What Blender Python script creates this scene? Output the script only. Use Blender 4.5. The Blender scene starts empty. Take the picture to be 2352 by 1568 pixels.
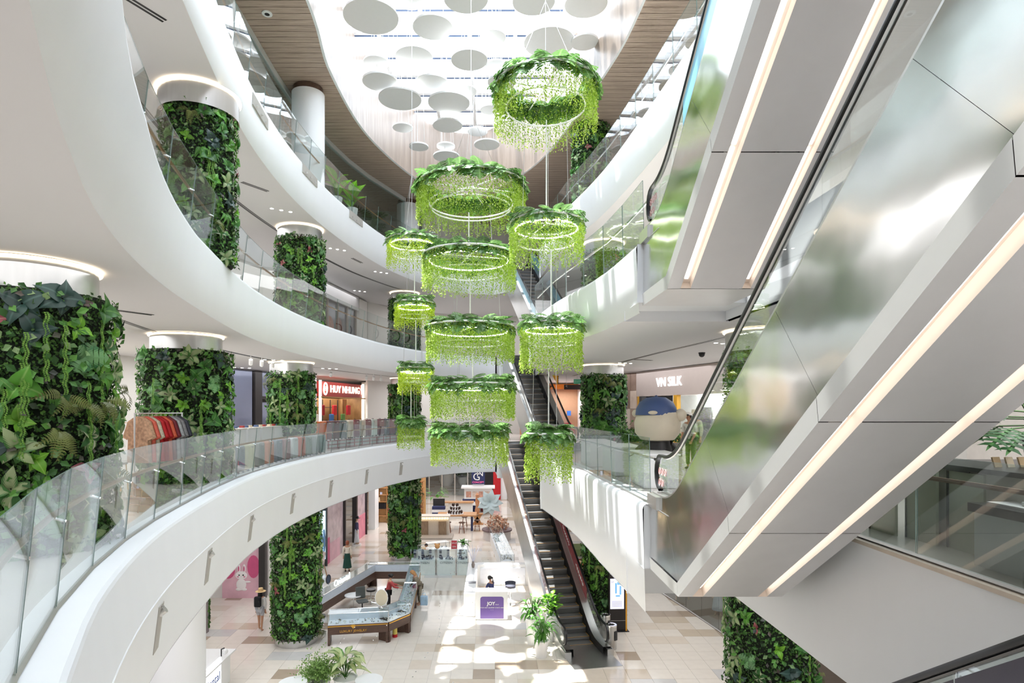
import bpy, bmesh, math, random
from mathutils import Vector, Matrix
from mathutils.geometry import tessellate_polygon
random.seed(7)
PI = math.pi
SC = bpy.context.scene
COL = SC.collection

# ------------------------------------------------------------------ camera
F, CX, CY, EYE = 1375.0, 1130.0, 940.0, 9.0      # focal length and principal point for a 2352x1568 frame
cam = bpy.data.cameras.new('camera'); camo = bpy.data.objects.new('camera', cam); COL.objects.link(camo)
camo.location = (0, 0, EYE); camo.rotation_euler = (PI/2, 0, 0)
cam.sensor_width = 36; cam.lens = F/2352*36
cam.shift_x = (1176-CX)/2352; cam.shift_y = (CY-784)/2352
cam.clip_start = 0.05; cam.clip_end = 300
SC.camera = camo

# ------------------------------------------------------------------ world, sun, exposure
w = bpy.data.worlds.new('sky'); SC.world = w; w.use_nodes = True
w.node_tree.nodes['Background'].inputs[0].default_value = (0.88, 0.94, 1.0, 1)
w.node_tree.nodes['Background'].inputs[1].default_value = 4.7
sl = bpy.data.lights.new('sun', 'SUN'); so = bpy.data.objects.new('sun', sl); COL.objects.link(so)
sl.energy = 11; sl.angle = math.radians(0.6); sl.color = (1.0, 0.965, 0.90)
so.rotation_euler = Vector((0.165, -0.05, -1)).to_track_quat('-Z', 'Y').to_euler()
SC.view_settings.view_transform = 'Standard'; SC.view_settings.look = 'None'
SC.view_settings.exposure = 0.71; SC.view_settings.gamma = 1; SC.view_settings.use_curve_mapping = False
SC.cycles.max_bounces = 8; SC.cycles.diffuse_bounces = 4; SC.cycles.glossy_bounces = 4
SC.cycles.transparent_max_bounces = 24; SC.cycles.transmission_bounces = 4
SC.cycles.caustics_reflective = False; SC.cycles.caustics_refractive = False
SC.cycles.use_denoising = True; SC.cycles.use_adaptive_sampling = True; SC.cycles.adaptive_threshold = .03; SC.cycles.sample_clamp_indirect = 6

def area(name, x, y, z, sx, sy, power, color=(1, 0.93, 0.86)):
    l = bpy.data.lights.new(name, 'AREA'); l.shape = 'RECTANGLE'; l.size = sx; l.size_y = sy
    l.energy = power; l.color = color
    o = bpy.data.objects.new(name, l); COL.objects.link(o); o.location = (x, y, z); return o
# the lamps of the galleries: the rows of ceiling downlights of each storey, gathered per bay, plus added fills
WARM = (0.975, 0.975, 1.0)
for nm, x, y, z, sx, sy, p in [
    ('lamps_ground_left', -9.6, 24, 5.05, 4, 24, 620), ('lamps_ground_back', -2.5, 50, 5.05, 14, 24, 1900),
    ('lamps_ground_right', 7.0, 20, 5.05, 3.6, 26, 720), ('lamps_ground_near', -8, 9, 5.05, 6, 8, 400),
    ('lamps_second_left', -10, 22, 10.8, 4, 30, 900), ('lamps_second_back', -1, 41, 10.8, 10, 6, 350),
    ('lamps_second_right', 7.4, 21, 10.8, 3, 26, 560), ('lamps_second_near', -7.5, 3, 10.8, 7, 10, 420),
    ('lamps_third_left', -10, 22, 15.9, 4, 30, 800), ('lamps_third_back', -1, 41, 15.9, 10, 6, 300),
    ('lamps_third_right', 7.4, 21, 15.9, 3, 26, 420), ('lamps_third_near', -7.5, 3, 15.9, 7, 10, 300),
    ('fill_second_counter', 7.6, 5, 10.8, 3, 7, 620), ('fill_red_shop', -10.0, 37.2, 10.3, 1.2, 4, 130), ('fill_boutique', -12.4, 16.5, 10.3, 1, 5, 110), ('fill_silk_shop', 9.9, 26.5, 9.9, 1.5, 5, 260), ('fill_gift_shop', 4.4, 41.6, 10.3, 3, 1, 140), ('fill_right_shop', 10.8, 25, 4.9, 2, 8, 160), ('fill_shelving_shop', -7.6, 46.4, 5.0, 3.5, 1.2, 170), ('lamps_fourth_left', -10.5, 22, 21.3, 3, 30, 500), ('lamps_fourth_right', 8.5, 20, 21.3, 3, 26, 300)]:  # counter and shop areas: unseen fill lights added to brighten dark spots
    area(nm, x, y, z, sx, sy, p*.47, WARM)

# ------------------------------------------------------------------ helpers
def lin(c): return c/12.92 if c <= .04045 else ((c+.055)/1.055)**2.4
def rgb(r, g, b): return (lin(r/255), lin(g/255), lin(b/255))
def at(px, py, d): return Vector(((px-CX)/F*d, d, EYE-(py-CY)/F*d))
def onz(px, py, z):
    d = F*(EYE-z)/(py-CY); return Vector(((px-CX)/F*d, d, z))

def tag(o, label=None, cat=None, group=None, kind=None):
    if label: o['label'] = label
    if cat: o['category'] = cat
    if group: o['group'] = group
    if kind: o['kind'] = kind
    return o
def thing(name, label, cat, loc=(0, 0, 0), rz=0, group=None):
    o = bpy.data.objects.new(name, None); COL.objects.link(o); o.empty_display_size = .1
    o.location = loc; o.rotation_euler = (0, 0, rz)
    return tag(o, label, cat, group)
def inst(name, me, parent, mat):
    o = bpy.data.objects.new(name, me); COL.objects.link(o); o.parent = parent; o.matrix_basis = mat; return o
def copy_tree(root, loc, rz=None, label=None, group=None):
    r = root.copy(); COL.objects.link(r); r.location = loc
    if rz is not None: r.rotation_euler = (0, 0, rz)
    if label: r['label'] = label
    if group: r['group'] = group
    for ch in list(root.children):
        c = ch.copy(); COL.objects.link(c); c.parent = r
        for g in list(ch.children):
            e = g.copy(); COL.objects.link(e); e.parent = c
    return r

class MB:
    def __init__(s): s.v = []; s.f = []; s.m = []; s.mi = 0
    def face(s, pts):
        n = len(s.v); s.v += [tuple(p) for p in pts]; s.f.append(tuple(range(n, n+len(pts)))); s.m.append(s.mi); return s
    def box(s, x, y, z, sx, sy, sz, rz=0, rx=0):
        """centre of the base at (x, y, z)"""
        c, q = math.cos(rz), math.sin(rz); n = len(s.v)
        for k in (0, 1):
            for a, b in ((-1, -1), (1, -1), (1, 1), (-1, 1)):
                dx, dy, dz = a*sx/2, b*sy/2, k*sz
                if rx: dy, dz = dy*math.cos(rx)-dz*math.sin(rx), dy*math.sin(rx)+dz*math.cos(rx)
                s.v.append((x+dx*c-dy*q, y+dx*q+dy*c, z+dz))
        for f in ((3, 2, 1, 0), (4, 5, 6, 7), (0, 1, 5, 4), (1, 2, 6, 5), (2, 3, 7, 6), (3, 0, 4, 7)):
            s.f.append(tuple(n+i for i in f)); s.m.append(s.mi)
        return s
    def hexa(s, a):
        """8 corners: four of the bottom, then four of the top"""
        n = len(s.v); s.v += [tuple(p) for p in a]
        for f in ((3, 2, 1, 0), (4, 5, 6, 7), (0, 1, 5, 4), (1, 2, 6, 5), (2, 3, 7, 6), (3, 0, 4, 7)):
            s.f.append(tuple(n+i for i in f)); s.m.append(s.mi)
        return s
    def prism(s, poly, z0, z1):
        n = len(s.v); k = len(poly)
        s.v += [(x, y, z0) for x, y in poly] + [(x, y, z1) for x, y in poly]
        s.f.append(tuple(range(n+k-1, n-1, -1))); s.f.append(tuple(range(n+k, n+2*k))); s.m += [s.mi]*2
        for i in range(k):
            j = (i+1) % k; s.f.append((n+i, n+j, n+k+j, n+k+i)); s.m.append(s.mi)
        return s
    def lathe(s, prof, x=0, y=0, z=0, n=20, a0=0, a1=2*PI):
        full = abs(a1-a0-2*PI) < 1e-6; cnt = n if full else n+1; b = len(s.v)
        for r, h in prof:
            for i in range(cnt):
                t = a0+(a1-a0)*i/n; s.v.append((x+r*math.cos(t), y+r*math.sin(t), z+h))
        for k in range(len(prof)-1):
            for i in range(n):
                j = (i+1) % cnt
                s.f.append((b+k*cnt+i, b+k*cnt+j, b+(k+1)*cnt+j, b+(k+1)*cnt+i)); s.m.append(s.mi)
        return s
    def cyl(s, x, y, z0, z1, r, n=16, r1=None):
        r1 = r if r1 is None else r1
        return s.lathe([(0.0005, z0), (r, z0), (r1, z1), (0.0005, z1)], x, y, 0, n)
    def tube(s, path, r, n=6, closed=False):
        P = [Vector(p) for p in path]; b = len(s.v); k = len(P)
        for i, p in enumerate(P):
            q0 = P[i-1] if (i or closed) else P[0]; q1 = P[(i+1) % k] if (i < k-1 or closed) else P[-1]
            t = (q1-q0).normalized(); u = t.cross(Vector((0, 0, 1)))
            if u.length < 1e-3: u = t.cross(Vector((0, 1, 0)))
            u.normalize(); w_ = u.cross(t)
            rr = r[i] if isinstance(r, (list, tuple)) else r
            for j in range(n):
                a = 2*PI*j/n; s.v.append(tuple(p+rr*(math.cos(a)*u+math.sin(a)*w_)))
        for i in range(k if closed else k-1):
            i2 = (i+1) % k
            for j in range(n):
                j2 = (j+1) % n; s.f.append((b+i*n+j, b+i*n+j2, b+i2*n+j2, b+i2*n+j)); s.m.append(s.mi)
        if not closed:
            s.f.append(tuple(b+j for j in reversed(range(n)))); s.f.append(tuple(b+(k-1)*n+j for j in range(n))); s.m += [s.mi]*2
        return s
    def ball(s, x, y, z, rx, ry=None, rz=None, n=14, m=9):
        ry = ry or rx; rz = rz or rx; b = len(s.v)
        for i in range(m+1):
            t = PI*i/m
            for j in range(n):
                a = 2*PI*j/n; s.v.append((x+rx*math.sin(t)*math.cos(a), y+ry*math.sin(t)*math.sin(a), z+rz*math.cos(t)))
        for i in range(m):
            for j in range(n):
                s.f.append((b+i*n+j, b+(i+1)*n+j, b+(i+1)*n+(j+1) % n, b+i*n+(j+1) % n)); s.m.append(s.mi)
        return s
    def strip(s, A, B):
        """quads between two polylines of the same length"""
        n = len(s.v); k = len(A); s.v += [tuple(p) for p in A]+[tuple(p) for p in B]
        for i in range(k-1): s.f.append((n+i, n+i+1, n+k+i+1, n+k+i)); s.m.append(s.mi)
        return s
    def mesh(s, name, mats, smooth=False, ang=None):
        me = bpy.data.meshes.new(name); me.from_pydata(s.v, [], s.f)
        for m in (mats if isinstance(mats, (list, tuple)) else [mats]): me.materials.append(m)
        if any(s.m): me.polygons.foreach_set('material_index', s.m)
        if smooth:
            me.polygons.foreach_set('use_smooth', [True]*len(s.f))
            if len(s.v) < 60000:
                bm = bmesh.new(); bm.from_mesh(me); bmesh.ops.remove_doubles(bm, verts=bm.verts, dist=1e-5)
                bm.to_mesh(me); bm.free()
            try: me.set_sharp_from_angle(angle=ang or math.radians(38))
            except Exception: pass
        me.update(); return me
    def build(s, name, mats, parent=None, smooth=False, world=False, bevel=0, ang=None):
        o = bpy.data.objects.new(name, s.mesh(name, mats, smooth, ang)); COL.objects.link(o)
        if parent is not None:
            o.parent = parent
            if world: o.matrix_parent_inverse = parent.matrix_basis.inverted()
        if bevel:
            b = o.modifiers.new('b', 'BEVEL'); b.width = bevel; b.segments = 2; b.limit_method = 'ANGLE'
        return o

def smooth_path(pts, step=0.4, closed=False):
    P = [Vector((p[0], p[1])) for p in pts]; out = []; k = len(P)
    for i in range(k if closed else k-1):
        if closed: p0, p1, p2, p3 = P[i-1], P[i], P[(i+1) % k], P[(i+2) % k]
        else: p0, p1, p2, p3 = P[max(i-1, 0)], P[i], P[i+1], P[min(i+2, k-1)]
        n = max(1, int((p2-p1).length/step))
        for j in range(n):
            t = j/n
            out.append(0.5*((2*p1)+(-p0+p2)*t+(2*p0-5*p1+4*p2-p3)*t*t+(-p0+3*p1-3*p2+p3)*t**3))
    if not closed: out.append(P[-1])
    return [(p.x, p.y) for p in out]
def resample(pts, step):
    P = [Vector(p) for p in pts]; L = [0]
    for a, b in zip(P, P[1:]): L.append(L[-1]+(b-a).length)
    n = max(1, round(L[-1]/step)); out = []; j = 0
    for i in range(n+1):
        t = L[-1]*i/n
        while j < len(P)-2 and L[j+1] < t: j += 1
        a = (t-L[j])/max(1e-9, L[j+1]-L[j]); out.append(P[j].lerp(P[j+1], a))
    return out
def normals2(P, side):
    """unit normals of a plan polyline; side=+1: to the right of travel"""
    N = []
    for i in range(len(P)):
        a = Vector(P[max(0, i-1)]); b = Vector(P[min(len(P)-1, i+1)]); t = (b-a).normalized()
        N.append(Vector((t.y, -t.x))*side)
    return N

# ------------------------------------------------------------------ materials
MATS = {}
def M(name, col, rough=.5, metal=0.0, noise=.04, scale=6.0, spec=.5, emit=None, es=0.0, bump=0.0, bscale=20, alpha=None, stretch=None):
    if name in MATS: return MATS[name]
    m = bpy.data.materials.new(name); m.use_nodes = True; nt = m.node_tree; b = nt.nodes['Principled BSDF']
    b.inputs['Roughness'].default_value = rough; b.inputs['Metallic'].default_value = metal
    b.inputs['Specular IOR Level'].default_value = spec
    tc = nt.nodes.new('ShaderNodeTexCoord'); mp = nt.nodes.new('ShaderNodeMapping')
    nt.links.new(tc.outputs['Object'], mp.inputs[0])
    if stretch: mp.inputs['Scale'].default_value = stretch
    if noise:
        nz = nt.nodes.new('ShaderNodeTexNoise'); nz.inputs['Scale'].default_value = scale; nz.inputs['Detail'].default_value = 4
        nt.links.new(mp.outputs[0], nz.inputs['Vector'])
        mx = nt.nodes.new('ShaderNodeMix'); mx.data_type = 'RGBA'
        mx.inputs[6].default_value = tuple(max(0, c*(1-noise*2)) for c in col)+(1,)
        mx.inputs[7].default_value = tuple(min(1, c*(1+noise*2)) for c in col)+(1,)
        nt.links.new(nz.outputs[0], mx.inputs[0]); nt.links.new(mx.outputs[2], b.inputs['Base Color'])
    else: b.inputs['Base Color'].default_value = col+(1,)
    if emit: b.inputs['Emission Color'].default_value = emit+(1,); b.inputs['Emission Strength'].default_value = es
    if bump:
        n2 = nt.nodes.new('ShaderNodeTexNoise'); n2.inputs['Scale'].default_value = bscale; n2.inputs['Detail'].default_value = 1.5
        nt.links.new(mp.outputs[0], n2.inputs['Vector'])
        bp = nt.nodes.new('ShaderNodeBump'); bp.inputs['Strength'].default_value = bump; bp.inputs['Distance'].default_value = .1
        nt.links.new(n2.outputs[0], bp.inputs['Height']); nt.links.new(bp.outputs[0], b.inputs['Normal'])
    MATS[name] = m; return m
def glass(name, tint, refl=.5, rough=.0, base=.04):
    if name in MATS: return MATS[name]
    m = bpy.data.materials.new(name); m.use_nodes = True; nt = m.node_tree; nt.nodes.remove(nt.nodes['Principled BSDF'])
    out = nt.nodes['Material Output']; t = nt.nodes.new('ShaderNodeBsdfTransparent'); t.inputs[0].default_value = tint+(1,)
    g = nt.nodes.new('ShaderNodeBsdfGlossy'); g.inputs['Roughness'].default_value = rough; g.inputs[0].default_value = (1, 1, 1, 1)
    lw = nt.nodes.new('ShaderNodeLayerWeight'); lw.inputs[0].default_value = .5
    p = nt.nodes.new('ShaderNodeMath'); p.operation = 'POWER'; p.inputs[1].default_value = 3.0
    k = nt.nodes.new('ShaderNodeMath'); k.operation = 'MULTIPLY_ADD'; k.inputs[1].default_value = refl; k.inputs[2].default_value = base
    mx = nt.nodes.new('ShaderNodeMixShader')
    nt.links.new(lw.outputs['Facing'], p.inputs[0]); nt.links.new(p.outputs[0], k.inputs[0]); nt.links.new(k.outputs[0], mx.inputs[0])
    nt.links.new(t.outputs[0], mx.inputs[1]); nt.links.new(g.outputs[0], mx.inputs[2]); nt.links.new(mx.outputs[0], out.inputs[0])
    MATS[name] = m; return m
def leafmat(name, a, b, pattern='vein', trans=.35, rough=.4):
    """a: blade, b: veins or margins; slight change from leaf to leaf"""
    if name in MATS: return MATS[name]
    m = bpy.data.materials.new(name); m.use_nodes = True; nt = m.node_tree; N = nt.nodes; L = nt.links; P = N['Principled BSDF']
    P.inputs['Roughness'].default_value = rough; P.inputs['Specular IOR Level'].default_value = .45
    uv = N.new('ShaderNodeUVMap'); sp = N.new('ShaderNodeSeparateXYZ'); L.new(uv.outputs[0], sp.inputs[0])
    ab = N.new('ShaderNodeMath'); ab.operation = 'SUBTRACT'; ab.inputs[1].default_value = .5; L.new(sp.outputs[0], ab.inputs[0])
    a2 = N.new('ShaderNodeMath'); a2.operation = 'ABSOLUTE'; L.new(ab.outputs[0], a2.inputs[0])
    cr = N.new('ShaderNodeValToRGB'); L.new(a2.outputs[0], cr.inputs[0])
    if pattern == 'vein':
        cr.color_ramp.elements[0].position = .0; cr.color_ramp.elements[0].color = b+(1,)
        cr.color_ramp.elements[1].position = .07; cr.color_ramp.elements[1].color = a+(1,)
    elif pattern == 'margin':
        cr.color_ramp.elements[0].position = .24; cr.color_ramp.elements[0].color = a+(1,)
        cr.color_ramp.elements[1].position = .40; cr.color_ramp.elements[1].color = b+(1,)
    if pattern == 'feather':                      # slanting bands either side of the midrib
        md = N.new('ShaderNodeMath'); md.operation = 'MULTIPLY_ADD'; md.inputs[1].default_value = -1.6; L.new(a2.outputs[0], md.inputs[0]); L.new(sp.outputs[1], md.inputs[2])
        sn = N.new('ShaderNodeMath'); sn.operation = 'MULTIPLY'; sn.inputs[1].default_value = 40; L.new(md.outputs[0], sn.inputs[0])
        s2 = N.new('ShaderNodeMath'); s2.operation = 'SINE'; L.new(sn.outputs[0], s2.inputs[0])
        s3 = N.new('ShaderNodeMath'); s3.operation = 'MULTIPLY_ADD'; s3.inputs[1].default_value = .06; L.new(s2.outputs[0], s3.inputs[0]); L.new(a2.outputs[0], s3.inputs[2])
        L.new(s3.outputs[0], cr.inputs[0])
        cr.color_ramp.elements[0].position = .24; cr.color_ramp.elements[0].color = b+(1,)
        cr.color_ramp.elements[1].position = .38; cr.color_ramp.elements[1].color = a+(1,)
    oi = N.new('ShaderNodeObjectInfo'); hs = N.new('ShaderNodeHueSaturation')
    mr = N.new('ShaderNodeMapRange'); mr.inputs[3].default_value = .65; mr.inputs[4].default_value = 1.3; L.new(oi.outputs['Random'], mr.inputs[0])
    L.new(mr.outputs[0], hs.inputs['Value']); L.new(cr.outputs[0], hs.inputs['Color']); L.new(hs.outputs[0], P.inputs['Base Color'])
    tr = N.new('ShaderNodeBsdfTranslucent'); L.new(hs.outputs[0], tr.inputs[0]); mx = N.new('ShaderNodeMixShader'); mx.inputs[0].default_value = trans
    L.new(P.outputs[0], mx.inputs[1]); L.new(tr.outputs[0], mx.inputs[2]); L.new(mx.outputs[0], N['Material Output'].inputs[0])
    MATS[name] = m; return m
def islandmat(name, cols, trans=.4, rough=.5):
    """small leaves: colour picked leaf by leaf"""
    if name in MATS: return MATS[name]
    m = bpy.data.materials.new(name); m.use_nodes = True; nt = m.node_tree; N = nt.nodes; L = nt.links; P = N['Principled BSDF']
    P.inputs['Roughness'].default_value = rough
    g = N.new('ShaderNodeNewGeometry'); cr = N.new('ShaderNodeValToRGB'); L.new(g.outputs['Random Per Island'], cr.inputs[0])
    e = cr.color_ramp.elements; e[0].position = 0; e[0].color = cols[0]+(1,); e[1].position = 1; e[1].color = cols[-1]+(1,)
    for i, c in enumerate(cols[1:-1]): x = e.new((i+1)/(len(cols)-1)); x.color = c+(1,)
    L.new(cr.outputs[0], P.inputs['Base Color'])
    tr = N.new('ShaderNodeBsdfTranslucent'); L.new(cr.outputs[0], tr.inputs[0]); mx = N.new('ShaderNodeMixShader'); mx.inputs[0].default_value = trans
    L.new(P.outputs[0], mx.inputs[1]); L.new(tr.outputs[0], mx.inputs[2]); L.new(mx.outputs[0], N['Material Output'].inputs[0])
    MATS[name] = m; return m
def woodmat(name, a, b, stretch=(1, 1, 1), rough=.45, scale=3.0):
    if name in MATS: return MATS[name]
    m = bpy.data.materials.new(name); m.use_nodes = True; nt = m.node_tree; N = nt.nodes; L = nt.links; P = N['Principled BSDF']
    P.inputs['Roughness'].default_value = rough
    tc = N.new('ShaderNodeTexCoord'); mp = N.new('ShaderNodeMapping'); mp.inputs['Scale'].default_value = stretch; L.new(tc.outputs['Object'], mp.inputs[0])
    nz = N.new('ShaderNodeTexNoise'); nz.inputs['Scale'].default_value = scale; nz.inputs['Detail'].default_value = 6; nz.inputs['Roughness'].default_value = .65
    L.new(mp.outputs[0], nz.inputs['Vector']); cr = N.new('ShaderNodeValToRGB'); L.new(nz.outputs[0], cr.inputs[0])
    cr.color_ramp.elements[0].position = .3; cr.color_ramp.elements[0].color = a+(1,); cr.color_ramp.elements[1].position = .7; cr.color_ramp.elements[1].color = b+(1,)
    L.new(cr.outputs[0], P.inputs['Base Color']); MATS[name] = m; return m
def glow(name, col, s):
    if name in MATS: return MATS[name]
    m = M(name, col, .5, noise=0, emit=col, es=s); return m

WHITE = M('white_paint', (.87, .885, .905), .42, noise=.012, scale=1.5, stretch=(1, 1, .15))
CEIL = M('ceiling_paint', (.735, .725, .735), .7, noise=.01, scale=.6)
WALL = M('wall_paint', (.78, .76, .73), .6, noise=.02, scale=1)
PLAST = M('white_plastic', (.86, .86, .86), .3, noise=.01)
STEEL = M('brushed_steel', (.82, .82, .805), .14, 1.0, noise=.03, scale=2, bump=.22, bscale=.8, stretch=(1, 1, 1.3))
STEEL2 = M('satin_steel', (.62, .62, .61), .33, 1.0, noise=.04, scale=12, stretch=(1, 1, .1))
CHROME = M('chrome', (.8, .8, .8), .12, 1.0, noise=.01)
SOFFIT = M('grey_soffit_metal', (.84, .835, .85), .38, .1, noise=.02, scale=3)
BAND = M('pale_grey_trim', rgb(205, 205, 202), .4, .1, noise=.01)
BLACK = M('black_rubber', (.012, .012, .014), .3, noise=.1)
DARK = M('dark_metal', (.03, .03, .033), .4, .3, noise=.05)
STEPM = M('step_metal', (.17, .168, .165), .45, .35, noise=.1, scale=30, stretch=(6, 1, 1))
YEL = M('yellow_edge', rgb(225, 160, 40), .5, noise=.05)
GLASS = glass('rail_glass', (.905, .935, .93), .46, base=.05)
GLASSD = glass('tinted_glass', (.74, .79, .78), .5, base=.06)
GLASSR = glass('rail_glass_soft', (.91, .94, .935), .34, base=.035)
CLEAR = glass('clear_glass', (.95, .975, .975), .4, base=.03)
SKYG = glass('skylight_glass', (.96, .98, 1.0), .1, base=.01)
GEDGE = M('glass_edge', rgb(128, 148, 143), .2, noise=.05)
LED = glow('led_warm', (1.0, .96, .91), 1.35)
LEDW = glow('led_white', (1.0, .98, .94), 6)
COVE = glow('cove_light', (1.0, .84, .62), 2.6)
CREAM = M('cream_channel', rgb(246, 235, 225), .6, noise=.01)
BROWN = woodmat('dark_walnut', rgb(70, 50, 42), rgb(104, 78, 66), (1, 6, 12), .4)
OAK = woodmat('oak', rgb(165, 115, 70), rgb(205, 155, 105), (2, 8, 8), .45)
WOODC = woodmat('ceiling_wood', rgb(164, 143, 128), rgb(204, 182, 164), (.5, 7, 1), .5, 2.2)
REVEAL = woodmat('reveal_veneer', rgb(138, 124, 112), rgb(168, 152, 140), (3, 3, .3), .35, 1.2)
BRASS = M('brass', rgb(170, 130, 80), .3, .9, noise=.05)
GOLD = M('gold', rgb(235, 180, 80), .3, .7, noise=.03)
NAVY = M('navy', rgb(40, 48, 92), .6, noise=.05)
RED = M('red_cloth', rgb(190, 25, 35), .7, noise=.1)
# ------------------------------------------------------------------ plan of the atrium (x, depth)
LC = smooth_path([(-.35, -3), (-.45, -1), (-.75, .5), (-1.65, 2.0), (-2.15, 2.78), (-2.73, 3.73), (-3.19, 4.56), (-3.73, 5.6), (-4.35, 7.08), (-4.93, 8.8), (-5.42, 10.7), (-6.08, 13.8),
                  (-6.48, 16.4), (-6.66, 19.5), (-6.55, 22.5), (-6.2, 25.5), (-5.55, 29), (-4.8, 31.5), (-3.5, 34.4), (-1.8, 36.3), (0.2, 36.9)], .45)
R2 = smooth_path([(2.9, 11.3), (2.86, 12.6), (2.77, 14), (2.5, 19), (1.94, 23.2)], .5)
R3 = smooth_path([(2.9, 11.8), (2.86, 12.6), (2.62, 15), (1.9, 18.6), (1.5, 22)], .5)
R4 = smooth_path([(5.0, -3), (5.0, 8), (4.75, 13.9), (4.1, 21.1), (3.0, 27), (2.6, 32)], .5)
Z2, Z3, Z4, ZW = 7.2, 12.25, 17.6, 21.5           # floors of the storeys above, timber ceiling
C1, C2, C3 = 5.15, 10.9, 16.05                    # ceilings below them
END2 = [(2.15, 26), (2.6, 30), (2.5, 33.8), (0.35, 33.6)]
END3 = [(1.7, 27), (2.5, 30.5), (2.5, 35.9), (0.5, 35.7)]
END4 = [(2.9, 36.2), (1.0, 36.0)]
V2 = LC + END2[::-1] + R2[::-1] + [(5, 11.3), (5, -3)]
V3 = LC + END3[::-1] + R3[::-1] + [(5, 11.8), (5, -3)]
V4 = LC + END4[::-1] + R4[::-1]
VC1 = LC + END2[::-1] + R2[:1:-1] + [(2.86, 12.6), (5, 12.6), (5, -3)]
VC2 = LC + END3[::-1] + R3[:1:-1] + [(2.86, 12.8), (5, 12.8), (5, -3)]
OUT = [(-17, -5), (13, -5), (13, 80), (-17, 80)]
def plate(name, hole, z, mat, up):
    hv = [Vector((x, y, 0)) for x, y in hole]; ov = [Vector((x, y, 0)) for x, y in OUT]
    tris = tessellate_polygon([ov, hv]); P = ov+hv; mb = MB(); mb.v = [(p.x, p.y, z) for p in P]
    for t in tris:
        a, b, c = P[t[0]], P[t[1]], P[t[2]]
        if ((b-a).cross(c-a).z > 0) != up: t = (t[0], t[2], t[1])
        mb.f.append(tuple(t)); mb.m.append(0)
    o = mb.build(name, mat); tag(o, kind='structure'); return o
FLOORM = M('polished_floor', rgb(205, 198, 190), .16, noise=.03)
plate('floor_upper', V2, Z2, FLOORM, True); plate('floor_upper', V3, Z3, FLOORM, True); plate('floor_upper', V4, Z4, FLOORM, True)
plate('ceiling_lower', VC1, C1, CEIL, False); plate('ceiling_lower', VC2, C2, CEIL, False); plate('ceiling_lower', V4, C3, CEIL, False)

def fascia(name, path, side, z0, z1, lean=None, mat=None, ridge=None):
    """a curved white band with a rounded top edge that carries on as a sill behind it"""
    N = normals2(path, side); mb = MB()
    prof = [(-.02, z0), (0, z0+.02), (.03, (z0+z1)/2), (.06, z1-.09), (.045, z1-.03), (.0, z1+.012), (-.45, z1+.012)]
    if ridge: prof = [(-.02, z0), (0, z0+.02), (.13, ridge-.012), (.14, ridge), (.13, ridge+.012), (.05, z1-.06), (.035, z1-.02), (.0, z1+.012), (-.45, z1+.012)]
    for (o0, h0), (o1, h1) in zip(prof, prof[1:]):
        k = lambda p, n, o, h: (p[0]+n.x*(o+(lean(p) if lean else 0)*(h-z0)/(z1-z0)), p[1]+n.y*(o+(lean(p) if lean else 0)*(h-z0)/(z1-z0)), h)
        mb.strip([k(p, n, o0, h0) for p, n in zip(path, N)], [k(p, n, o1, h1) for p, n in zip(path, N)])
    o = mb.build(name, mat or WHITE, smooth=True, ang=math.radians(9) if ridge else math.radians(50)); tag(o, kind='structure'); return o
def band(name, pts, z0, z1, mat=None, t=.12):
    """upright straight wall pieces along a polyline"""
    mb = MB()
    for a, b in zip(pts, pts[1:]):
        a = Vector(a); b = Vector(b); n = (b-a).normalized(); n = Vector((n.y, -n.x))*t/2
        mb.hexa([(a.x-n.x, a.y-n.y, z0), (b.x-n.x, b.y-n.y, z0), (b.x+n.x, b.y+n.y, z0), (a.x+n.x, a.y+n.y, z0),
                 (a.x-n.x, a.y-n.y, z1), (b.x-n.x, b.y-n.y, z1), (b.x+n.x, b.y+n.y, z1), (a.x+n.x, a.y+n.y, z1)])
    o = mb.build(name, mat or WHITE); tag(o, kind='structure'); return o
fascia('trim_2', LC, 1, C1, Z2, ridge=6.35); fascia('trim_3', LC, 1, C2, Z3, lambda p: .28*max(0, min(1, (11-p[1])/4.5))); fascia('trim_4', LC, 1, C3, Z4)
fascia('trim_5', R2, -1, C1, Z2); fascia('trim_6', R3, -1, C2, Z3); fascia('trim_7', R4, -1, C3, Z4)
band('trim_8', [(0.35, 36.9)]+END2[::-1]+[(1.94, 23.2)], C1, Z2); band('trim_9', [(0.35, 36.9)]+END3[::-1]+[(1.5, 22)], C2, Z3)
band('trim_10', [(0.2, 36.9)]+END4[::-1]+[(2.6, 32)], C3, Z4)
# the landings of the near pair of escalators: upright front, underside, set-back wall below
def landing(nm, y0, yb, zb, zf, zc):
    mb = MB()
    mb.face([(5.06, y0, zb), (2.86, y0, zb), (2.86, y0, zf), (5.06, y0, zf)])
    mb.face([(2.86, y0, zb), (5.06, y0, zb), (5.06, yb, zb), (2.86, yb, zb)])
    mb.face([(2.83, yb, zc-.02), (5.06, yb, zc-.02), (5.06, yb, zb), (2.83, yb, zb)])
    tag(mb.build(nm, WHITE), kind='structure')
landing('trim_11', 11.28, 12.6, 6.0, Z2, C1); landing('trim_12', 11.78, 12.8, 11.1, Z3, C2)
band('trim_13', [(5.06, -3), (5.06, 12.7)], C1, Z2); band('trim_14', [(5.06, -3), (5.06, 12.9)], C2, Z3)
mb = MB(); mb.box(5.02, 4.1, Z2, .2, 14.4, .05); tag(mb.build('trim_15', M('travertine_sill', rgb(206, 192, 176), .35, noise=.08)), kind='structure')

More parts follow.
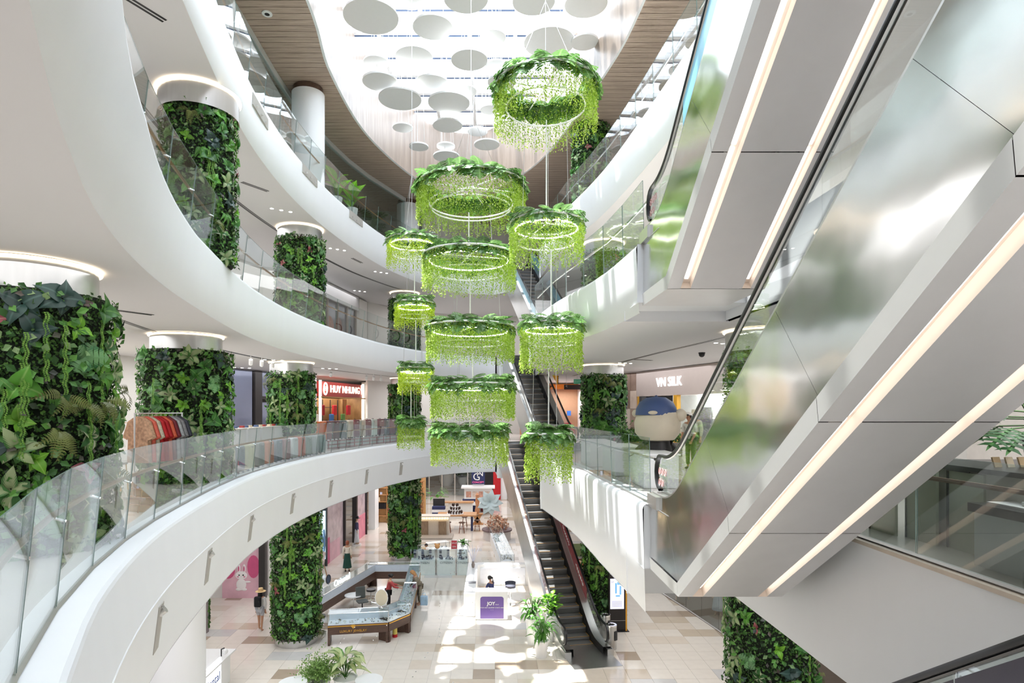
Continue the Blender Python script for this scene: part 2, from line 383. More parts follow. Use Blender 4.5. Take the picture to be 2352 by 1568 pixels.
# ------------------------------------------------------------------ outer walls of the galleries
OW = [(-16.5, -4.5), (12.5, -4.5), (12.5, 79), (-16.5, 79), (-16.5, -4.5)]
for i, nm in enumerate(('wall_near', 'wall_right', 'wall_far', 'wall_left')): band(nm, OW[i:i+2], 0, 27)
FAC2L = [(-12.5, -4), (-12.6, 6), (-13.4, 13), (-13.2, 20), (-12.5, 25.5)]
def wallrun(nm, pts, z0, z1, mat=None): return band(nm, pts, z0, z1, mat or WALL, .16)
wallrun('wall_left_second', FAC2L, Z2, C2); wallrun('wall_back_second', [(-8.2, 39.2), (-6, 43), (0, 46), (6.2, 44)], Z2, C2)
wallrun('wall_right_second', [(6.2, 44), (6.5, 31.3)], Z2, C2); wallrun('wall_right_second', [(9.5, 22.2), (10.2, 17), (10.5, 8), (10.5, -4)], Z2, C2)
wallrun('wall_left_third', FAC2L+[(-11.4, 29.7)], Z3, C3); wallrun('wall_back_third', [(-8.2, 39.2), (-6, 43), (0, 46), (6.2, 44), (6.5, 31), (9.1, 23.7), (10.5, 8), (10.5, -4)], Z3, C3)
wallrun('wall_back_fourth', [(-4.4, 37.5), (0, 41), (6, 38), (7.5, 25), (8, 18), (8, 0)], Z4, ZW)

# ------------------------------------------------------------------ timber ceiling, reveal and skylight
WOODHOLE = smooth_path([(-3, -4), (-4.9, -2.5), (-5.5, 5), (-5.6, 10), (-5.65, 18.3), (-6.0, 22.3), (-5.6, 27.7), (-3.6, 33.4), (-1.0, 34.7), (1.0, 32.8), (2.7, 29.2),
                        (4.2, 22.4), (4.65, 18.3), (4.8, 10), (4.7, 5), (4.2, -2.5), (2, -4)], .5, closed=True)
plate('ceiling_timber', WOODHOLE, ZW, WOODC, False)
# grooves between the boards, about every 0.3 m
mb = MB()
for i in range(115):
    y = 12+i*.3
    for x0, x1 in ((-12.5, -3.4), (1.0, 8.5)):
        # clip to the timber outside the opening
        xs = []
        for a, b in zip(WOODHOLE, WOODHOLE[1:]+WOODHOLE[:1]):
            if (a[1]-y)*(b[1]-y) < 0: xs.append(a[0]+(y-a[1])/(b[1]-a[1])*(b[0]-a[0]))
        if xs:
            if x0 < 0: x1 = min(xs)-.02
            else: x0 = max(xs)+.02
        mb.face([(x0, y-.008, ZW-.004), (x0, y+.008, ZW-.004), (x1, y+.008, ZW-.004), (x1, y-.008, ZW-.004)])
o = mb.build('board_joint', M('board_joint', rgb(88, 70, 58), .7, noise=.1), parent=bpy.data.objects['ceiling_timber']); tag(o, kind='stuff')
H = WOODHOLE+WOODHOLE[:1]; ZS = 25.0
mb = MB(); mb.strip([(x, y, ZW-.02) for x, y in H], [(x, y, ZS) for x, y in H]); tag(mb.build('trim_16', REVEAL, smooth=True), kind='structure')
mb = MB(); HC = Vector((-.5, 19)); H2 = [(HC.x+(x-HC.x)*1.006, HC.y+(y-HC.y)*1.004) for x, y in H]
H1 = [(HC.x+(x-HC.x)*.99, HC.y+(y-HC.y)*.993) for x, y in H]
mb.strip([(x, y, ZW-.035) for x, y in H1], [(x, y, ZW-.035) for x, y in H2]); tag(mb.build('trim_17', WHITE), kind='structure')
sky = thing('skylight', None, None); sky.name = 'window_1'; tag(sky, kind='structure')
BX = [-6.8+1.95*i for i in range(7)]; BY = [-5.65+1.65*i for i in range(26)]
for x in BX: MB().box(x, 15, ZS+.02, .17, 42, .34).build('beam', WHITE, sky)
for y in BY:
    MB().box(-.5, y, ZS+.12, 13.2, .20, .22).build('beam', WHITE, sky)
BLUEG = M('beam_shadow_gap', rgb(96, 116, 150), .5, noise=.05)  # thin shade lines beside the beams, put in as bluish bars
for y in BY[1::1]: MB().box(-.5, y+.15, ZS+.10, 13.2, .09, .1).build('beam_shade_bar', BLUEG, sky)
pane = MB().box(0, 0, 0, 1.9, 1.6, .02).mesh('pane', SKYG)
for x in BX[:-1]:
    for y in BY[:-1]: inst('pane', pane, sky, Matrix.Translation((x+.975, y+.825, ZS+.36)))
mb = MB(); mb.hexa([(-6.8, 2.6, ZS+.5)]*8)
# solid roof round the skylight
rp = [(-17, -5), (13, -5), (13, 80), (-17, 80)]
mb = MB()
for x0, x1, y0, y1 in ((-17, -7, -5, 80), (5.2, 13, -5, 80), (-7, 5.2, -5, -4.6), (-7, 5.2, 36, 80)):
    mb.face([(x0, y0, ZS+.4), (x1, y0, ZS+.4), (x1, y1, ZS+.4), (x0, y1, ZS+.4)])
tag(mb.build('ceiling_roof', WHITE), kind='structure')

# ------------------------------------------------------------------ ground floor: tiles one by one near the camera, the rest joined
TILE = .75; TC = [rgb(232, 223, 212), rgb(224, 211, 196), rgb(206, 190, 170), rgb(178, 160, 142), rgb(208, 205, 202)]
TM = [M('floor_tile_%d' % i, c, .10, noise=.035, scale=3, spec=.5) for i, c in enumerate(TC)]
mb = MB(); mb.face([(-16.6, -4.5, -.012), (12.6, -4.5, -.012), (12.6, 79, -.012), (-16.6, 79, -.012)])
floor = mb.build('floor', M('grout', rgb(190, 182, 172), .6, noise=.05)); tag(floor, kind='structure')
rt = random.Random(11); tiles = []
for j in range(0, 88):
    y = 14+j*TILE; i = 0; run = 0; kcol = 0
    while i < 38:
        x = -16.4+i*TILE
        if run <= 0:
            u = rt.random(); kcol = 0 if u < .62 else 1 if u < .78 else 2 if u < .87 else 3 if u < .94 else 4
            run = rt.choice((1, 1, 2)) if kcol >= 2 else rt.choice((1, 2, 3))
        run -= 1; tiles.append((x+TILE/2, y+TILE/2, kcol)); i += 1
def vis(t):
    px = CX+F*t[0]/t[1]; py = CY+F*EYE/t[1]; return 430 < px < 1760 and py < 1600
near = sorted([t for t in tiles if vis(t)], key=lambda t: t[1])[:300]; ns = set((t[0], t[1]) for t in near)
tmesh = [MB().box(0, 0, -.012, TILE-.007, TILE-.007, .012).mesh('tile', m) for m in TM]
for t in near: inst('tile', tmesh[t[2]], floor, Matrix.Translation((t[0], t[1], 0)))
mb = MB()
for t in tiles:
    if (t[0], t[1]) in ns: continue
    mb.mi = t[2]; h = TILE/2-.0035
    mb.face([(t[0]-h, t[1]-h, 0), (t[0]+h, t[1]-h, 0), (t[0]+h, t[1]+h, 0), (t[0]-h, t[1]+h, 0)])
o = mb.build('far_tiles', TM, floor); tag(o, kind='stuff')

# ------------------------------------------------------------------ glass railings
CLAMP = MB().ball(0, 0, 0, .022, n=6, m=4).mesh('clamp', CHROME)
def railing(label, path, side, z, h=1.27, plen=1.5, lean=.13, inset=.10, g=GLASS, bar=None, cat='railing', group=None):
    P = resample(path, plen); N = normals2(P, side)
    root = thing('glass_railing', label, cat, (P[0].x, P[0].y, z), 0, group); base = []
    for i in range(len(P)-1):
        a, b = P[i].lerp(P[i+1], .008), P[i].lerp(P[i+1], .992); n = ((N[i]+N[i+1])/2).normalized(); t = .011
        q = lambda p, o, zz: (p.x+n.x*o, p.y+n.y*o, zz)
        mb = MB().hexa([q(a, -inset-t, z-.03), q(b, -inset-t, z-.03), q(b, -inset, z-.03), q(a, -inset, z-.03),
                        q(a, -inset-t+lean, z+h), q(b, -inset-t+lean, z+h), q(b, -inset+lean, z+h), q(a, -inset+lean, z+h)])
        mb.m = [1 if k in (1, 3, 5) else 0 for k in range(6)]
        o = mb.build('glass_panel', [g, GEDGE], root, world=True)
        for p_ in (a.lerp(b, .12), a.lerp(b, .88)):
            c = inst('clamp', CLAMP, o, Matrix.Identity(4)); c.location = (p_.x+n.x*(-inset-.03+lean*.55), p_.y+n.y*(-inset-.03+lean*.55), z+h*.55); c.matrix_parent_inverse = root.matrix_basis.inverted()
    mb = MB(); mb.tube([(p.x-n.x*(inset+.01), p.y-n.y*(inset+.01), z+.02) for p, n in zip(P, N)], .035, 4); mb.build('base_channel', STEEL2, root, world=True)
    if bar:
        bz, bm = bar; off = inset+.10-lean*bz/h
        mb = MB(); mb.tube([(p.x-n.x*off, p.y-n.y*off, z+bz) for p, n in zip(P, N)], .028, 6); mb.build('handrail', bm, root, world=True)
        for p, n in list(zip(P, N))[1:-1]:
            MB().tube([(p.x-n.x*off, p.y-n.y*off, z+bz-.02), (p.x-n.x*(off-.1), p.y-n.y*(off-.1), z+bz-.06)], .014, 5).build('bracket', CHROME, root, world=True)
    return root
def part_path(path, y0, y1): return [p for p in path if y0 <= p[1] <= y1]
railing('curved glass railing of the lowest balcony, along the sweep in front of the suitcases', part_path(LC, 1.2, 37), 1, Z2, bar=(.86, BRASS), lean=.12, inset=.26)
railing('curved glass railing one storey above the suitcases, left side of the atrium', part_path(LC, 2.6, 37), 1, Z3, bar=(.86, BRASS), lean=.14)
railing('curved glass railing of the topmost left balcony under the timber ceiling', part_path(LC, 6, 37), 1, Z4, bar=(.86, BRASS), lean=.10)
railing('glass railing of the right balcony in front of the bear statue', R2, -1, Z2, bar=(.86, CHROME), g=GLASSR, lean=.03)
railing('glass railing of the right balcony one storey above the bear statue', R3, -1, Z3, bar=(.86, CHROME), g=GLASSR, lean=.03)
railing('glass railing of the topmost right balcony beside the timber ceiling', part_path(R4, 5, 32), -1, Z4, bar=(.86, CHROME), g=GLASSR, lean=.03)
railing('dark tinted glass railing in front of the marble shop counter', [(5.02, -2), (5.02, 8.6)], -1, Z2+.05, h=1.22, plen=1.55, lean=.0, inset=.0, g=GLASSD, bar=(.95, woodmat('rail_walnut', rgb(90, 58, 38), rgb(130, 88, 58), (9, 1, 9))))
# ------------------------------------------------------------------ escalators
TH = math.radians(35); TAN = math.tan(TH)
def escalator(label, loc, rz, rise, W=1.66, clip=None, glassm=CLEAR, advert=None, joints=2.06, steps=True, icons=False, lowflat=1.25, sidem=None, band_=True, soff=-1.49, flat=-1.2, group=None, lamp=True):
    root = thing('escalator', label, 'escalator', loc, rz, group); L = rise/TAN; b = .55; UE = L+1.5
    def zn(u):
        if u < -b: z = 0
        elif u < b: z = TAN*(u+b)**2/(4*b)
        elif u < L-b: z = TAN*u
        elif u < L+b: z = rise-TAN*(L+b-u)**2/(4*b)
        else: z = rise
        return z
    uf = (flat-soff)/TAN
    def zs(u):
        z = flat if u < uf else min(soff+TAN*u, rise+flat)
        return z if clip is None else max(z, clip)
    hw = W/2; DK = .25
    # side cladding in panels, the joints square to the slope
    nj = max(2, int((L-.3)/joints)); ub = [-lowflat]+[uf+k*joints for k in range(nj+1)]+[UE]; ut = [-lowflat]+[-.42+k*joints for k in range(nj+1)]+[UE]
    for s in (-1, 1):
        for k in range(len(ub)-1):
            n = 10; A = []; B = []
            for i in range(n+1):
                u0 = ub[k]+.0015+(ub[k+1]-ub[k]-.003)*i/n; u1 = ut[k]+.0015+(ut[k+1]-ut[k]-.003)*i/n
                A.append((s*hw, u0, zs(u0)+(.23 if band_ else 0))); B.append((s*hw, u1, max(zn(u1)+DK, zs(u0)+.25)))
            mb = MB(); mb.strip(A, B) if s > 0 else mb.strip(B, A)
            mb.build('side_panel', sidem or STEEL, root, smooth=True)
            # turned-in edge
        if band_:
            for k in range(len(ub)-1):
                n = 10; us = [ub[k]+.003+(ub[k+1]-ub[k]-.006)*i/n for i in range(n+1)]; us = sorted(us+([uf] if ub[k] < uf < ub[k+1] else []))
                A = [(s*(hw+.0), u, zs(u)) for u in us]; B = [(s*(hw+.02), u, zs(u)+.225) for u in us]
                mb = MB(); mb.strip(A, B) if s > 0 else mb.strip(B, A)
                mb.build('edge_trim', BAND, root)
    # soffit panels with two recessed light channels
    if band_:
        xs = [(-hw, -hw+.245), (-hw+.39, -hw+1.265), (-hw+1.435, hw)]
        uj = [-lowflat]+[uf+k*joints for k in range(nj+1)]+[min(UE, L+.3)]
        for k in range(len(uj)-1):
            u0, u1 = uj[k]+.006, uj[k+1]-.006
            if k == 0:
                MB().face([(-hw, u0, zs(u0)), (hw, u0, zs(u0)), (hw, u1, zs(u1)), (-hw, u1, zs(u1))]).build('soffit_panel', SOFFIT, root); continue
            for a, c in xs:
                MB().face([(a, u0, zs(u0)), (c, u0, zs(u0)), (c, u1, zs(u1)), (a, u1, zs(u1))]).build('soffit_panel', SOFFIT, root)
        ue = L+.25
        for a, c in ((-hw+.245, -hw+.39), (-hw+1.265, -hw+1.435)):
            a_, c_ = a-.004, c+.004; dp = .13; u0 = uf+.01; mb = MB(); q = lambda x, u, h: (x, u-h*math.sin(TH), soff+TAN*u+h*math.cos(TH))
            mb.face([q(a_, u0, 0), q(a_, ue, 0), q(a_, ue, dp), q(a_, u0, dp)]); mb.face([q(c_, u0, 0), q(c_, u0, dp), q(c_, ue, dp), q(c_, ue, 0)])
            mb.face([q(a_, u0, dp), q(a_, ue, dp), q(c_, ue, dp), q(c_, u0, dp)]); mb.face([q(a_, u0, 0), q(a_, u0, dp), q(c_, u0, dp), q(c_, u0, 0)])
            ch = mb.build('light_channel', CREAM, root)
            if lamp:
                mid = (a+c)/2; um = u0+.10; mb = MB()
                while um < ue-.05:
                    ul = min(um+1.95, ue-.05)
                    mb.hexa([q(mid-.03, um, dp-.03), q(mid+.03, um, dp-.03), q(mid+.03, ul, dp-.03), q(mid-.03, ul, dp-.03),
                             q(mid-.03, um, dp-.005), q(mid+.03, um, dp-.005), q(mid+.03, ul, dp-.005), q(mid-.03, ul, dp-.005)]); um = ul+.04
                mb.build('light_strip', LED, ch)
    # capping deck and inner skirt, glass, handrails
    us = [-lowflat+.1+i*(UE+lowflat-.2)/70 for i in range(71)]
    for s in (-1, 1):
        D = .30; mb = MB()
        o0 = [(s*hw, u, zn(u)+DK) for u in us]; o1 = [(s*hw, u, zn(u)+DK+.03) for u in us]; i1 = [(s*(hw-D), u, zn(u)+DK+.03) for u in us]; i0 = [(s*(hw-D-.02), u, zn(u)-.25) for u in us]
        for A, B in ((o0, o1), (o1, i1)): mb.strip(A, B) if s > 0 else mb.strip(B, A)
        mb.build('deck', STEEL2, root, smooth=True)
        mb = MB(); mb.strip(i1, i0) if s > 0 else mb.strip(i0, i1); mb.build('skirt', DARK, root, smooth=True)
        gx = s*(hw-.065); g0, g1 = -.75, L+.75; ng = max(3, round((g1-g0)/1.9))
        HR = .97
        for k in range(ng):
            n = 8; uu = [g0+(g1-g0)*(k+.003)/ng+(g1-g0)*.994/ng*i/n for i in range(n+1)]; t = .006
            mb = MB()
            for x in (gx-t, gx+t): mb.strip([(x, u, zn(u)+DK+.02) for u in uu], [(x, u, zn(u)+HR-.04) for u in uu])
            mb.face([(gx-t, uu[0], zn(uu[0])+DK+.02), (gx+t, uu[0], zn(uu[0])+DK+.02), (gx+t, uu[0], zn(uu[0])+HR-.04), (gx-t, uu[0], zn(uu[0])+HR-.04)])
            mb.build('glass_panel', glassm, root)
            if advert and k < ng-0 and s in advert[2]:
                mb = MB(); x = gx+s*.010*advert[3]
                if uu[0] > -.1 or advert[1]:
                    mb.strip([(x, u, zn(u)+DK+.06) for u in uu], [(x, u, zn(u)+HR-.09) for u in uu]); mb.build('advert_film', advert[0], root)
        # handrail with a rounded return at both ends
        hp = []; r = .36; zc = HR-r
        for i in range(9):
            a = -PI/2+PI*i/8*-1; hp.append((gx, -.80+r*math.cos(a)*1.0*(1) if False else -.80-r*math.sin(PI*i/8)*.72, HR-2*r+.10+(2*r-.10)*(1-math.cos(PI*i/8))/2))
        hp += [(gx, u, zn(u)+HR) for u in [-.75+i*(L+1.5)/60 for i in range(61)]]
        for i in range(1, 9):
            hp.append((gx, L+.80+r*math.sin(PI*i/8)*.72, rise+HR-(2*r-.10)*(1-math.cos(PI*i/8))/2))
        N = len(hp); mb = MB(); prof = [(-.04, -.022), (.04, -.022), (.045, 0), (.035, .022), (-.035, .022), (-.045, 0)]; bidx = 0
        for i in range(N):
            p0 = Vector(hp[max(0, i-1)]); p1 = Vector(hp[min(N-1, i+1)]); t = (p1-p0).normalized(); up = Vector((1, 0, 0)).cross(t); up = up if up.z > 0 or i < 9 or i > N-9 else -up
            for ax, au in prof:
                p = Vector(hp[i])+Vector((1, 0, 0))*ax+up*au; mb.v.append(tuple(p))
        for i in range(N-1):
            for j in range(6):
                j2 = (j+1) % 6; mb.f.append((i*6+j, i*6+j2, (i+1)*6+j2, (i+1)*6+j)); mb.m.append(0)
        mb.build('handrail', BLACK, root, smooth=True)
        # handrail guide (thin steel line under the belt) and the newel plate with its lamp
        MB().tube([(gx, u, zn(u)+HR-.035) for u in us[4:-4]], .018, 4).build('handrail_guide', DARK if glassm is GLASSD else STEEL2, root)
        mb = MB(); mb.box(gx, -.98, 0, .24, .62, .23); mb.build('newel_box', STEEL2, root)
        if icons:
            pl = MB().box(gx-s*.0+(.012 if s > 0 else -.012), -.62, .36, .006, .52, .46).build('notice_plate', CLEAR, root)
            for ii in range(5):
                yy = -.80+(ii % 3)*.17; zz = .69 if ii < 3 else .49
                rg = MB().tube([(gx+s*.02, yy+.06*math.cos(a), zz+.06*math.sin(a)) for a in [2*PI*q_/14 for q_ in range(14)]], .006, 4, True)
                rg.tube([(gx+s*.02, yy-.04, zz+.04), (gx+s*.02, yy+.04, zz-.04)], .005, 4); rg.build('prohibition_sign', M('sign_red', rgb(206, 150, 146), .5, noise=.02), pl)
    # landing plates
    pm = STEEL2
    MB().box(0, -1.15, -.01 if clip is None else .0, W+.02, 2.1, .015).build('landing_plate', pm, root)
    MB().box(0, L+1.2, rise-.02, W-.6, 1.4, .03).build('landing_plate', pm, root)
    # steps
    if steps:
        sw = W-.66; run = .40; rs = run*TAN; mb = MB()
        mb.box(0, run/2, -.03, sw, run, .03)
        n0 = len(mb.v); prof = [(0, -.03), (-.012, -.07), (.01, -.16), (.03, -rs)]
        for (y0, z0), (y1, z1) in zip(prof, prof[1:]): mb.face([(-sw/2, y1, z1), (sw/2, y1, z1), (sw/2, y0, z0), (-sw/2, y0, z0)])
        mb.mi = 1; mb.box(0, .007, .0, sw, .014, .004); mb.box(-sw/2+.008, run/2, .0, .016, run, .004); mb.box(sw/2-.008, run/2, .0, .016, run, .004)
        sm = mb.mesh('step', [STEPM, YEL]); u = -.2; k = 0
        while u < L+.3:
            inst('step', sm, root, Matrix.Translation((0, u, zn(u)))); u += run
    # dark tray under the steps so that nothing shows through
    mb = MB(); mb.strip([(-hw+.3, u, zn(u)-.32) for u in us], [(hw-.3, u, zn(u)-.32) for u in us]); mb.build('truss_tray', DARK, root)
    return root
# near pair on the right: they come down away from the camera
REDAD = M('wine_red_film', rgb(150, 44, 54), .35, noise=.25, scale=4)
BLUEAD = M('sky_blue_film', rgb(140, 205, 232), .35, noise=.10, scale=2)
XE = 3.81
ESC2 = escalator('steel-sided escalator in the right foreground with two light strips underneath', (XE, 10.0, Z2), PI, Z3-Z2, icons=True)
ESC3 = escalator('steel-sided escalator above it at upper right, with a blue film on its glass', (XE, 10.6, Z3), PI, Z4-Z3, icons=True, advert=(BLUEAD, False, (1,), 1))
ESC0 = escalator('escalator whose black handrail just enters the lower right corner', (XE, 13.0, 0), PI, Z2, clip=0, glassm=GLASSD, steps=False, advert=(M('plum_dark_film', rgb(58, 54, 66), .25, noise=.04), True, (-1, 1), 1))
# far stack: they climb away from the camera
AW = math.radians(11)
ESC1 = escalator('long escalator rising from the ground floor behind the hanging planters, wine-red film on its glass', (3.30, 23.0, 0), AW, Z2, W=1.75, clip=0, band_=False, sidem=STEEL2, advert=(REDAD, False, (-1, 1), -1))
ESC4 = escalator('bare steel escalator rising from the second storey behind the hanging planters', (2.95, 28.3, Z2), AW, Z3-Z2, W=1.75, clip=0, band_=False, sidem=STEEL2)
ESC5 = escalator('escalator with sky-blue film on its sides, rising from the third storey behind the planters', (3.15, 28.3, Z3), AW, Z4-Z3, W=1.75, clip=0, band_=False, sidem=STEEL2, advert=(BLUEAD, True, (-1, 1), -1))

# white script on the wine-red film of the long escalator
L1_ = Z2/TAN; mb = MB()
for k, u0 in enumerate((1.6, 3.4, 5.2, 7.0, 8.6)):
    for s_ in (-1, 1):
        x = s_*(1.75/2-.065)-s_*.016
        mb.tube([(x, u0+q*.045, TAN*(u0+q*.045)+.60+.085*math.sin(q*2.1+k)*(1 if q % 5 else .3)) for q in range(22)], .014, 4)
tag(mb.build('white_script', PLAST, ESC1), kind='stuff')
# ------------------------------------------------------------------ leaves
def uvmesh(name, verts, faces, uvs, mat):
    me = bpy.data.meshes.new(name); me.from_pydata(verts, [], faces); me.materials.append(mat)
    lay = me.uv_layers.new(name='uv')
    for p in me.polygons:
        for li in p.loop_indices: lay.data[li].uv = uvs[me.loops[li].vertex_index]
    me.polygons.foreach_set('use_smooth', [True]*len(faces)); me.update(); return me
def leaf_blade(name, mat, wprof, L=1.0, fold=.16, droop=.35, cup=0):
    """blade from the origin along +y, face up; wprof: half widths along the length"""
    n = len(wprof)-1; V = []; U = []; Fc = []
    for i, wd in enumerate(wprof):
        t = i/n; y = L*t*(1-.12*droop*t); z = -droop*L*t*t+.10*L*math.sin(PI*t)
        for k, s in enumerate((-1, -.5, 0, .5, 1)):
            V.append((s*wd*L, y-abs(s)*.04*L, z+abs(s)*fold*wd*L*1.2-cup*s*s*wd*L)); U.append((.5+.5*s*min(1, wd/max(wprof)*1.0), t))
    for i in range(n):
        for k in range(4): a = i*5+k; Fc.append((a, a+1, a+6, a+5))
    return uvmesh(name, V, Fc, U, mat)
def leaf_monstera(name, mat, lobes=5, droop=.45, cut=.55):
    """heart-shaped blade slit into lobes on both sides"""
    V = []; U = []; Fc = []
    P = lambda x, t: (x, t-.1, -droop*t*t*.8-abs(x)**2*.5+.05)
    env = lambda t: .50*math.sin(PI*min(1, (t*.93+.12)))**.75
    for s in (-1, 1):
        for k in range(lobes):
            t0, t1 = k/lobes, (k+.80)/lobes; b = len(V); tm = (t0+t1)/2
            w0, w1 = env(t0), env(t1); dn = .10
            pts = [(0, t0), (w0*cut*s, t0-.0), (w0*s, t0-.02+dn*.4), (env(tm)*1.04*s, tm-dn*.2+.03), (w1*s*.97, t1+.02), (w1*cut*s, t1), (0, (k+1)/lobes)]
            for x, t in pts: V.append(P(x, t)); U.append((.5+x, t))
            Fc += [(b, b+1, b+5, b+6), (b+1, b+2, b+3), (b+1, b+3, b+5), (b+3, b+4, b+5)] if s > 0 else [(b+6, b+5, b+1, b), (b+3, b+2, b+1), (b+5, b+3, b+1), (b+5, b+4, b+3)]
    return uvmesh(name, V, Fc, U, mat)
def leaf_frond(name, mat, n=13, wid=.17, droop=.7, arch=.3, taper=True):
    V = []; U = []; Fc = []
    def q(t): return Vector((0, t*(1-.25*droop*t), arch*math.sin(PI*t*.8)-droop*t*t*.6))
    for i in range(n):
        t = .12+.88*i/n; p = q(t); p2 = q(min(1, t+.03)); wl = wid*math.sin(PI*(.18+.80*t)) if taper else wid
        for s in (-1, 1):
            b = len(V); tip = p+Vector((s*wl, .055, -.05*wl*3))
            for v in (p, p2+Vector((0, .012, 0)), tip+Vector((0, .012, 0)), p.lerp(tip, .6)+Vector((0, -.016, .01))): V.append(tuple(v)); U.append((.9, t))
            Fc.append((b, b+1, b+2, b+3) if s < 0 else (b+3, b+2, b+1, b))
    for i in range(6):
        a, c = q(i/6), q((i+1)/6); b = len(V)
        for v in (a+Vector((-.008, 0, 0)), a+Vector((.008, 0, 0)), c+Vector((.008, 0, 0)), c+Vector((-.008, 0, 0))): V.append(tuple(v)); U.append((.9, 0))
        Fc.append((b, b+1, b+2, b+3))
    return uvmesh(name, V, Fc, U, mat)
def leaf_lobed(name, mat):
    """split-leaf philodendron: deep narrow lobes"""
    V = []; U = []; Fc = []
    for s in (-1, 1):
        for k in range(6):
            t = .05+.15*k; wl = .46*math.sin(PI*(.25+.62*k/6)); b = len(V)
            for x, y in ((0, t-.045), (wl*.55*s, t+.0), (wl*s, t+.12), (wl*.5*s, t+.085), (0, t+.06)):
                V.append((x, y, -.35*y*y-.3*x*x)); U.append((.5+x, y))
            Fc.append((b, b+1, b+2, b+3, b+4) if s > 0 else (b+4, b+3, b+2, b+1, b))
    b = len(V)
    for x, y in ((-.05, 0), (.05, 0), (.05, .9), (0, 1.05), (-.05, .9)): V.append((x, y, -.35*y*y+.002)); U.append((.5+x, y))
    Fc.append((b, b+1, b+2, b+3, b+4)); return uvmesh(name, V, Fc, U, mat)
OVAL = (.03, .20, .29, .30, .24, .13, .0); HEART = (.14, .36, .42, .39, .29, .14, .0); LANCE = (.03, .11, .155, .16, .13, .07, .0)
G1, G2, G3, G4 = (.020, .085, .016), (.045, .17, .028), (.13, .36, .035), (.24, .50, .06)
BLUE = (.022, .055, .045); PALE = (.42, .52, .26)
LF = {
 'heart': leaf_blade('leaf', leafmat('leaf_mid_green', G2, (.16, .36, .08), trans=.22), HEART),
 'heartb': leaf_blade('leaf', leafmat('leaf_bright_green', (.13, .40, .045), (.32, .58, .14)), HEART, droop=.5),
 'dark': leaf_blade('leaf', leafmat('leaf_blue_black', BLUE, (.06, .12, .10), trans=.1), HEART, droop=.5),
 'pothos': leaf_blade('leaf', leafmat('leaf_lime', (.20, .50, .04), (.38, .66, .10)), OVAL, droop=.25),
 'calad': leaf_blade('leaf', leafmat('leaf_pale_feathered', (.07, .22, .05), PALE, 'feather'), OVAL, droop=.45),
 'calad2': leaf_blade('leaf', leafmat('leaf_cream_margin', (.05, .17, .04), (.62, .66, .42), 'margin'), OVAL, droop=.4),
 'mons': leaf_monstera('leaf', leafmat('leaf_monstera', (.045, .20, .06), (.20, .42, .17), 'feather', trans=.2)),
 'pink': leaf_blade('leaf', leafmat('leaf_pink', (.42, .10, .12), (.62, .32, .26)), OVAL, droop=.3),
 'fern': leaf_frond('frond', leafmat('leaf_fern_olive', (.16, .19, .045), (.2, .24, .06), trans=.2)),
 'fernb': leaf_frond('frond', leafmat('leaf_fern_green', (.07, .22, .03), (.09, .27, .05))),
 'lance': leaf_blade('leaf', leafmat('leaf_lance', (.10, .30, .05), (.28, .48, .12)), LANCE, droop=.6),
 'dieff': leaf_blade('leaf', leafmat('leaf_dieffenbachia', (.10, .27, .05), (.62, .70, .36), 'feather'), (.03, .17, .24, .26, .22, .12, .0), droop=.6),
 'philo': leaf_lobed('leaf', leafmat('leaf_philodendron', (.022, .085, .022), (.07, .19, .05), trans=.15)),
}
HEDGE = islandmat('boxwood', [(.014, .036, .010), (.03, .085, .016), (.06, .16, .025), (.11, .26, .04), (.035, .095, .03)], .25)
MIDL = [islandmat('mid_leaf', [(.02, .07, .015), (.045, .15, .025), (.08, .25, .04), (.14, .36, .06)], .25), islandmat('pale_leaf', [(.20, .34, .13), (.34, .46, .22), (.12, .28, .08)], .25), islandmat('dusky_leaf', [(.03, .06, .05), (.10, .07, .06), (.05, .10, .05)], .15)]
BRIGHTSM = islandmat('trailing_leaf', [(.10, .27, .03), (.19, .40, .05), (.27, .50, .08)], .35)
def frame(pos, d, nrm, s, roll=0):
    """matrix with local +y along d and local +z towards nrm"""
    y = d.normalized(); x = y.cross(nrm).normalized(); z = x.cross(y)
    if roll: x, z = x*math.cos(roll)+z*math.sin(roll), z*math.cos(roll)-x*math.sin(roll)
    return Matrix(((x.x*s, y.x*s, z.x*s, pos.x), (x.y*s, y.y*s, z.y*s, pos.y), (x.z*s, y.z*s, z.z*s, pos.z), (0, 0, 0, 1)))
def small_leaves(mb, c, d, n, s, rng):
    """one folded leaf: two triangles sharing the midrib"""
    d = d.normalized(); x = d.cross(n)
    if x.length < 1e-4: x = Vector((1, 0, 0))
    x.normalize(); k = len(mb.v); t = c+d*s
    mb.v += [tuple(c), tuple(c+d*s*.5+x*s*.32+n*s*.10), tuple(t), tuple(c+d*s*.5-x*s*.32+n*s*.10)]
    mb.f += [(k, k+1, k+2), (k, k+2, k+3)]; mb.m += [0, 0]
KINDS = [('heart', 4, 1.0), ('heartb', 4, .9), ('dark', 4, 1.0), ('pothos', 5, .75), ('calad', 5, 1.05), ('calad2', 5, .9), ('mons', 4, 1.0), ('pink', 3, .75), ('fern', 5, 1.6), ('lance', 5, 1.1)]
KW = [10, 9, 7, 13, 12, 9, 9, 4, 7, 5]
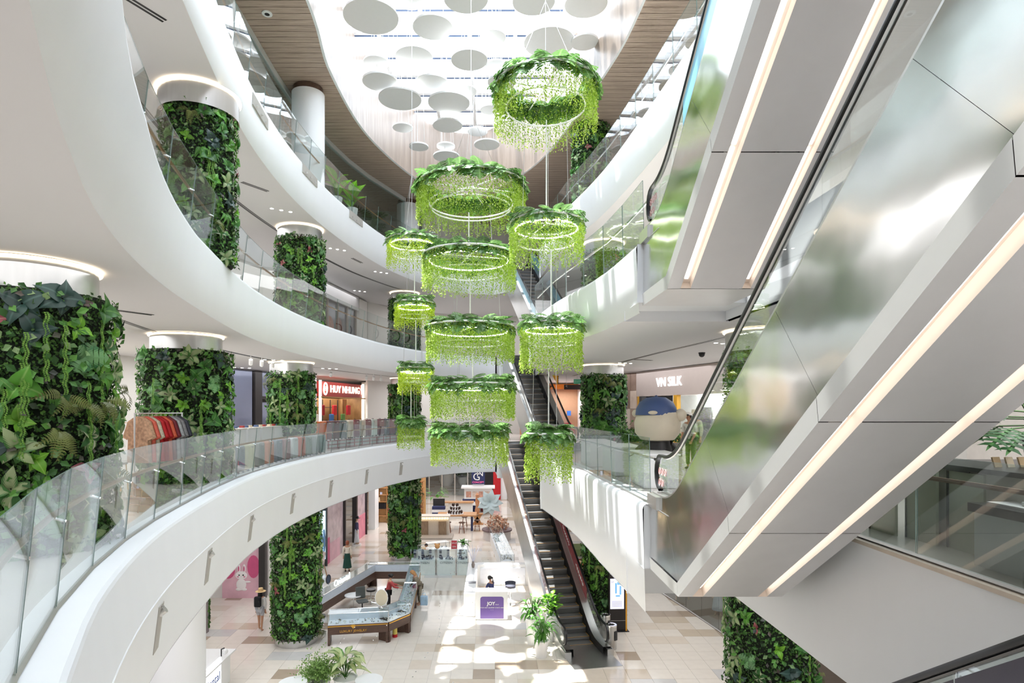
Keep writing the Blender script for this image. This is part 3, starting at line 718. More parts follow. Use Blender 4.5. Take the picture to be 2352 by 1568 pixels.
def green_column(label, x, y, z0, z1, r, seed, ls=.26, nros=40, hedge=3500, hs=.075, zlo=None, zhi=None, collar=True, base=False, rc=.84, gloss=0, trail=10, wts=None):
    if abs(y-7.95) > .1: ls *= .80; nros = int(nros*1.35); hedge = int(hedge*1.4)
    rng = random.Random(seed); root = thing('planted_column', label, 'planted column', (x, y, z0), 0); Hh = z1-z0
    a0 = math.atan2(-y, -x); gz0 = .0 if not base else .28; gz1 = Hh-(.42 if collar else .0)
    MB().cyl(0, 0, gz0, gz1, r*.90, 28).build('planting_core', M('dark_backing', (.008, .014, .006), .9, noise=.3, scale=20), root, smooth=True)
    if collar:
        mb = MB(); mb.lathe([(rc, gz1-.1), (rc, Hh-.02)], n=32); mb.build('steel_collar', STEEL2, root, smooth=True)
        mb = MB(); mb.lathe([(rc+.015, Hh-.05), (rc+.045, Hh-.05), (rc+.045, Hh-.02), (rc+.015, Hh-.02)], n=32); mb.build('cove_ring', COVE, root)
    if base: mb = MB(); mb.lathe([(r*.86, 0), (r*.86, .34), (r*.80, .34)], n=32); mb.build('steel_plinth', STEEL2, root, smooth=True)
    zl = gz0 if zlo is None else zlo-z0; zh = gz1 if zhi is None else zhi-z0
    mb = MB()
    for i in range(hedge):
        a = a0+rng.uniform(-1.75, 1.75); z = rng.uniform(zl, zh); rad = Vector((math.cos(a), math.sin(a), 0))
        n = (rad+Vector((rng.gauss(0, .5), rng.gauss(0, .5), rng.gauss(0, .5)))).normalized()
        d = Vector((rng.gauss(0, 1), rng.gauss(0, 1), rng.gauss(-.3, 1))); d -= n*d.dot(n)*.8
        small_leaves(mb, rad*(r*rng.uniform(.88, 1.0))+Vector((0, 0, z)), d, n, hs*rng.uniform(.7, 1.4), rng)
    tag(mb.build('small_leaves', HEDGE, root), kind='stuff')
    cells = []                                       # rosettes spread evenly
    for i in range(nros):
        best = None
        for tr in range(8):
            a = a0+rng.uniform(-1.55, 1.55); z = rng.uniform(zl+.05, zh-.1)
            dd = min([((a-b)*r)**2+(z-c)**2 for b, c in cells] or [9]);
            if best is None or dd > best[0]: best = (dd, a, z)
        cells.append(best[1:])
    cnt = 0
    for a, z in cells:
        k, n, sc = rng.choices(KINDS, wts or KW)[0]; rad = Vector((math.cos(a), math.sin(a), 0)); tan = Vector((-math.sin(a), math.cos(a), 0)); up = Vector((0, 0, 1))
        n = n+rng.choice((-1, 0, 1)); ph = rng.uniform(0, 6.28); c = rad*r*.97+up*z
        for j in range(n):
            th = ph+2*PI*j/n+rng.uniform(-.3, .3)
            if k in ('fern', 'lance'): th = -PI/2+rng.uniform(-1.5, 1.5)
            tilt = rng.uniform(.25, .75); d = (tan*math.cos(th)+up*math.sin(th))*math.cos(tilt)+rad*math.sin(tilt)
            nr = (rad*math.cos(tilt)-(tan*math.cos(th)+up*math.sin(th))*math.sin(tilt)+up*.25).normalized()
            s = ls*sc*rng.uniform(.75, 1.2)
            if cnt < 296: inst('leaf' if k != 'fern' else 'frond', LF[k], root, frame(c+d*s*.05, d, nr, s, rng.uniform(-.3, .3))); cnt += 1
    mb = MB()
    for i in range(int(nros*11)):
        a = a0+rng.uniform(-1.6, 1.6); z = rng.uniform(zl, zh); rad = Vector((math.cos(a), math.sin(a), 0)); tan = Vector((-math.sin(a), math.cos(a), 0)); th = rng.uniform(0, 6.28); mb.mi = rng.choice((0, 0, 0, 0, 1, 2))
        d = tan*math.cos(th)+Vector((0, 0, 1))*math.sin(th)+rad*rng.uniform(.2, .8); n = (rad-d*d.dot(rad)*.4+Vector((0, 0, .3))).normalized(); k = len(mb.f); small_leaves(mb, rad*r*rng.uniform(.95, 1.03)+Vector((0, 0, z)), d, n, ls*rng.uniform(.35, .62), rng); mb.m[k:] = [mb.mi]*2
    tag(mb.build('mid_leaves', MIDL, root), kind='stuff')
    for i in range(trail):                           # trailing strands
        a = a0+rng.uniform(-1.3, 1.3); z = rng.uniform(zl+(zh-zl)*.35, zh); ln = rng.uniform(.5, 1.3)*min(1, Hh/4); mb = MB(); rad = Vector((math.cos(a), math.sin(a), 0)); tan = Vector((-math.sin(a), math.cos(a), 0))
        for q in range(int(ln/(hs*.42))):
            p = rad*(r*1.05)+Vector((0, 0, z-q*hs*.42))+tan*.012*math.sin(q*.7)
            for s in (-1, 1): small_leaves(mb, p, tan*s+Vector((0, 0, -.6))+rad*.5, rad, hs*.72, rng)
        if mb.v: tag(mb.build('trailing_vine', BRIGHTSM, root), kind='stuff')
    return root
green_column('large planted column nearest the camera, cut by the left edge, with big leaves and ferns', -6.12, 7.95, Z2, C2, .98, 3, .255, 66, 11000, .05, zlo=7.2, trail=14, rc=.76)
green_column('planted column behind the rack of printed clothes, pink leaves at its upper left', -7.85, 15.4, Z2, C2, 1.08, 4, .31, 48, 5000, .06, trail=8)
green_column('planted column between the dark glazed shopfront and the red sign', -8.1, 24.2, Z2, C2, .92, 5, .30, 46, 4000, .075, trail=9)
green_column('planted column right of the red-signed shop, behind the small hanging planters', -5.3, 36.3, Z2, C2, .95, 6, .33, 40, 3500, .10, trail=4, wts=[16, 4, 16, 4, 8, 8, 4, 1, 2, 2])
green_column('planted column on the ground floor beside the jewellery island, steel plinth below', -7.6, 23.3, 0, C1, .93, 7, .30, 58, 6000, .075, base=True, collar=False, trail=10)
green_column('planted column on the ground floor behind the jewellery island, beside the watch counters', -5.3, 36.3, 0, C1, .95, 8, .36, 52, 5000, .10, base=True, collar=False, trail=8)
green_column('planted column on the third storey, steep behind the left glass rail', -6.6, 13.5, Z3, C3, .78, 9, .26, 44, 4000, .06, trail=5, wts=[10, 12, 7, 14, 9, 8, 9, 6, 3, 5])
green_column('planted column on the third storey with red leaves at its top, left of the dark shop windows', -7.5, 23.4, Z3, C3, .93, 10, .28, 44, 4000, .075, trail=5, wts=[10, 12, 9, 14, 9, 8, 6, 6, 3, 5])
green_column('planted column on the third storey behind the yellow-green small planters', -5.3, 36.3, Z3, C3, .95, 11, .33, 36, 3500, .10, trail=3, wts=[16, 4, 16, 4, 8, 8, 4, 1, 2, 2])
green_column('planted column right of the escalators on the second storey, ferns at its foot', 4.75, 25.5, Z2, C2, .93, 12, .34, 46, 4500, .08, trail=3, wts=[16, 3, 16, 3, 5, 4, 4, 2, 6, 8])
green_column('planted column behind the directory kiosk on the ground floor', 4.75, 25.5, 0, C1, .93, 13, .26, 44, 5000, .08, collar=False, trail=4, wts=[14, 14, 5, 14, 6, 4, 2, 1, 1, 5])
green_column('planted column seen through the glass rail of the third storey on the right', 4.75, 25.5, Z3, C3, .93, 14, .30, 24, 3500, .08, trail=2)
green_column('planted column on the top storey right of the highest hanging planter', 4.4, 26.6, Z4, ZW, .85, 15, .30, 34, 4000, .08, collar=False, trail=3, wts=[14, 4, 14, 5, 7, 8, 4, 1, 3, 4])
green_column('planted column cut by the bottom edge, below the big white balcony front', 6.6, 14.2, 0, C1, 1.0, 16, .30, 64, 6500, .06, collar=False, trail=10, wts=[10, 9, 8, 14, 20, 8, 7, 3, 4, 5])
green_column('planted column glimpsed through the glass of the foreground escalator', 6.5, 14.4, Z2, C2, .85, 17, .26, 30, 3500, .06, trail=2, wts=[8, 14, 4, 16, 4, 4, 2, 1, 4, 12])

# ------------------------------------------------------------------ hanging planters
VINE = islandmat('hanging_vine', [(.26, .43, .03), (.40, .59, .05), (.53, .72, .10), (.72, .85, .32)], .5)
VINEY = islandmat('hanging_vine_lit', [(.34, .50, .015), (.50, .66, .03), (.62, .77, .07), (.76, .87, .24)], .5)  # lit copy of the vine, the glow put into a yellower colour
WPAINT = M('white_ring_paint', (.9, .9, .88), .3, noise=.01)
MONS2 = [leaf_monstera('leaf', leafmat('monstera_deep', (.08, .19, .045), (.18, .34, .10), 'vein', .25, .26), 5, .6), leaf_monstera('leaf', leafmat('monstera_pale', (.15, .31, .08), (.30, .47, .18), 'vein', .28, .24), 6, .75, .5)]
def planter(label, cx, ytop, ybot, wl, wv, d, seed, led=True, mat=VINE, up=None, spokes=0, rows=2, dens=1.0):
    """cx, ytop, ybot and the widths describe its outline as seen; d is its distance"""
    rng = random.Random(seed); R = wv*d/F/2; Rl = wl*d/F/2; x = (cx-CX)/F*d
    dz = lambda yy, dd: EYE-(yy-CY)/F*dd
    zt = dz(ytop, d-R if ytop < CY-15 else d+R)-.12; zb = dz(ybot, d+R if ybot < CY else d-R); Hh = zt-zb
    root = thing('hanging_planter', label, 'hanging planter', (x, d, zt), 0, 'planters hung in the atrium void')
    ring = lambda rr, z, t, nm, m: MB().tube([(rr*math.cos(2*PI*i/48), rr*math.sin(2*PI*i/48), z) for i in range(48)], t, 6, True).build(nm, m, root, smooth=True)
    ring(R, -.05, .03, 'ring', WPAINT); ring(R*.78, -.55*min(1, Hh), .022, 'ring', WPAINT)
    if spokes: ring(R*.74, -Hh*.62, .02, 'ring', WPAINT)
    if led: ring(R*.86, -.20, .018, 'led_ring', LEDW)
    for k in range(spokes or 4):
        a = 2*PI*k/(spokes or 4)+.3; MB().tube([(0, 0, -.05), (R*math.cos(a), R*math.sin(a), -.05)], .018, 5).build('spoke', WPAINT, root)
    # cables: a central pole and three wires
    zu = (up if up else ZS)-zt; MB().tube([(0, 0, -.06), (0, 0, zu)], .016 if up else .008, 6).build('pole', WPAINT if up else STEEL2, root)
    for k in range(3):
        a = 2*PI*k/3+.5+seed; q = R*.72; MB().tube([(q*math.cos(a), q*math.sin(a), -.05), (q*.9*math.cos(a), q*.9*math.sin(a), min(zu, 3.6)) if up else (0, 0, min(2.2, zu))], .006, 4).build('wire', STEEL2, root)
    mb = MB()
    for row in range(rows):
        rr = R*(1-.10*row); ns = int(2*PI*rr/.046*dens)
        for i in range(ns):
            a = 2*PI*(i+rng.random())/ns; ln = Hh*((1-.22*rng.random()**2) if row == 0 else rng.uniform(.55, .95)); p = Vector((rr*math.cos(a), rr*math.sin(a), -.02)); rad = Vector((math.cos(a), math.sin(a), 0)); k = 0; st = .036; p = p-Vector((0, 0, rng.random()*st))
            ph = rng.uniform(0, 6); a += .02/R*math.sin(i*1.7)
            for q in range(int(ln/st)):
                aa = rng.uniform(0, 6.28); dd = Vector((math.cos(aa), math.sin(aa), -.9)); nn = Vector((-math.sin(aa)*.5, math.cos(aa)*.5, .8))
                small_leaves(mb, p+Vector((rng.gauss(0, .012), rng.gauss(0, .012), -q*st+rng.gauss(0, .012)))+rad*.02*math.sin(q*.15+ph), dd, nn, .056, rng)
    tag(mb.build('vine_curtain', mat, root), kind='stuff')
    n = max(16, int(2*PI*Rl/.20)); sz = .40 if Rl < .8 and d < 17 else min(.42, max(.29, Rl*.28))
    for i in range(n):
        for lay in (0, 1, 2):
            a = 2*PI*(i+.5*(lay == 1)+rng.uniform(-.3, .3))/n; rad = Vector((math.cos(a), math.sin(a), 0)); tan = Vector((-math.sin(a), math.cos(a), 0))
            if lay == 2 and i % 2: continue
            tilt = (-.1, -.55, .5)[lay]+rng.uniform(-.2, .2); dr = (rad*math.cos(tilt)+Vector((0, 0, math.sin(tilt)))+tan*rng.uniform(-.5, .5)).normalized()
            p0 = rad*(max(.02, Rl-sz*(.85, .72, 1.15)[lay]))+Vector((0, 0, (.06, -.01, .12)[lay]))
            inst('leaf', rng.choice(MONS2), root, frame(p0, dr, Vector((0, 0, 1))+rad*.55, sz*rng.uniform(.85, 1.2), rng.uniform(-.4, .4)))
    return root, zb
DM, DR, DL = 18.0, 15.5, 20.5
PL = [('highest hanging planter, large ring of monstera leaves with long see-through vines, upper right', 1253, 118, 352, 263, 232, DR, 1, False, VINE, 0, 2, .8),
 ('widest hanging planter, white spoked ring showing inside its vines, centre of the picture', 1082, 366, 546, 274, 246, DM, 2, False, VINE, 6, 2, 1.0),
 ('hanging planter below the highest one, in front of the right balconies', 1255, 470, 622, 192, 166, DR, 3, True, VINE, 0, 2, .9),
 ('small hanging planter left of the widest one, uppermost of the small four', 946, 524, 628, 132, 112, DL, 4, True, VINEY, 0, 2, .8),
 ('hanging planter directly under the widest one', 1077, 545, 686, 224, 210, DM, 5, True, VINE, 0, 2, 1.0),
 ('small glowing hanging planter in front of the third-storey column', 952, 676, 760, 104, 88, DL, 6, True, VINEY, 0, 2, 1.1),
 ('third hanging planter of the right string, above the big-leaved lowest one', 1266, 720, 860, 168, 140, DR, 7, True, VINE, 0, 2, 1.0),
 ('hanging planter third from the bottom on the central pole', 1080, 722, 840, 216, 198, DM, 8, True, VINE, 0, 2, 1.1),
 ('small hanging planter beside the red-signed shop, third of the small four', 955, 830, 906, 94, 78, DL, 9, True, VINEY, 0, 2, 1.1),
 ('hanging planter second from the bottom on the central pole', 1086, 864, 966, 214, 190, DM, 10, True, VINE, 0, 2, 1.1),
 ('lowest of the small hanging planters, in front of the balcony edge', 944, 958, 1033, 84, 60, DL, 11, False, VINE, 0, 2, 1.0),
 ('lowest hanging planter on the central pole, over the ground-floor shops', 1079, 972, 1076, 200, 174, DM, 12, False, VINE, 0, 2, 1.0),
 ('lowest right hanging planter with big glossy leaves, in front of the long escalator', 1260, 978, 1112, 130, 104, DR, 13, False, VINE, 0, 2, 1.0)]
prev = {}
for lb, cx, yt, yb, wl, wv, d, sd, led, mt, sp, rw, dn in PL:
    r_, zb = planter(lb, cx, yt, yb, wl, wv, d, sd, led, mt, prev.get(d), sp, rw, dn); prev[d] = zb+.3
# ------------------------------------------------------------------ white discs under the skylight
DISCS = [(852, 40, 126), (942, 2, 66), (1070, -2, 102), (1226, 4, 98), (1346, 10, 98), (994, 64, 92), (1132, 87, 60), (1262, 99, 117), (1343, 98, 62),
 (864, 145, 58), (951, 132, 86), (1078, 139, 84), (873, 189, 80), (993, 194, 78), (1069, 210, 52), (919, 229, 98), (1031, 237, 96), (1140, 152, 50), (1152, 190, 64), (1125, 253, 44),
 (925, 294, 46), (1028, 289, 68), (1097, 303, 46), (962, 338, 44), (1025, 360, 60), (1024, 337, 42), (1118, 333, 58)]
DW = M('disc_fabric', (.74, .74, .735), .8, noise=.01)
rows = {}
for c in DISCS:
    k = 0 if c[1] < 30 else 1 if c[1] < 112 else 2 if c[1] < 170 else 3 if c[1] < 220 else 4 if c[1] < 270 else 5 if c[1] < 320 else 6
    rows.setdefault(k, []).append(c)
ORD = ['first', 'second', 'third', 'fourth', 'fifth', 'sixth', 'seventh', 'eighth', 'ninth', 'tenth', 'eleventh', 'twelfth', 'thirteenth', 'fourteenth']
RN = ['top row cut by the frame', 'second row from the top', 'third row from the top', 'fourth row from the top', 'fifth row from the top', 'second lowest row', 'lowest row']
rng = random.Random(5)
for k, L_ in rows.items():
    for i, (px, py, wd) in enumerate(sorted(L_)):
        z = 23.2-.22*k+rng.uniform(-.35, .35); d = F*(EYE-z)/(py-CY); p = at(px, py, d); r = wd*d/F/2
        if p.y > 33.2: p.y = 33.2
        sz = 'large' if wd > 90 else 'middle-sized' if wd > 56 else 'small'
        t = thing('ceiling_disc', '%s white skylight disc, %s from left, %s' % (sz, ORD[i], RN[k]), 'ceiling disc', p, 0, 'white discs hung under the skylight')
        MB().cyl(0, 0, 0, .07, r, 40).build('disc', DW, t, smooth=True)
        for q in range(3):
            a = q*2.094+.4; MB().tube([(r*.6*math.cos(a), r*.6*math.sin(a), .06), (r*.45*math.cos(a), r*.45*math.sin(a), ZS+.05-p.z)], .008, 4).build('wire', STEEL2, t)
# ------------------------------------------------------------------ people and mannequins
SKIN = M('skin_tan', rgb(196, 148, 118), .55, noise=.03); HAIRB = M('hair_black', rgb(28, 24, 24), .5, noise=.1); HAIRR = M('hair_red', rgb(150, 78, 50), .5, noise=.1)
MANQ = M('mannequin_skin', rgb(214, 178, 150), .4, noise=.01)
def cloth(nm, c, noise=.08, scale=9): return M('cloth_'+nm, c, .85, noise=noise, scale=scale)
def skinned(name, chains, mat, parent, root=0):
    """chains: lists of (point, radius); a repeated point joins them"""
    V = []; E = []; R = []; idx = {}
    for ch in chains:
        last = None
        for p, r in ch:
            k = tuple(round(c, 4) for c in p)
            if k not in idx: idx[k] = len(V); V.append(p); R.append(r)
            i = idx[k]
            if last is not None and last != i: E.append((last, i))
            last = i
    me = bpy.data.meshes.new(name); me.from_pydata(V, E, []); me.materials.append(mat)
    o = bpy.data.objects.new(name, me); COL.objects.link(o); o.parent = parent
    md = o.modifiers.new('skin', 'SKIN'); md.use_smooth_shade = True; md.branch_smoothing = .5
    sv = me.skin_vertices[0].data
    for i, r in enumerate(R): sv[i].radius = (r, r) if not isinstance(r, tuple) else r; sv[i].use_root = (i == root)
    sb = o.modifiers.new('sub', 'SUBSURF'); sb.levels = 1; sb.render_levels = 1
    return o
def person(label, loc, rz, h=1.65, bend=0, arms=((0, 10), (0, 10)), legs=(0, 0), seat=False, top=None, sleeve=.9, bottom='trousers', bmat=None, hair=HAIRB, hairlen=.0, bun=False, skin=SKIN, cat='person', group=None, name='person', topmat=None, head=True, feet=True, hat=None, shoe=None, tail=False, turn=0):
    """faces local +y; arms: (raise forward, elbow bend) in degrees for the left and right arm"""
    s = h/1.7; root = thing(name, label, cat, loc, rz, group); R = math.radians
    def up(p):                                        # bend the upper body forward about the hips
        x, y, z = p; a = R(bend); dz = z-.93; return (x*s, (y*math.cos(a)+dz*math.sin(a))*s, (.93+dz*math.cos(a)-y*math.sin(a))*s)
    S = lambda p: (p[0]*s, p[1]*s, p[2]*s)
    pel = up((0, 0, .93)); wa = up((0, 0, 1.08)); ch = up((0, .01, 1.27)); sh = up((0, 0, 1.40)); nk = up((0, .005, 1.48)); hd0 = up((0, .02, 1.55)); hd1 = up((0, .025, 1.63)); hd2 = up((0, .015, 1.70))
    torso = [(pel, .135*s), (wa, .115*s), (ch, .14*s), (sh, .10*s), (nk, .05*s)]
    body = [torso+([(hd0, .072*s), (hd1, .092*s), (hd2, .055*s)] if head else [])]
    armc = []; hands = []
    for k, sx in enumerate((-1, 1)):
        ra, el = arms[k]; sp = (sx*.175, 0, 1.385); a = R(ra); e = R(ra+el)
        ep = (sp[0]+sx*.05, sp[1]+.28*math.sin(a), sp[2]-.28*math.cos(a)); wp = (ep[0]-sx*.02, ep[1]+.25*math.sin(e), ep[2]-.25*math.cos(e))
        dv = Vector((0, math.sin(e), -math.cos(e))); sv_ = Vector((1, 0, 0)); pm = Vector(wp)+dv*.07
        armc.append([(sh, .10*s), (up(sp), .062*s), (up(ep), .045*s), (up(wp), .030*s)])
        body.append(armc[-1]+[(up(tuple(pm)), .034*s)])
        for f_ in range(4):
            b0 = pm+sv_*(f_-1.5)*.022; ln = (.055, .068, .064, .05)[f_]
            body.append([(up(tuple(pm)), .034*s), (up(tuple(b0+dv*.04)), .011*s), (up(tuple(b0+dv*(.04+ln*.6)+Vector((0, .01, 0)))), .010*s), (up(tuple(b0+dv*(.04+ln)+Vector((0, .022, 0)))), .008*s)])
        body.append([(up(tuple(pm)), .034*s), (up(tuple(pm-sv_*sx*.04+dv*.0)), .012*s), (up(tuple(pm-sv_*sx*.055+dv*.045)), .009*s)])
        hands.append(up(tuple(pm+dv*.06)))
    legc = []
    for k, sx in enumerate((-1, 1)):
        l = legs[k]; hp = (sx*.09, 0, .90)
        if seat: kn = (sx*.11, .42, .92); an = (sx*.11, .40, .50)
        else: kn = (sx*.10, .45*math.sin(R(l))+.02, .90-.43*math.cos(R(l))); an = (sx*.10, kn[1]+.42*math.sin(R(l*.6))-.02, .08)
        toe = (an[0]*1.1, an[1]+.15, an[2]-.05)
        legc.append([(pel, .135*s), (S(hp), .085*s), (S(kn), .056*s), (S(an), .036*s)])
        body.append(legc[-1]+([(S((an[0], an[1]+.05, an[2]-.05)), .036*s), (S(toe), .028*s)] if feet else []))
    skinned('body', body, skin, root)
    if top:
        inf = lambda c, a: [(p, r+a*s) for p, r in c]
        tc = [inf([(up((0, 0, .86)), .142*s)]+torso[:-1], .016)]
        for c in armc:
            cc = inf(c[:3], .016)
            if sleeve > .5: cc.append(((Vector(c[2][0]).lerp(Vector(c[3][0]), sleeve)), (c[3][1]+.016*s)))
            cc = [(tuple(p), r) for p, r in cc]; tc.append(cc)
        skinned('top', tc, topmat or top, root)
    if bottom == 'trousers' or bottom == 'shorts':
        lc = []
        for c in legc:
            kn = Vector(c[2][0]); an = Vector(c[3][0]); hp = Vector(c[1][0])
            if bottom == 'shorts': cc = [(c[0][0], c[0][1]+.012*s), (c[1][0], c[1][1]+.022*s), (tuple(hp.lerp(kn, .7)), .085*s)]
            else: cc = [(c[0][0], c[0][1]+.012*s), (c[1][0], c[1][1]+.016*s), (c[2][0], c[2][1]+.022*s), (tuple(kn.lerp(an, .92)), .058*s)]
            lc.append(cc)
        skinned('trousers' if bottom == 'trousers' else 'shorts', lc, bmat, root)
    elif bottom == 'wide':
        for sx in (-1, 1):
            MB().lathe([(.10*s, .96*s), (.125*s, .85*s), (.13*s, .5*s), (.17*s, .13*s), (.165*s, .12*s)], sx*.085*s, 0, 0, 14).build('trouser_leg', bmat, root, smooth=True)
    elif bottom in ('skirt', 'dress'):
        lo = .22 if bottom == 'skirt' else .45
        mb = MB(); mb.lathe([(.125*s, 1.04*s), (.16*s, .92*s), (.20*s, .6*s), (.25*s, lo*s), (.24*s, lo*s)], 0, 0, 0, 20)
        mb.v = [(x*(1+.06*math.sin(9*math.atan2(y, x)))*1.0, y*(1+.06*math.sin(9*math.atan2(y, x))), z) for x, y, z in mb.v]; mb.build('skirt', bmat, root, smooth=True)
    if hair and head:
        c = Vector(hd1); a = R(bend); mb = MB(); mb.ball(0, 0, 0, .104*s, .112*s, .112*s, 16, 10)
        keep = [f for f in mb.f if not all(mb.v[i][1] > .025*s and mb.v[i][2] < .045*s for i in f) and all(mb.v[i][2] > -.075*s for i in f)]
        mb.f = keep; mb.m = [0]*len(keep)
        if hairlen: mb.lathe([(.098*s, .0), (.105*s, -hairlen*.5), (.09*s, -hairlen)], 0, -.03*s, 0, 14, PI*.95, PI*2.05)
        if bun: mb.ball(0, -.12*s, .03*s, .055*s, n=10, m=7)
        if tail: mb.tube([(0, -.10*s, .04*s), (0, -.17*s, .0), (0, -.17*s, -.16*s), (0, -.14*s, -.26*s)], [.03*s, .04*s, .035*s, .012*s], 7)
        o = mb.build('hair', hair, root, smooth=True); o.location = c; o.rotation_euler = (-a, 0, 0)
        fm = MB()                                   # face: eyes, nose, mouth
        for sx in (-1, 1): fm.ball(sx*.034*s, .088*s, -.005*s, .011*s, .006*s, .007*s, 6, 4)
        o = fm.build('eyes', HAIRB, root); o.location = c; o.rotation_euler = (-a, 0, 0); tag(o, kind='stuff')
        o = MB().tube([(0, .085*s, .0), (0, .108*s, -.03*s), (0, .09*s, -.038*s)], .011*s, 5).build('nose', skin, root, smooth=True); o.location = c; o.rotation_euler = (-a, 0, 0)
        o = MB().ball(0, .082*s, -.06*s, .024*s, .008*s, .006*s, 8, 4).build('mouth', M('lips', rgb(160, 90, 85), .5), root); o.location = c; o.rotation_euler = (-a, 0, 0)
    if hat:
        c = Vector(hd1)+Vector((0, 0, .03)); o = MB().lathe([(.005, .13*s), (.09*s, .12*s), (.108*s, .03*s), (.108*s, .0), (.215*s, -.015), (.21*s, -.02)], n=20).build('hat', hat, root, smooth=True); o.location = c; o.rotation_euler = (-R(bend), 0, 0)
    if shoe:
        for c in legc:
            p = c[3][0]; MB().ball(p[0], p[1]+.05*s, .035*s, .05*s, .13*s, .04*s, 10, 6).build('shoe', shoe, root, smooth=True)
    root['_h'] = 0; del root['_h']
    return root, hands
STRAW = M('straw', rgb(222, 190, 140), .8, noise=.15, scale=40)
CAMO = M('camouflage_print', rgb(138, 128, 112), .85, noise=.45, scale=14)
KHAKI = cloth('olive', rgb(120, 100, 50))
p, h_ = person('person in a red jacket reaching over the jewellery counter from inside the island', onz(892, 1402, 0), -1.25, 1.62, bend=10, arms=((50, 35), (45, 40)), top=cloth('coral_red', rgb(196, 84, 84)), bmat=cloth('black', rgb(26, 24, 26)), bun=True, shoe=DARK)
p, h_ = person('person in patterned grey clothes stooping over the jewellery counter, purple bag at the hip', onz(964, 1388, 0), 1.9, 1.68, bend=28, arms=((22, 8), (35, 30)), top=CAMO, topmat=CAMO, bmat=CAMO, hair=M('hair_ginger', rgb(190, 140, 90), .6, noise=.1), hairlen=.26)
b_ = thing('shopping_bag', 'pale blue translucent plastic bag held by the stooping person', 'bag', onz(974, 1375, .42))
mb = MB(); mb.prism([(-.17, -.09), (.17, -.09), (.17, .09), (-.17, .09)], -.28, .14); mb.build('bag_body', M('blue_plastic', rgb(165, 195, 222), .35, noise=.12, scale=12), b_, bevel=.04)
MB().tube([(-.08, 0, .14), (-.05, 0, .27), (.05, 0, .27), (.08, 0, .14)], .012, 5).build('handle', M('blue_plastic', (0, 0, 0)), b_)
b_ = thing('hip_bag', 'purple shoulder bag resting against the stooping person', 'bag', onz(956, 1388, 0)+Vector((-.02, -.10, .86)))
MB().ball(0, 0, 0, .15, .08, .12).build('bag_body', cloth('purple', rgb(140, 84, 124)), b_, smooth=True); MB().tube([(-.1, .03, .09), (.02, .12, .45), (.12, .05, .09)], .012, 5).build('strap', cloth('purple', (0, 0, 0)), b_)
person('red-haired person in a cream blouse and green skirt near the poster wall', (-8.05, 33.3, 0), .15, 1.68, arms=((0, 8), (0, 8)), top=cloth('cream', rgb(236, 226, 212)), bottom='skirt', bmat=cloth('forest_green', rgb(30, 72, 62)), hair=HAIRR, hairlen=.12, shoe=DARK)
q, h_ = person('straw-hatted person with black backpack and pale shorts left of the planted column', onz(598, 1447, 0), -.1, 1.64, arms=((0, 8), (0, 8)), legs=(8, -8), top=cloth('white', rgb(228, 226, 222)), bottom='shorts', bmat=cloth('pale_grey', rgb(196, 198, 204)), hair=HAIRB, hairlen=.34, hat=STRAW)
bp = MB().box(0, -.22, 1.02, .28, .16, .42).build('backpack', cloth('backpack_black', rgb(30, 30, 34)), q, bevel=.05)
person('person with a dark cap half hidden behind the straw-hatted walker', onz(606, 1436, 0)+Vector((.12, .9, 0)), 0, 1.72, top=cloth('white', (0, 0, 0)), bmat=cloth('black', (0, 0, 0)), hair=HAIRB, hairlen=.1, shoe=DARK)
person('person in an olive top standing behind the wooden bar table', onz(970, 1178, 0), 2.2, 1.66, top=KHAKI, bmat=cloth('black', (0, 0, 0)), bun=True, shoe=DARK)
person('person in a navy top with a ponytail seated inside the white booth', (0.02, 27.6, -.32), .9, 1.62, seat=True, bend=12, arms=((38, 55), (38, 55)), top=cloth('navy', rgb(48, 56, 100)), sleeve=.2, bmat=cloth('black', (0, 0, 0)), tail=True, feet=True, shoe=DARK)
person('person with dark hair seated behind the watch counters', (-3.75, 34.2, -.28), PI, 1.6, seat=True, top=cloth('white', (0, 0, 0)), bmat=cloth('black', (0, 0, 0)), shoe=DARK)
q, h_ = person('person in a white cap and T-shirt behind the bear statue', (6.05, 18.2, Z2), 2.3, 1.68, bend=10, arms=((20, 30), (15, 20)), top=cloth('white_tee', rgb(226, 222, 214)), sleeve=.15, bottom='trousers', bmat=cloth('green', rgb(88, 120, 70)), hair=HAIRB, shoe=DARK)
o = MB().lathe([(.005, .10), (.07, .09), (.105, .0), (.10, -.01)], n=16).build('cap', cloth('white_tee', (0, 0, 0)), q, smooth=True); o.location = (0, .30*.0+.14, 1.63)

# ------------------------------------------------------------------ suitcases and goods on the second storey, left
def suitcase(label, loc, rz, col, w=.46, h=.70, d=.28, nm=None, group=None):
    t = thing('suitcase', label, 'suitcase', loc, rz, group); m = M('shell_'+nm, col, .35, noise=.02)
    MB().box(0, 0, .06, w, d, h).build('shell', m, t, bevel=.045)
    for k in range(5): MB().box(-w*.36+k*w*.18, -d/2-.004, .14, .02, .012, h-.16).build('rib', m, t)
    MB().box(0, -d/2-.008, .06+h*.86, .16, .02, .035).build('handle', STEEL2, t)
    MB().tube([(-.07, 0, h+.06), (-.07, 0, h+.10), (.07, 0, h+.10), (.07, 0, h+.06)], .012, 5).build('top_handle', DARK, t)
    for sx in (-1, 1):
        for sy in (-1, 1): MB().tube([(sx*w*.40-.02, sy*d*.34, .035), (sx*w*.40+.02, sy*d*.34, .035)], .034, 8).build('wheel', DARK, t)
    return t
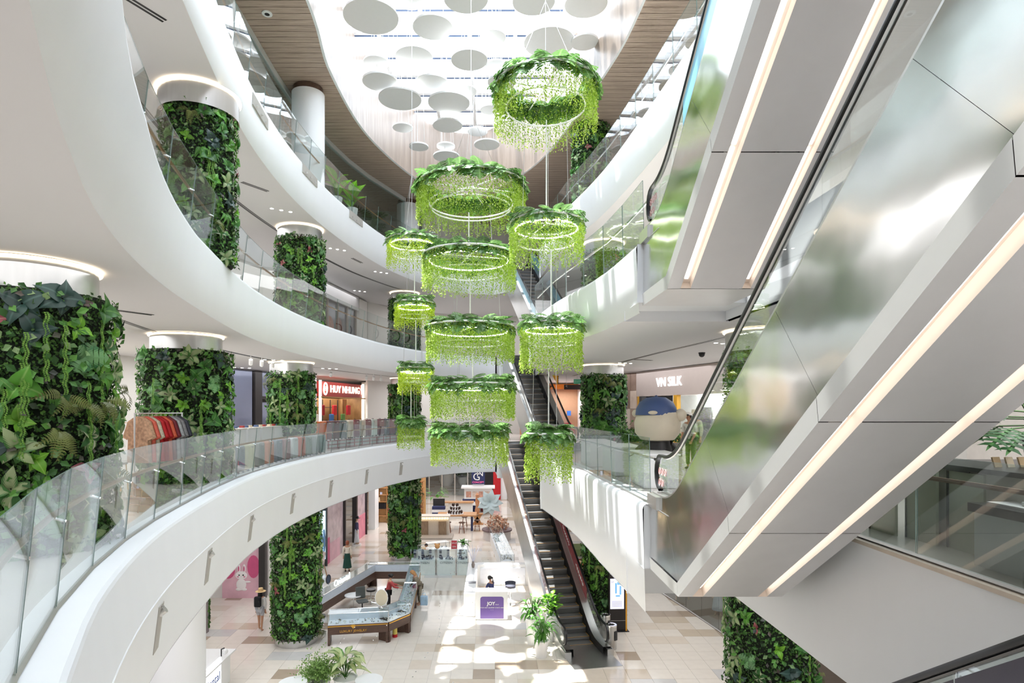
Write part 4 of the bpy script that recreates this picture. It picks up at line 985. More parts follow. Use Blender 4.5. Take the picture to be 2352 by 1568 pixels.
def rail_pt(px, back, z):
    """point `back` metres behind the balcony edge, in the direction of column px of the frame"""
    k = (px-CX)/F; N = normals2(LC, 1)
    for i in range(len(LC)-1):
        a = LC[i]; b = LC[i+1]; n = N[i]; n2 = N[i+1]; ax, ay = a[0]-n.x*back, a[1]-n.y*back; bx, by = b[0]-n2.x*back, b[1]-n2.y*back
        fa, fb = ax-k*ay, bx-k*by
        if fa*fb <= 0 and ay > 6:
            t = fa/(fa-fb); return Vector((ax+(bx-ax)*t, ay+(by-ay)*t, z)), math.atan2(b[1]-a[1], b[0]-a[0])
SUIT = [(522, 'cream', (232, 226, 206)), (545, 'slate grey', (160, 168, 178)), (568, 'pale yellow', (236, 232, 205)), (592, 'stone grey', (176, 178, 178)), (614, 'salmon', (214, 160, 138)), (634, 'blue-grey', (150, 158, 170)),
        (653, 'dusty mauve', (186, 156, 158)), (671, 'white', (230, 232, 234)), (688, 'coral', (212, 132, 116)), (703, 'grey-green', (160, 172, 166)), (719, 'light grey', (190, 194, 196)), (736, 'teal grey', (140, 160, 158))]
for i, (px, nm, c) in enumerate(SUIT):
    p_, a_ = rail_pt(px, .62, Z2); suitcase('%s hard suitcase, %s from the left in the row behind the glass rail' % (nm, ORD[i]), p_, a_, rgb(*c), .50, .72, nm=nm.replace(' ', '_'), group='suitcases along the glass rail')
for i, px in enumerate((534, 568, 600, 630)):
    p_, a_ = rail_pt(px, 1.9, Z2); t = thing('display_counter', 'white waist-high display counter, %s from the left behind the suitcases' % ORD[i], 'counter', p_, a_, 'white counters behind the suitcases')
    MB().box(0, 0, 0, .98, .5, 1.12).build('cabinet', PLAST, t, bevel=.01); MB().box(0, 0, 1.12, 1.02, .56, .05).build('counter_top', M('counter_top_grey', rgb(225, 222, 216), .4), t); MB().box(.18, -.256, .62, .14, .02, .05).build('handle', STEEL2, t)
    for q in range(3): MB().box(-.3+q*.3, .05, 1.17, .16, .12, .07).build('display_block', M('block_%d' % (q+i), [rgb(230, 210, 180), rgb(170, 60, 60), rgb(90, 110, 150)][(q+i) % 3], .5), t)
# raised plinth with the taller cases before the red shop
p_, a_ = rail_pt(850, 1.5, Z2); t = thing('display_plinth', 'low glass-fronted plinth with red lattice under the wine and cream suitcases', 'plinth', p_, a_)
MB().box(-.4, 0, 0, 8.2, .8, .38).build('plinth_body', M('pale_glass_front', rgb(196, 206, 204), .25), t)
RL = M('red_lattice', rgb(150, 50, 60), .4)
for zz in (.02, .18, .34): MB().box(-.4, -.41, zz, 8.2, .03, .03).build('lattice_bar', RL, t)
for q in range(12): MB().box(-4.4+q*.73, -.41, 0, .03, .03, .38).build('lattice_bar', RL, t)
S2 = [(738, 'orange', (228, 120, 60)), (750, 'wine-red lettered', (110, 34, 40)), (768, 'dark plum', (88, 52, 62)), (785, 'spruce green', (92, 108, 106)), (801, 'cream', (226, 214, 196)), (815, 'wine', (118, 44, 58)), (829, 'beige', (220, 206, 190)), (842, 'burgundy', (112, 40, 54)), (856, 'mint white', (222, 232, 224)), (872, 'maroon', (104, 54, 70)), (884, 'ink blue', (58, 68, 88)), (897, 'plum', (110, 60, 84)), (909, 'charcoal blue', (70, 84, 92))]
for i, (px, nm, c) in enumerate(S2):
    p_, a_ = rail_pt(px, 1.5, Z2+.38); suitcase('%s upright suitcase, %s from the left on the plinth before the red shop' % (nm, ORD[i] if i < 13 else 'last'), p_, a_, rgb(*c), .52, .84, .3, nm='b'+nm.replace(' ', '_'), group='suitcases on the plinth')
# clothes rail
t = thing('clothes_rack', 'clothes rail of printed shirts in front of the second planted column', 'clothes rack', (-7.0, 12.6, Z2), 1.3)
MB().tube([(-.62, 0, .03), (-.62, 0, 1.72), (.62, 0, 1.72), (.62, 0, .03)], .022, 6).build('rail', PLAST, t)
for sx in (-.62, .62): MB().box(sx, 0, 0, .06, .5, .04).build('foot', PLAST, t)
GC = [('peach floral', (228, 160, 130)), ('coral', (222, 110, 90)), ('blush floral', (232, 186, 164)), ('scarlet', (190, 30, 36)), ('red', (170, 20, 28)), ('rust', (200, 90, 60)), ('wine', (110, 30, 40)), ('black white', (150, 150, 150)), ('zebra', (120, 118, 118)), ('ink', (50, 50, 60))]
for i, (nm, c) in enumerate(GC):
    x = -.50+i*.108; m = M('print_'+nm, rgb(*c), .85, noise=.40 if i in (0, 2, 7, 8) else .15, scale=16)
    g = thing('shirt', '%s shirt, %s from the near end of the clothes rail' % (nm, ORD[i]), 'shirt', (t.location.x+x*math.cos(1.3), t.location.y+x*math.sin(1.3), Z2+1.66), 1.3, 'shirts on the clothes rail')
    mb = MB(); mb.prism([(0, 0), (0, 0)], 0, 0) if False else None
    Y = [(-.06, -.02), (-.24, -.12), (-.36, -.42), (-.27, -.46), (-.22, -.30), (-.25, -.92), (.25, -.92), (.22, -.30), (.27, -.46), (.36, -.42), (.24, -.12), (.06, -.02)]
    n0 = len(Y); mb.v = [(-.045, y, z) for y, z in Y]+[(.045, y, z) for y, z in Y]; mb.f = [tuple(range(n0)), tuple(range(2*n0-1, n0-1, -1))]+[(k, (k+1) % n0, n0+(k+1) % n0, n0+k) for k in range(n0)]; mb.m = [0]*len(mb.f)
    mb.build('cloth', m, g, bevel=.02); MB().tube([(0, 0, .0), (0, 0, .05), (.02, 0, .07)], .006, 4).build('hook', STEEL2, g)
t = thing('leaning_board', 'tall wooden board leaning beside the clothes rail', 'board', (-7.55, 11.5, Z2)); MB().hexa([(-.14, -.3, 0), (.14, -.3, 0), (.14, -.24, 0), (-.14, -.24, 0), (-.06, .22, 1.7), (.16, .22, 1.7), (.16, .28, 1.7), (-.06, .28, 1.7)]).build('board', OAK, t); MB().tube([(.1, -.32, .1), (.1, .2, 1.6)], .02, 4).build('edge_batten', BROWN, t)
# bright little shop at far left
t = thing('shop_unit', 'bright little boutique with yellow pendant lamps behind the first two planted columns', 'shop', (-13.1, 19.2, Z2)); 
MB().box(.0, -3.6, 2.45, .5, 8.2, 1.2).build('fascia_board', M('sage_fascia', rgb(196, 200, 186), .6), t)
MB().box(.1, -.1, 0, .3, .35, 2.45).build('pier', WALL, t); MB().box(-.15, -3.4, .0, .1, 7.0, 2.5).build('back_wall', M('boutique_wall', rgb(240, 234, 226), .6), t)
for q in range(2): MB().box(.3, -1.5-q*2, .85+q*.0, .5, 1.2, .05).build('shelf', PLAST, t)
for q, yy in enumerate((16.4, 17.5, 18.6)):
    l = thing('pendant_lamp', 'yellow glass pendant lamp, %s from the left in the little boutique' % ORD[q], 'lamp', (-12.35, yy, Z2+1.9), 0, 'yellow pendant lamps'); m = M('amber_glass', rgb(226, 190, 50), .3, emit=rgb(255, 220, 120), es=1.2)
    MB().lathe([(.02, .20), (.07, .18), (.20, .0), (.19, .0)], n=18).build('shade', m, l, smooth=True); MB().tube([(0, 0, .2), (0, 0, 1.2)], .008, 4).build('cord', DARK, l)
t = thing('hat_stand', 'straw hat on a stand over a clear parasol, left of the clothes rail', 'hat stand', (-8.6, 13.6, Z2)); MB().cyl(0, 0, 0, .03, .2).build('foot', PLAST, t); MB().tube([(0, 0, .03), (0, 0, 1.55)], .02, 6).build('pole', PLAST, t)
MB().lathe([(.005, .18), (.10, .17), (.12, .02), (.28, .0), (.27, -.01)], 0, 0, 1.5, 20).build('hat', STRAW, t, smooth=True); MB().lathe([(.01, .42), (.25, .34), (.42, .12), (.46, .0)], -.1, -.25, .95, 20).build('parasol', CLEAR, t, smooth=True)
for q in range(3):
    s_ = thing('stool', 'yellow-legged stool, %s from the left by the boutique shelf' % ORD[q], 'stool', (-9.4+q*.55, 14.3-q*.5, Z2), 0, 'yellow-legged stools'); MB().cyl(0, 0, .58, .63, .18).build('seat', M('grey_seat', rgb(190, 184, 176), .6), s_)
    for a in range(4): MB().tube([(.15*math.cos(a*1.57+.8), .15*math.sin(a*1.57+.8), .58), (.19*math.cos(a*1.57+.8), .19*math.sin(a*1.57+.8), 0)], .014, 5).build('leg', M('yellow_leg', rgb(230, 180, 40), .4), s_)

# ------------------------------------------------------------------ shopfronts along the left gallery, storey by storey
def txt(body, size, loc, rot, mat, parent=None, extrude=.01, align='CENTER', name='lettering', bold=0, sx=1):
    c = bpy.data.curves.new(name, 'FONT'); c.body = body; c.size = size; c.extrude = extrude; c.align_x = align; c.align_y = 'CENTER'; c.offset = bold; c.resolution_u = 3
    c.materials.append(mat); o = bpy.data.objects.new(name, c); COL.objects.link(o); bpy.context.view_layer.update(); me = bpy.data.meshes.new_from_object(o.evaluated_get(bpy.context.evaluated_depsgraph_get())); bpy.data.objects.remove(o); o = bpy.data.objects.new(name, me); COL.objects.link(o); tag(o, kind='stuff'); o.location = loc; o.rotation_euler = rot; o.scale = (sx, 1, 1)
    if parent is not None: o.parent = parent
    return o
def front(name, label, cat, p, q, z):
    """root at p; local +x runs to q; the atrium lies towards local -y"""
    a = math.atan2(q[1]-p[1], q[0]-p[0]); return thing(name, label, cat, (p[0], p[1], z), a), math.hypot(q[0]-p[0], q[1]-p[1])
DGL = M('dark_shop_glass', rgb(70, 74, 90), .12, .2, noise=.15, scale=.8); BGL = M('blue_grey_glass', rgb(128, 134, 156), .10, .2, noise=.10, scale=.5); FRM = M('charcoal_frame', rgb(52, 48, 48), .45, noise=.05)
t, L_ = front('shopfront', 'dark glazed shopfront with a small glowing tower emblem on the second storey', 'shopfront', (-12.55, 25.4), (-10.6, 31.5), Z2); Hh = C2-Z2
MB().box(.9, .1, 0, 1.8, .2, Hh-.05).build('dark_bay', M('near_black', rgb(28, 24, 28), .3), t); MB().box(2.65, .05, 0, 1.5, .2, Hh-.05).build('glass_pier', BGL, t)
MB().box(3.75, .0, 0, .5, .3, Hh-.05).build('post', FRM, t); MB().box(5.2, .15, 2.45, 2.4, .2, Hh-2.5).build('transom_glass', BGL, t); MB().box(5.2, .05, 2.3, 2.4, .3, .15).build('transom', FRM, t)
for k, x in enumerate((4.5, 5.5)):
    dr = MB().box(x, .12, 0, .9, .08, 2.3).build('door_leaf', FRM, t); MB().box(x, .07, .1, .68, .03, 2.05).build('door_glass', BGL, dr)
MB().box(6.2, .1, 0, .5, .2, Hh-.05).build('post', FRM, t)
e_ = MB(); 
for (x0, w0, x1, w1, z0, z1) in ((1.55, .17, 1.58, .09, 1.0, 1.3), (1.58, .09, 1.62, .05, 1.32, 1.7), (1.62, .04, 1.64, .01, 1.72, 2.2)):
    e_.hexa([(x0-w0, -.03, z0), (x0+w0, -.03, z0), (x0+w0, 0, z0), (x0-w0, 0, z0), (x1-w1, -.03, z1), (x1+w1, -.03, z1), (x1+w1, 0, z1), (x1-w1, 0, z1)])
tag(e_.build('tower_emblem', glow('emblem_white', (.9, .93, 1), 2.5), t), kind='stuff')
t, L_ = front('shopfront', 'red-signed clothes shop on the second storey with lit lettering over its window', 'shopfront', (-9.75, 33.6), (-8.55, 39.3), Z2)
MB().box(L_/2, .05, 2.55, L_, .25, .85).build('sign_board', M('shop_red', rgb(178, 44, 34), .4, noise=.06), t); MB().box(L_/2, -.12, 2.47, L_, .3, .07).build('sign_sill', BRASS, t)
txt('HUY NHUNG', .60, (L_*.56, -.10, 2.98), (PI/2, 0, 0), glow('sign_letters', (1, .78, .66), .75), t, .03, bold=.008, sx=1.12)
mb = MB(); mb.tube([(.62+.30*math.cos(a)*.7, -.12, 2.98+.33*math.sin(a)) for a in [k*2*PI/20 for k in range(20)]], .05, 5, True); mb.build('sign_ring', glow('sign_letters', (1, 1, 1), 1), t); txt('H', .42, (.62, -.12, 2.98), (PI/2, 0, 0), MATS['sign_letters'], t, .03)
mb = MB(); mb.tube([(L_-.3, -.12, 3.25), (L_-.38, -.12, 3.1), (L_-.28, -.12, 2.95), (L_-.36, -.12, 2.75)], [.05, .07, .05, .02], 6); mb.ball(L_-.28, -.12, 3.32, .07); tag(mb.build('bird_emblem', MATS['sign_letters'], t), kind='stuff')
for x in (.04, L_-.04): MB().box(x, -.1, 0, .10, .12, 3.45).build('light_post', glow('post_light', (1, .93, .80), 2.5), t)
MB().box(L_/2, 1.6, 0, L_, .1, 2.5).build('back_wall', woodmat('shop_back', rgb(150, 110, 66), rgb(190, 146, 92), (6, 1, .5)), t); MB().box(L_-.02, 1.1, 0, .1, 2.2, 2.5).build('end_wall', MATS['shop_back'], t); MB().box(L_*.87, .9, 0, .6, .1, 2.45).build('wood_panel', MATS['shop_back'], t)
for zz in (1.0, 1.9): MB().box(L_*.4, 1.2, zz, L_*.7, .4, .05).build('shelf', BROWN, t)
for k in range(5): MB().tube([(.4+k*1.0, 1.0, 0), (.4+k*1.0, 1.0, 2.4)], .03, 5).build('upright', DARK, t)
for k in range(9):
    cc = [(190, 25, 35), (232, 226, 222), (170, 20, 30), (236, 190, 180), (60, 110, 170), (200, 40, 40), (240, 236, 230), (90, 130, 60), (180, 30, 40)][k]
    g = MB().box(.35+k*.58, .55+.1*(k % 2), .35+.55*(k % 3), .42, .16, .62).build('hanging_garment', M('shop_cloth_%d' % k, rgb(*cc), .8, noise=.1), t, bevel=.05)
MB().box(-.75, .3, .4, .4, .2, 2.3).build('red_banner', RED, t)
t, L_ = front('shopfront', 'beige second-storey shop bay with a dark opening beyond the red-signed shop', 'shopfront', (-8.5, 39.5), (-6.1, 43.2), Z2)
MB().box(.5, .1, 0, .7, .4, 3.6).build('pier', WALL, t); MB().box(2.6, .15, 2.2, 3.6, .3, 1.4).build('header', WALL, t); MB().box(2.7, .5, 0, 3.2, .1, 2.2).build('dark_opening', DGL, t); MB().box(1.5, .2, 0, .25, .3, 2.2).build('pier', WALL, t); MB().box(2.2, -.02, 2.35, .5, .06, .5).build('wall_sign', M('sign_black', rgb(50, 30, 28), .4), t)
wallrun('wall_left_filler', [(-10.6, 31.5), (-9.85, 33.4)], Z2, C2)
# third storey: dark windows with posters
t, L_ = front('shopfront', 'dark shop windows with food posters on the third storey behind the glass rail', 'shopfront', (-9.6, 30.2), (-8.2, 38.8), Z3)
MB().box(L_*.42, .1, 0, L_*.78, .1, 2.9).build('window_glass', DGL, t); MB().box(L_*.42, .05, 2.9, L_*.84, .3, .85).build('header', CEIL, t)
for k in range(6): MB().box(.35+k*L_*.155, .02, 0, .09, .12, 2.9).build('mullion', M('bronze_mullion', rgb(150, 136, 124), .4), t)
MB().box(L_*.93, .1, 0, L_*.15, .4, 3.7).build('pier', WALL, t)
for k, (x, c) in enumerate(((1.9, (110, 116, 118)), (3.4, (160, 92, 60)), (4.6, (120, 60, 40)))): MB().ball(x, .03, 1.2+.1*k, .55, .03, .7, 14, 8).build('poster_print', M('poster_%d' % k, rgb(*c), .5, noise=.45, scale=5), t)
t, L_ = front('shopfront', 'wine-red shop window on the third storey left of the small glowing planter', 'shopfront', (-8.0, 39.6), (-6.0, 42.8), Z3)
MB().box(L_/2, .1, 0, L_, .1, 2.9).build('window_glass', M('wine_glass', rgb(96, 40, 50), .15, noise=.4, scale=1.2), t); MB().box(L_/2, .05, 2.9, L_, .3, .85).build('header', WALL, t)
for k in range(3): MB().box(.1+k*1.7, .02, 0, .08, .12, 2.9).build('mullion', MATS['bronze_mullion'], t)
wallrun('wall_left_filler', [(-11.4, 29.7), (-9.7, 30.1)], Z3, C3)
# top storey: frosted glass shopfronts and white columns under the timber ceiling
FROST = glass('pale_green_glass', (.80, .87, .86), .5, base=.10)
P4 = smooth_path([(-7.0, 6), (-7.7, 12), (-7.9, 18.3), (-7.95, 24.6), (-7.0, 30.5), (-5.2, 35.2), (-4.4, 37.4)], .5)
t = thing('glazed_front', 'long pale green glazed shopfront of the top storey under the timber ceiling', 'shopfront', (-7.9, 18, Z4)); R_ = resample(P4, 2.0)
for a, b in zip(R_, R_[1:]):
    n = Vector((b.y-a.y, a.x-b.x)).normalized()*.02; a2 = a.lerp(b, .006); b2 = a.lerp(b, .994)
    MB().hexa([(a2.x-n.x, a2.y-n.y, Z4), (b2.x-n.x, b2.y-n.y, Z4), (b2.x, b2.y, Z4), (a2.x, a2.y, Z4), (a2.x-n.x, a2.y-n.y, ZW-.22), (b2.x-n.x, b2.y-n.y, ZW-.22), (b2.x, b2.y, ZW-.22), (a2.x, a2.y, ZW-.22)]).build('glass_pane', FROST, t, world=True)
for a, b in zip(R_, R_[1:]):
    n = Vector((b.y-a.y, a.x-b.x)).normalized()*.12
    MB().hexa([(a.x-n.x, a.y-n.y, ZW-.22), (b.x-n.x, b.y-n.y, ZW-.22), (b.x+n.x*.4, b.y+n.y*.4, ZW-.22), (a.x+n.x*.4, a.y+n.y*.4, ZW-.22), (a.x-n.x, a.y-n.y, ZW-.01), (b.x-n.x, b.y-n.y, ZW-.01), (b.x+n.x*.4, b.y+n.y*.4, ZW-.01), (a.x+n.x*.4, a.y+n.y*.4, ZW-.01)]).build('head_rail', BAND, t, world=True)
wallrun('wall_left_fourth', [(-11, 2), (-11.2, 18), (-11, 26), (-8, 37.5), (-4.4, 38.4)], Z4, ZW, M('grey_green_wall', rgb(176, 186, 184), .6))
for i, (x, y, r) in enumerate(((-7.15, 23.3, .62), (-5.05, 36.0, .66))):
    t = thing('white_column', 'smooth white column of the top storey, %s' % ('at left under the timber ceiling' if i == 0 else 'beside the widest hanging planter'), 'column', (x, y, Z4)); MB().cyl(0, 0, 0, ZW-Z4-.25, r, 32).build('shaft', WHITE, t, smooth=True); MB().cyl(0, 0, ZW-Z4-.25, ZW-Z4-.02, r-.06, 32).build('neck', BROWN, t, smooth=True)
t = thing('white_column', 'smooth white column on the ground floor at lower left, below the balcony front', 'column', (-8.15, 15.4, 0)); MB().cyl(0, 0, 0, C1-.01, .72, 36).build('shaft', WHITE, t, smooth=True); MB().lathe([(.75, 0), (.75, .12), (.72, .12)], n=36).build('plinth', DARK, t, smooth=True)
# ------------------------------------------------------------------ ground floor, left walls
POSTER = M('pink_poster', rgb(232, 186, 200), .5, noise=.10, scale=2); PINKD = M('deep_pink', rgb(214, 92, 138), .5, noise=.10, scale=3); PALEP = M('pale_pink', rgb(246, 226, 232), .5, noise=.02)
wallrun('wall_left_ground', [(-16.4, 28.7), (-12.75, 28.7)], 0, C1); wallrun('wall_left_ground', [(-10.9, 29.0), (-9.75, 32.6)], 0, C1)
t = thing('poster_wall', 'pink poster wall with a white cartoon rabbit on the ground floor at left', 'poster wall', (-12.0, 28.6, 0)); MB().box(0, 0, 0, 1.75, .06, 3.2).build('panel', POSTER, t); MB().box(1.05, 0, 0, .30, .25, C1-.02).build('post', FRM, t)
W_ = M('rabbit_white', rgb(250, 246, 246), .5, noise=.0); mb = MB()
mb.ball(.05, -.04, 1.62, .36, .02, .30, 18, 10); mb.ball(.05, -.04, .95, .30, .02, .42, 16, 10); mb.ball(-.10, -.04, 2.12, .095, .02, .30, 12, 8); mb.ball(.22, -.04, 2.12, .095, .02, .30, 12, 8); mb.ball(-.12, -.04, .60, .17, .02, .10, 10, 6); mb.ball(.22, -.04, .60, .17, .02, .10, 10, 6); mb.ball(.42, -.04, 1.15, .20, .02, .07, 10, 6)
mb.mi = 1; mb.ball(-.10, -.06, 2.10, .045, .02, .2, 10, 6); mb.ball(.22, -.06, 2.10, .045, .02, .2, 10, 6); mb.ball(-.14, -.06, 1.52, .06, .01, .04, 8, 5); mb.ball(.24, -.06, 1.52, .06, .01, .04, 8, 5)
mb.mi = 2; mb.ball(-.07, -.06, 1.64, .045, .01, .06, 8, 5); mb.ball(.17, -.06, 1.64, .045, .01, .06, 8, 5); mb.ball(.05, -.06, 1.54, .018, .01, .012, 6, 4)
mb.v = [(x*.80, y, .02+z*.66) for x, y, z in mb.v]
tag(mb.build('rabbit_print', [W_, PINKD, HAIRB], t), kind='stuff')
mb = MB(); mb.ball(-.6, -.035, 1.3, .34, .015, .38, 14, 8); mb.ball(.62, -.035, 1.5, .30, .015, .55, 14, 8); mb.ball(.4, -.035, 2.8, .3, .015, .38, 12, 8); tag(mb.build('flower_print', PINKD, t), kind='stuff')
t = thing('wall_panel', 'grey upright panel with trailing leaves at lower left beside the white column', 'panel', onz(478, 1452, 0)); MB().box(-.12, 0, 0, .22, .2, 2.4).build('panel', M('mauve_grey', rgb(140, 128, 130), .5), t)
mb = MB(); rg = random.Random(3)
for k in range(60): small_leaves(mb, Vector((.05, -.1, .3+k*.035)), Vector((rg.uniform(.2, 1), -.3, rg.uniform(-.8, .3))), Vector((0, -1, .2)), .15, rg)
tag(mb.build('trailing_leaves', HEDGE, t), kind='stuff')
t, L_ = front('shopfront', 'ground-floor shopfront with pink poster glass, light box and dark posts on the left', 'shopfront', (-9.72, 32.6), (-9.0, 46), 0)
BL = glow('lightbox_blue', rgb(196, 226, 244), 1.0)
b_ = MB().box(1.1, -.02, .45, 1.15, .16, 2.75).build('light_box', BL, t); MB().tube([(.95, -.13, .9), (1.0, -.13, 1.6), (.85, -.13, 2.1)], [.05, .12, .06], 6).build('fashion_print', M('fashion_print', rgb(120, 150, 180), .5), b_); MB().tube([(1.3, -.13, .7), (1.35, -.13, 1.5), (1.3, -.13, 2.2)], [.05, .10, .06], 6).build('fashion_print', MATS['fashion_print'], b_)
for x, w_ in ((.3, .3), (1.85, .10), (5.4, .16), (8.0, .28), (10.6, .12)): MB().box(x, 0, 0, w_, .3, C1-.02).build('post', FRM, t)
MB().box(3.6, .0, 0, 3.3, .04, 3.4).build('poster_glass', M('grey_pink_print', rgb(206, 188, 196), .25, noise=.28, scale=1.6), t); MB().box(3.3, -.03, 0, 2.6, .02, 1.1).build('pink_band', POSTER, t); MB().box(2.3, -.04, 0, .6, .02, 1.5).build('pink_band', PINKD, t)
MB().box(9.4, .0, 0, 2.2, .04, 3.4).build('poster_glass', M('grey_pink_print', (0, 0, 0)), t); MB().box(9.6, -.03, 0, 1.8, .02, 1.6).build('pink_band', M('rose_band', rgb(224, 140, 160), .5, noise=.15, scale=2), t)
MB().box(7.0, 2.2, 0, 6, .1, 3.6).build('back_wall', M('shop_white', rgb(232, 230, 232), .5), t); MB().box(L_/2, .1, 3.5, L_, .2, C1-3.52).build('header', WALL, t)
MB().box(L_-.6, -.05, 0, 1.1, .5, C1-.02).build('pier', WHITE, t)
for k in range(3): MB().box(6.2+k*.4, 1.2, .9, .3, .2, 1.1).build('hanging_garment', M('shop_cloth_g%d' % k, [rgb(60, 64, 90), rgb(210, 210, 214), rgb(40, 40, 46)][k], .8), t, bevel=.04)
q, h_ = person('mannequin in a navy patterned jacket inside the ground-floor window beyond the light box', (-8.95, 39.6, .12), -1.4, 1.75, top=cloth('navy_print', rgb(70, 70, 100), .3), bottom='wide', bmat=cloth('white_trousers', rgb(214, 218, 226)), hair=None, skin=MANQ, cat='mannequin', name='mannequin', hat=DARK, shoe=MANQ)
MB().cyl(0, 0, -.12, -.0, .3).build('pedestal', PLAST, q)
# easel
e = thing('easel', 'wooden easel holding a pastel picture in front of the light box', 'easel', (-8.95, 31.2, 0), -.9)
for sx in (-.32, .32): MB().tube([(sx, -.15, 0), (sx*.45, .0, 1.75)], .025, 5).build('leg', OAK, e)
MB().tube([(0, .45, 0), (0, .0, 1.6)], .025, 5).build('leg', OAK, e); MB().box(0, -.17, .55, .8, .08, .04).build('ledge', OAK, e)
t = thing('picture', 'pastel framed picture standing on the wooden easel', 'picture', (-8.92, 31.08, .59), -.9); MB().box(0, 0, 0, .74, .04, 1.05, rx=-.12).build('canvas', M('pastel_picture', rgb(228, 206, 202), .6, noise=.22, scale=4), t)
# orange-lit shop at the end of the left aisle
t = thing('shelving_shop', 'warm-lit shop with cubby shelves and black squares at the end of the left aisle', 'shop', (-7.6, 47.6, 0)); MB().box(0, .3, 0, 4.6, .1, C1-.05).build('back_panel', M('warm_panel', rgb(226, 186, 128), .6, noise=.05), t)
for k in range(7): MB().box(0, .05, .55+k*.55, 4.4, .4, .05).build('shelf', OAK, t)
for k in range(7): MB().box(-2.2+k*.73, .05, 0, .05, .4, 4.6).build('upright', OAK, t)
for k, (i, j) in enumerate(((2, 1), (3, 2), (4, 3), (1, 0))): MB().box(-1.84+i*.73-.73, -.17, .57+j*.55, .60, .02, .46).build('black_square', M('near_black', (0, 0, 0)), t)
rg = random.Random(9)
for k in range(34): MB().box(-2.0+.73*(k % 6)+rg.uniform(-.15, .15), -.02, .6+.55*(2+k//6 % 6), .16, .16, rg.uniform(.15, .36)).build('boxed_good', M('boxed_good_%d' % (k % 4), [rgb(214, 120, 50), rgb(240, 220, 190), rgb(150, 90, 50), rgb(190, 196, 220)][k % 4], .5), t)

# ------------------------------------------------------------------ jewellery island
CASEB = M('case_base_white', rgb(236, 240, 246), .4); JEWEL = islandmat('jewellery', [rgb(250, 250, 252), rgb(200, 205, 215), rgb(240, 236, 220), rgb(90, 90, 96)], 0, .25)
def jcounter(label, p, q, depth=.56, leg=True, front_side=-1, wood=True, top=1.12, lip=True, text=None):
    """glass-topped counter from p to q; its public face towards local -y"""
    a = math.atan2(q[1]-p[1], q[0]-p[0]); L = math.hypot(q[0]-p[0], q[1]-p[1]); t = thing('jewellery_counter', label, 'counter', (p[0], p[1], 0), a)
    m = BROWN if wood else PLAST; zb = .42
    MB().box(L/2, depth/2, zb, L-.01, depth, .36).build('cabinet', m, t); MB().box(L/2, depth/2, zb+.36, L-.02, depth-.02, .03).build('tray_base', CASEB, t)
    if lip: MB().box(L/2, -.008, zb+.30, L-.02, .012, .03).build('gold_trim', GOLD, t)
    if leg:
        for x in (.05, L-.05): MB().box(x, depth/2, 0, .09, depth-.02, zb).build('leg_panel', m, t)
    z0, z1 = zb+.39, top; g = .008; n = max(1, round(L/1.3))
    for k in range(n):
        x0, x1 = L*k/n+.01, L*(k+1)/n-.01
        MB().box((x0+x1)/2, .01, z0, x1-x0, .012, z1-z0).build('glass_front', CLEAR, t); MB().box((x0+x1)/2, depth/2, z1, x1-x0, depth-.01, .012).build('glass_top', CLEAR, t)
    MB().box(L/2, depth-.012, z0, L-.02, .02, z1-z0).build('mirror_back', M('case_back', rgb(214, 224, 236), .3), t)
    fr = MB()
    for (y, z) in ((.01, z1+.012), (depth-.01, z1+.012)): fr.tube([(0.01, y, z), (L-.01, y, z)], .012, 4)
    for x in (.012, L-.012): fr.tube([(x, .01, z0), (x, .01, z1)], .01, 4); fr.tube([(x, .01, z1+.012), (x, depth-.01, z1+.012)], .012, 4)
    tag(fr.build('case_frame', CHROME, t), kind='stuff')
    rg = random.Random(int(p[0]*50+p[1]*9)); mb = MB()
    for k in range(int(L*26)):
        x, y = rg.uniform(.06, L-.06), rg.uniform(.06, depth-.08); mb.box(x, y, z0, rg.uniform(.02, .06), rg.uniform(.02, .05), rg.uniform(.01, .05), rg.uniform(0, 3))
    tag(mb.build('jewellery', JEWEL, t), kind='stuff')
    if text:
        txt(text, .125, (L*.42, -.02, .54), (PI/2, 0, 0), GOLD, t, .006)
        mb = MB(); mb.face([(L*.42-.10, -.02, .735), (L*.42-.055, -.02, .775), (L*.42+.055, -.02, .775), (L*.42+.10, -.02, .735), (L*.42, -.02, .625)]); tag(mb.build('diamond_emblem', GOLD, t), kind='stuff')
    return t
jcounter('walnut jewellery counter at the front of the island, gold LUXURY JEWELRY lettering', (-6.25, 22.75), (-4.0, 23.1), text='LUXURY JEWELRY', top=1.2)
jcounter('slanting walnut corner counter at the front right of the jewellery island', (-3.98, 23.12), (-3.30, 24.15), leg=True, top=1.2)
jcounter('glass-topped jewellery counter, nearer half of the island\'s right side', (-3.28, 24.2), (-3.42, 27.2)); jcounter('glass-topped jewellery counter between the red jacket and the stooping person', (-3.43, 27.25), (-3.62, 30.3))
jcounter('jewellery counter at the rear of the island before the planted column', (-3.7, 30.9), (-6.3, 30.9), wood=True)
t = jcounter('long jewellery counter on the left side of the island with glowing script letters', (-6.4, 30.7), (-7.75, 25.2))
txt('Oriental', .42, (2.6, -.03, .98), (PI/2, 0, PI), glow('letters_cold', (.9, .95, 1), 2), t, .02, sx=1.1)
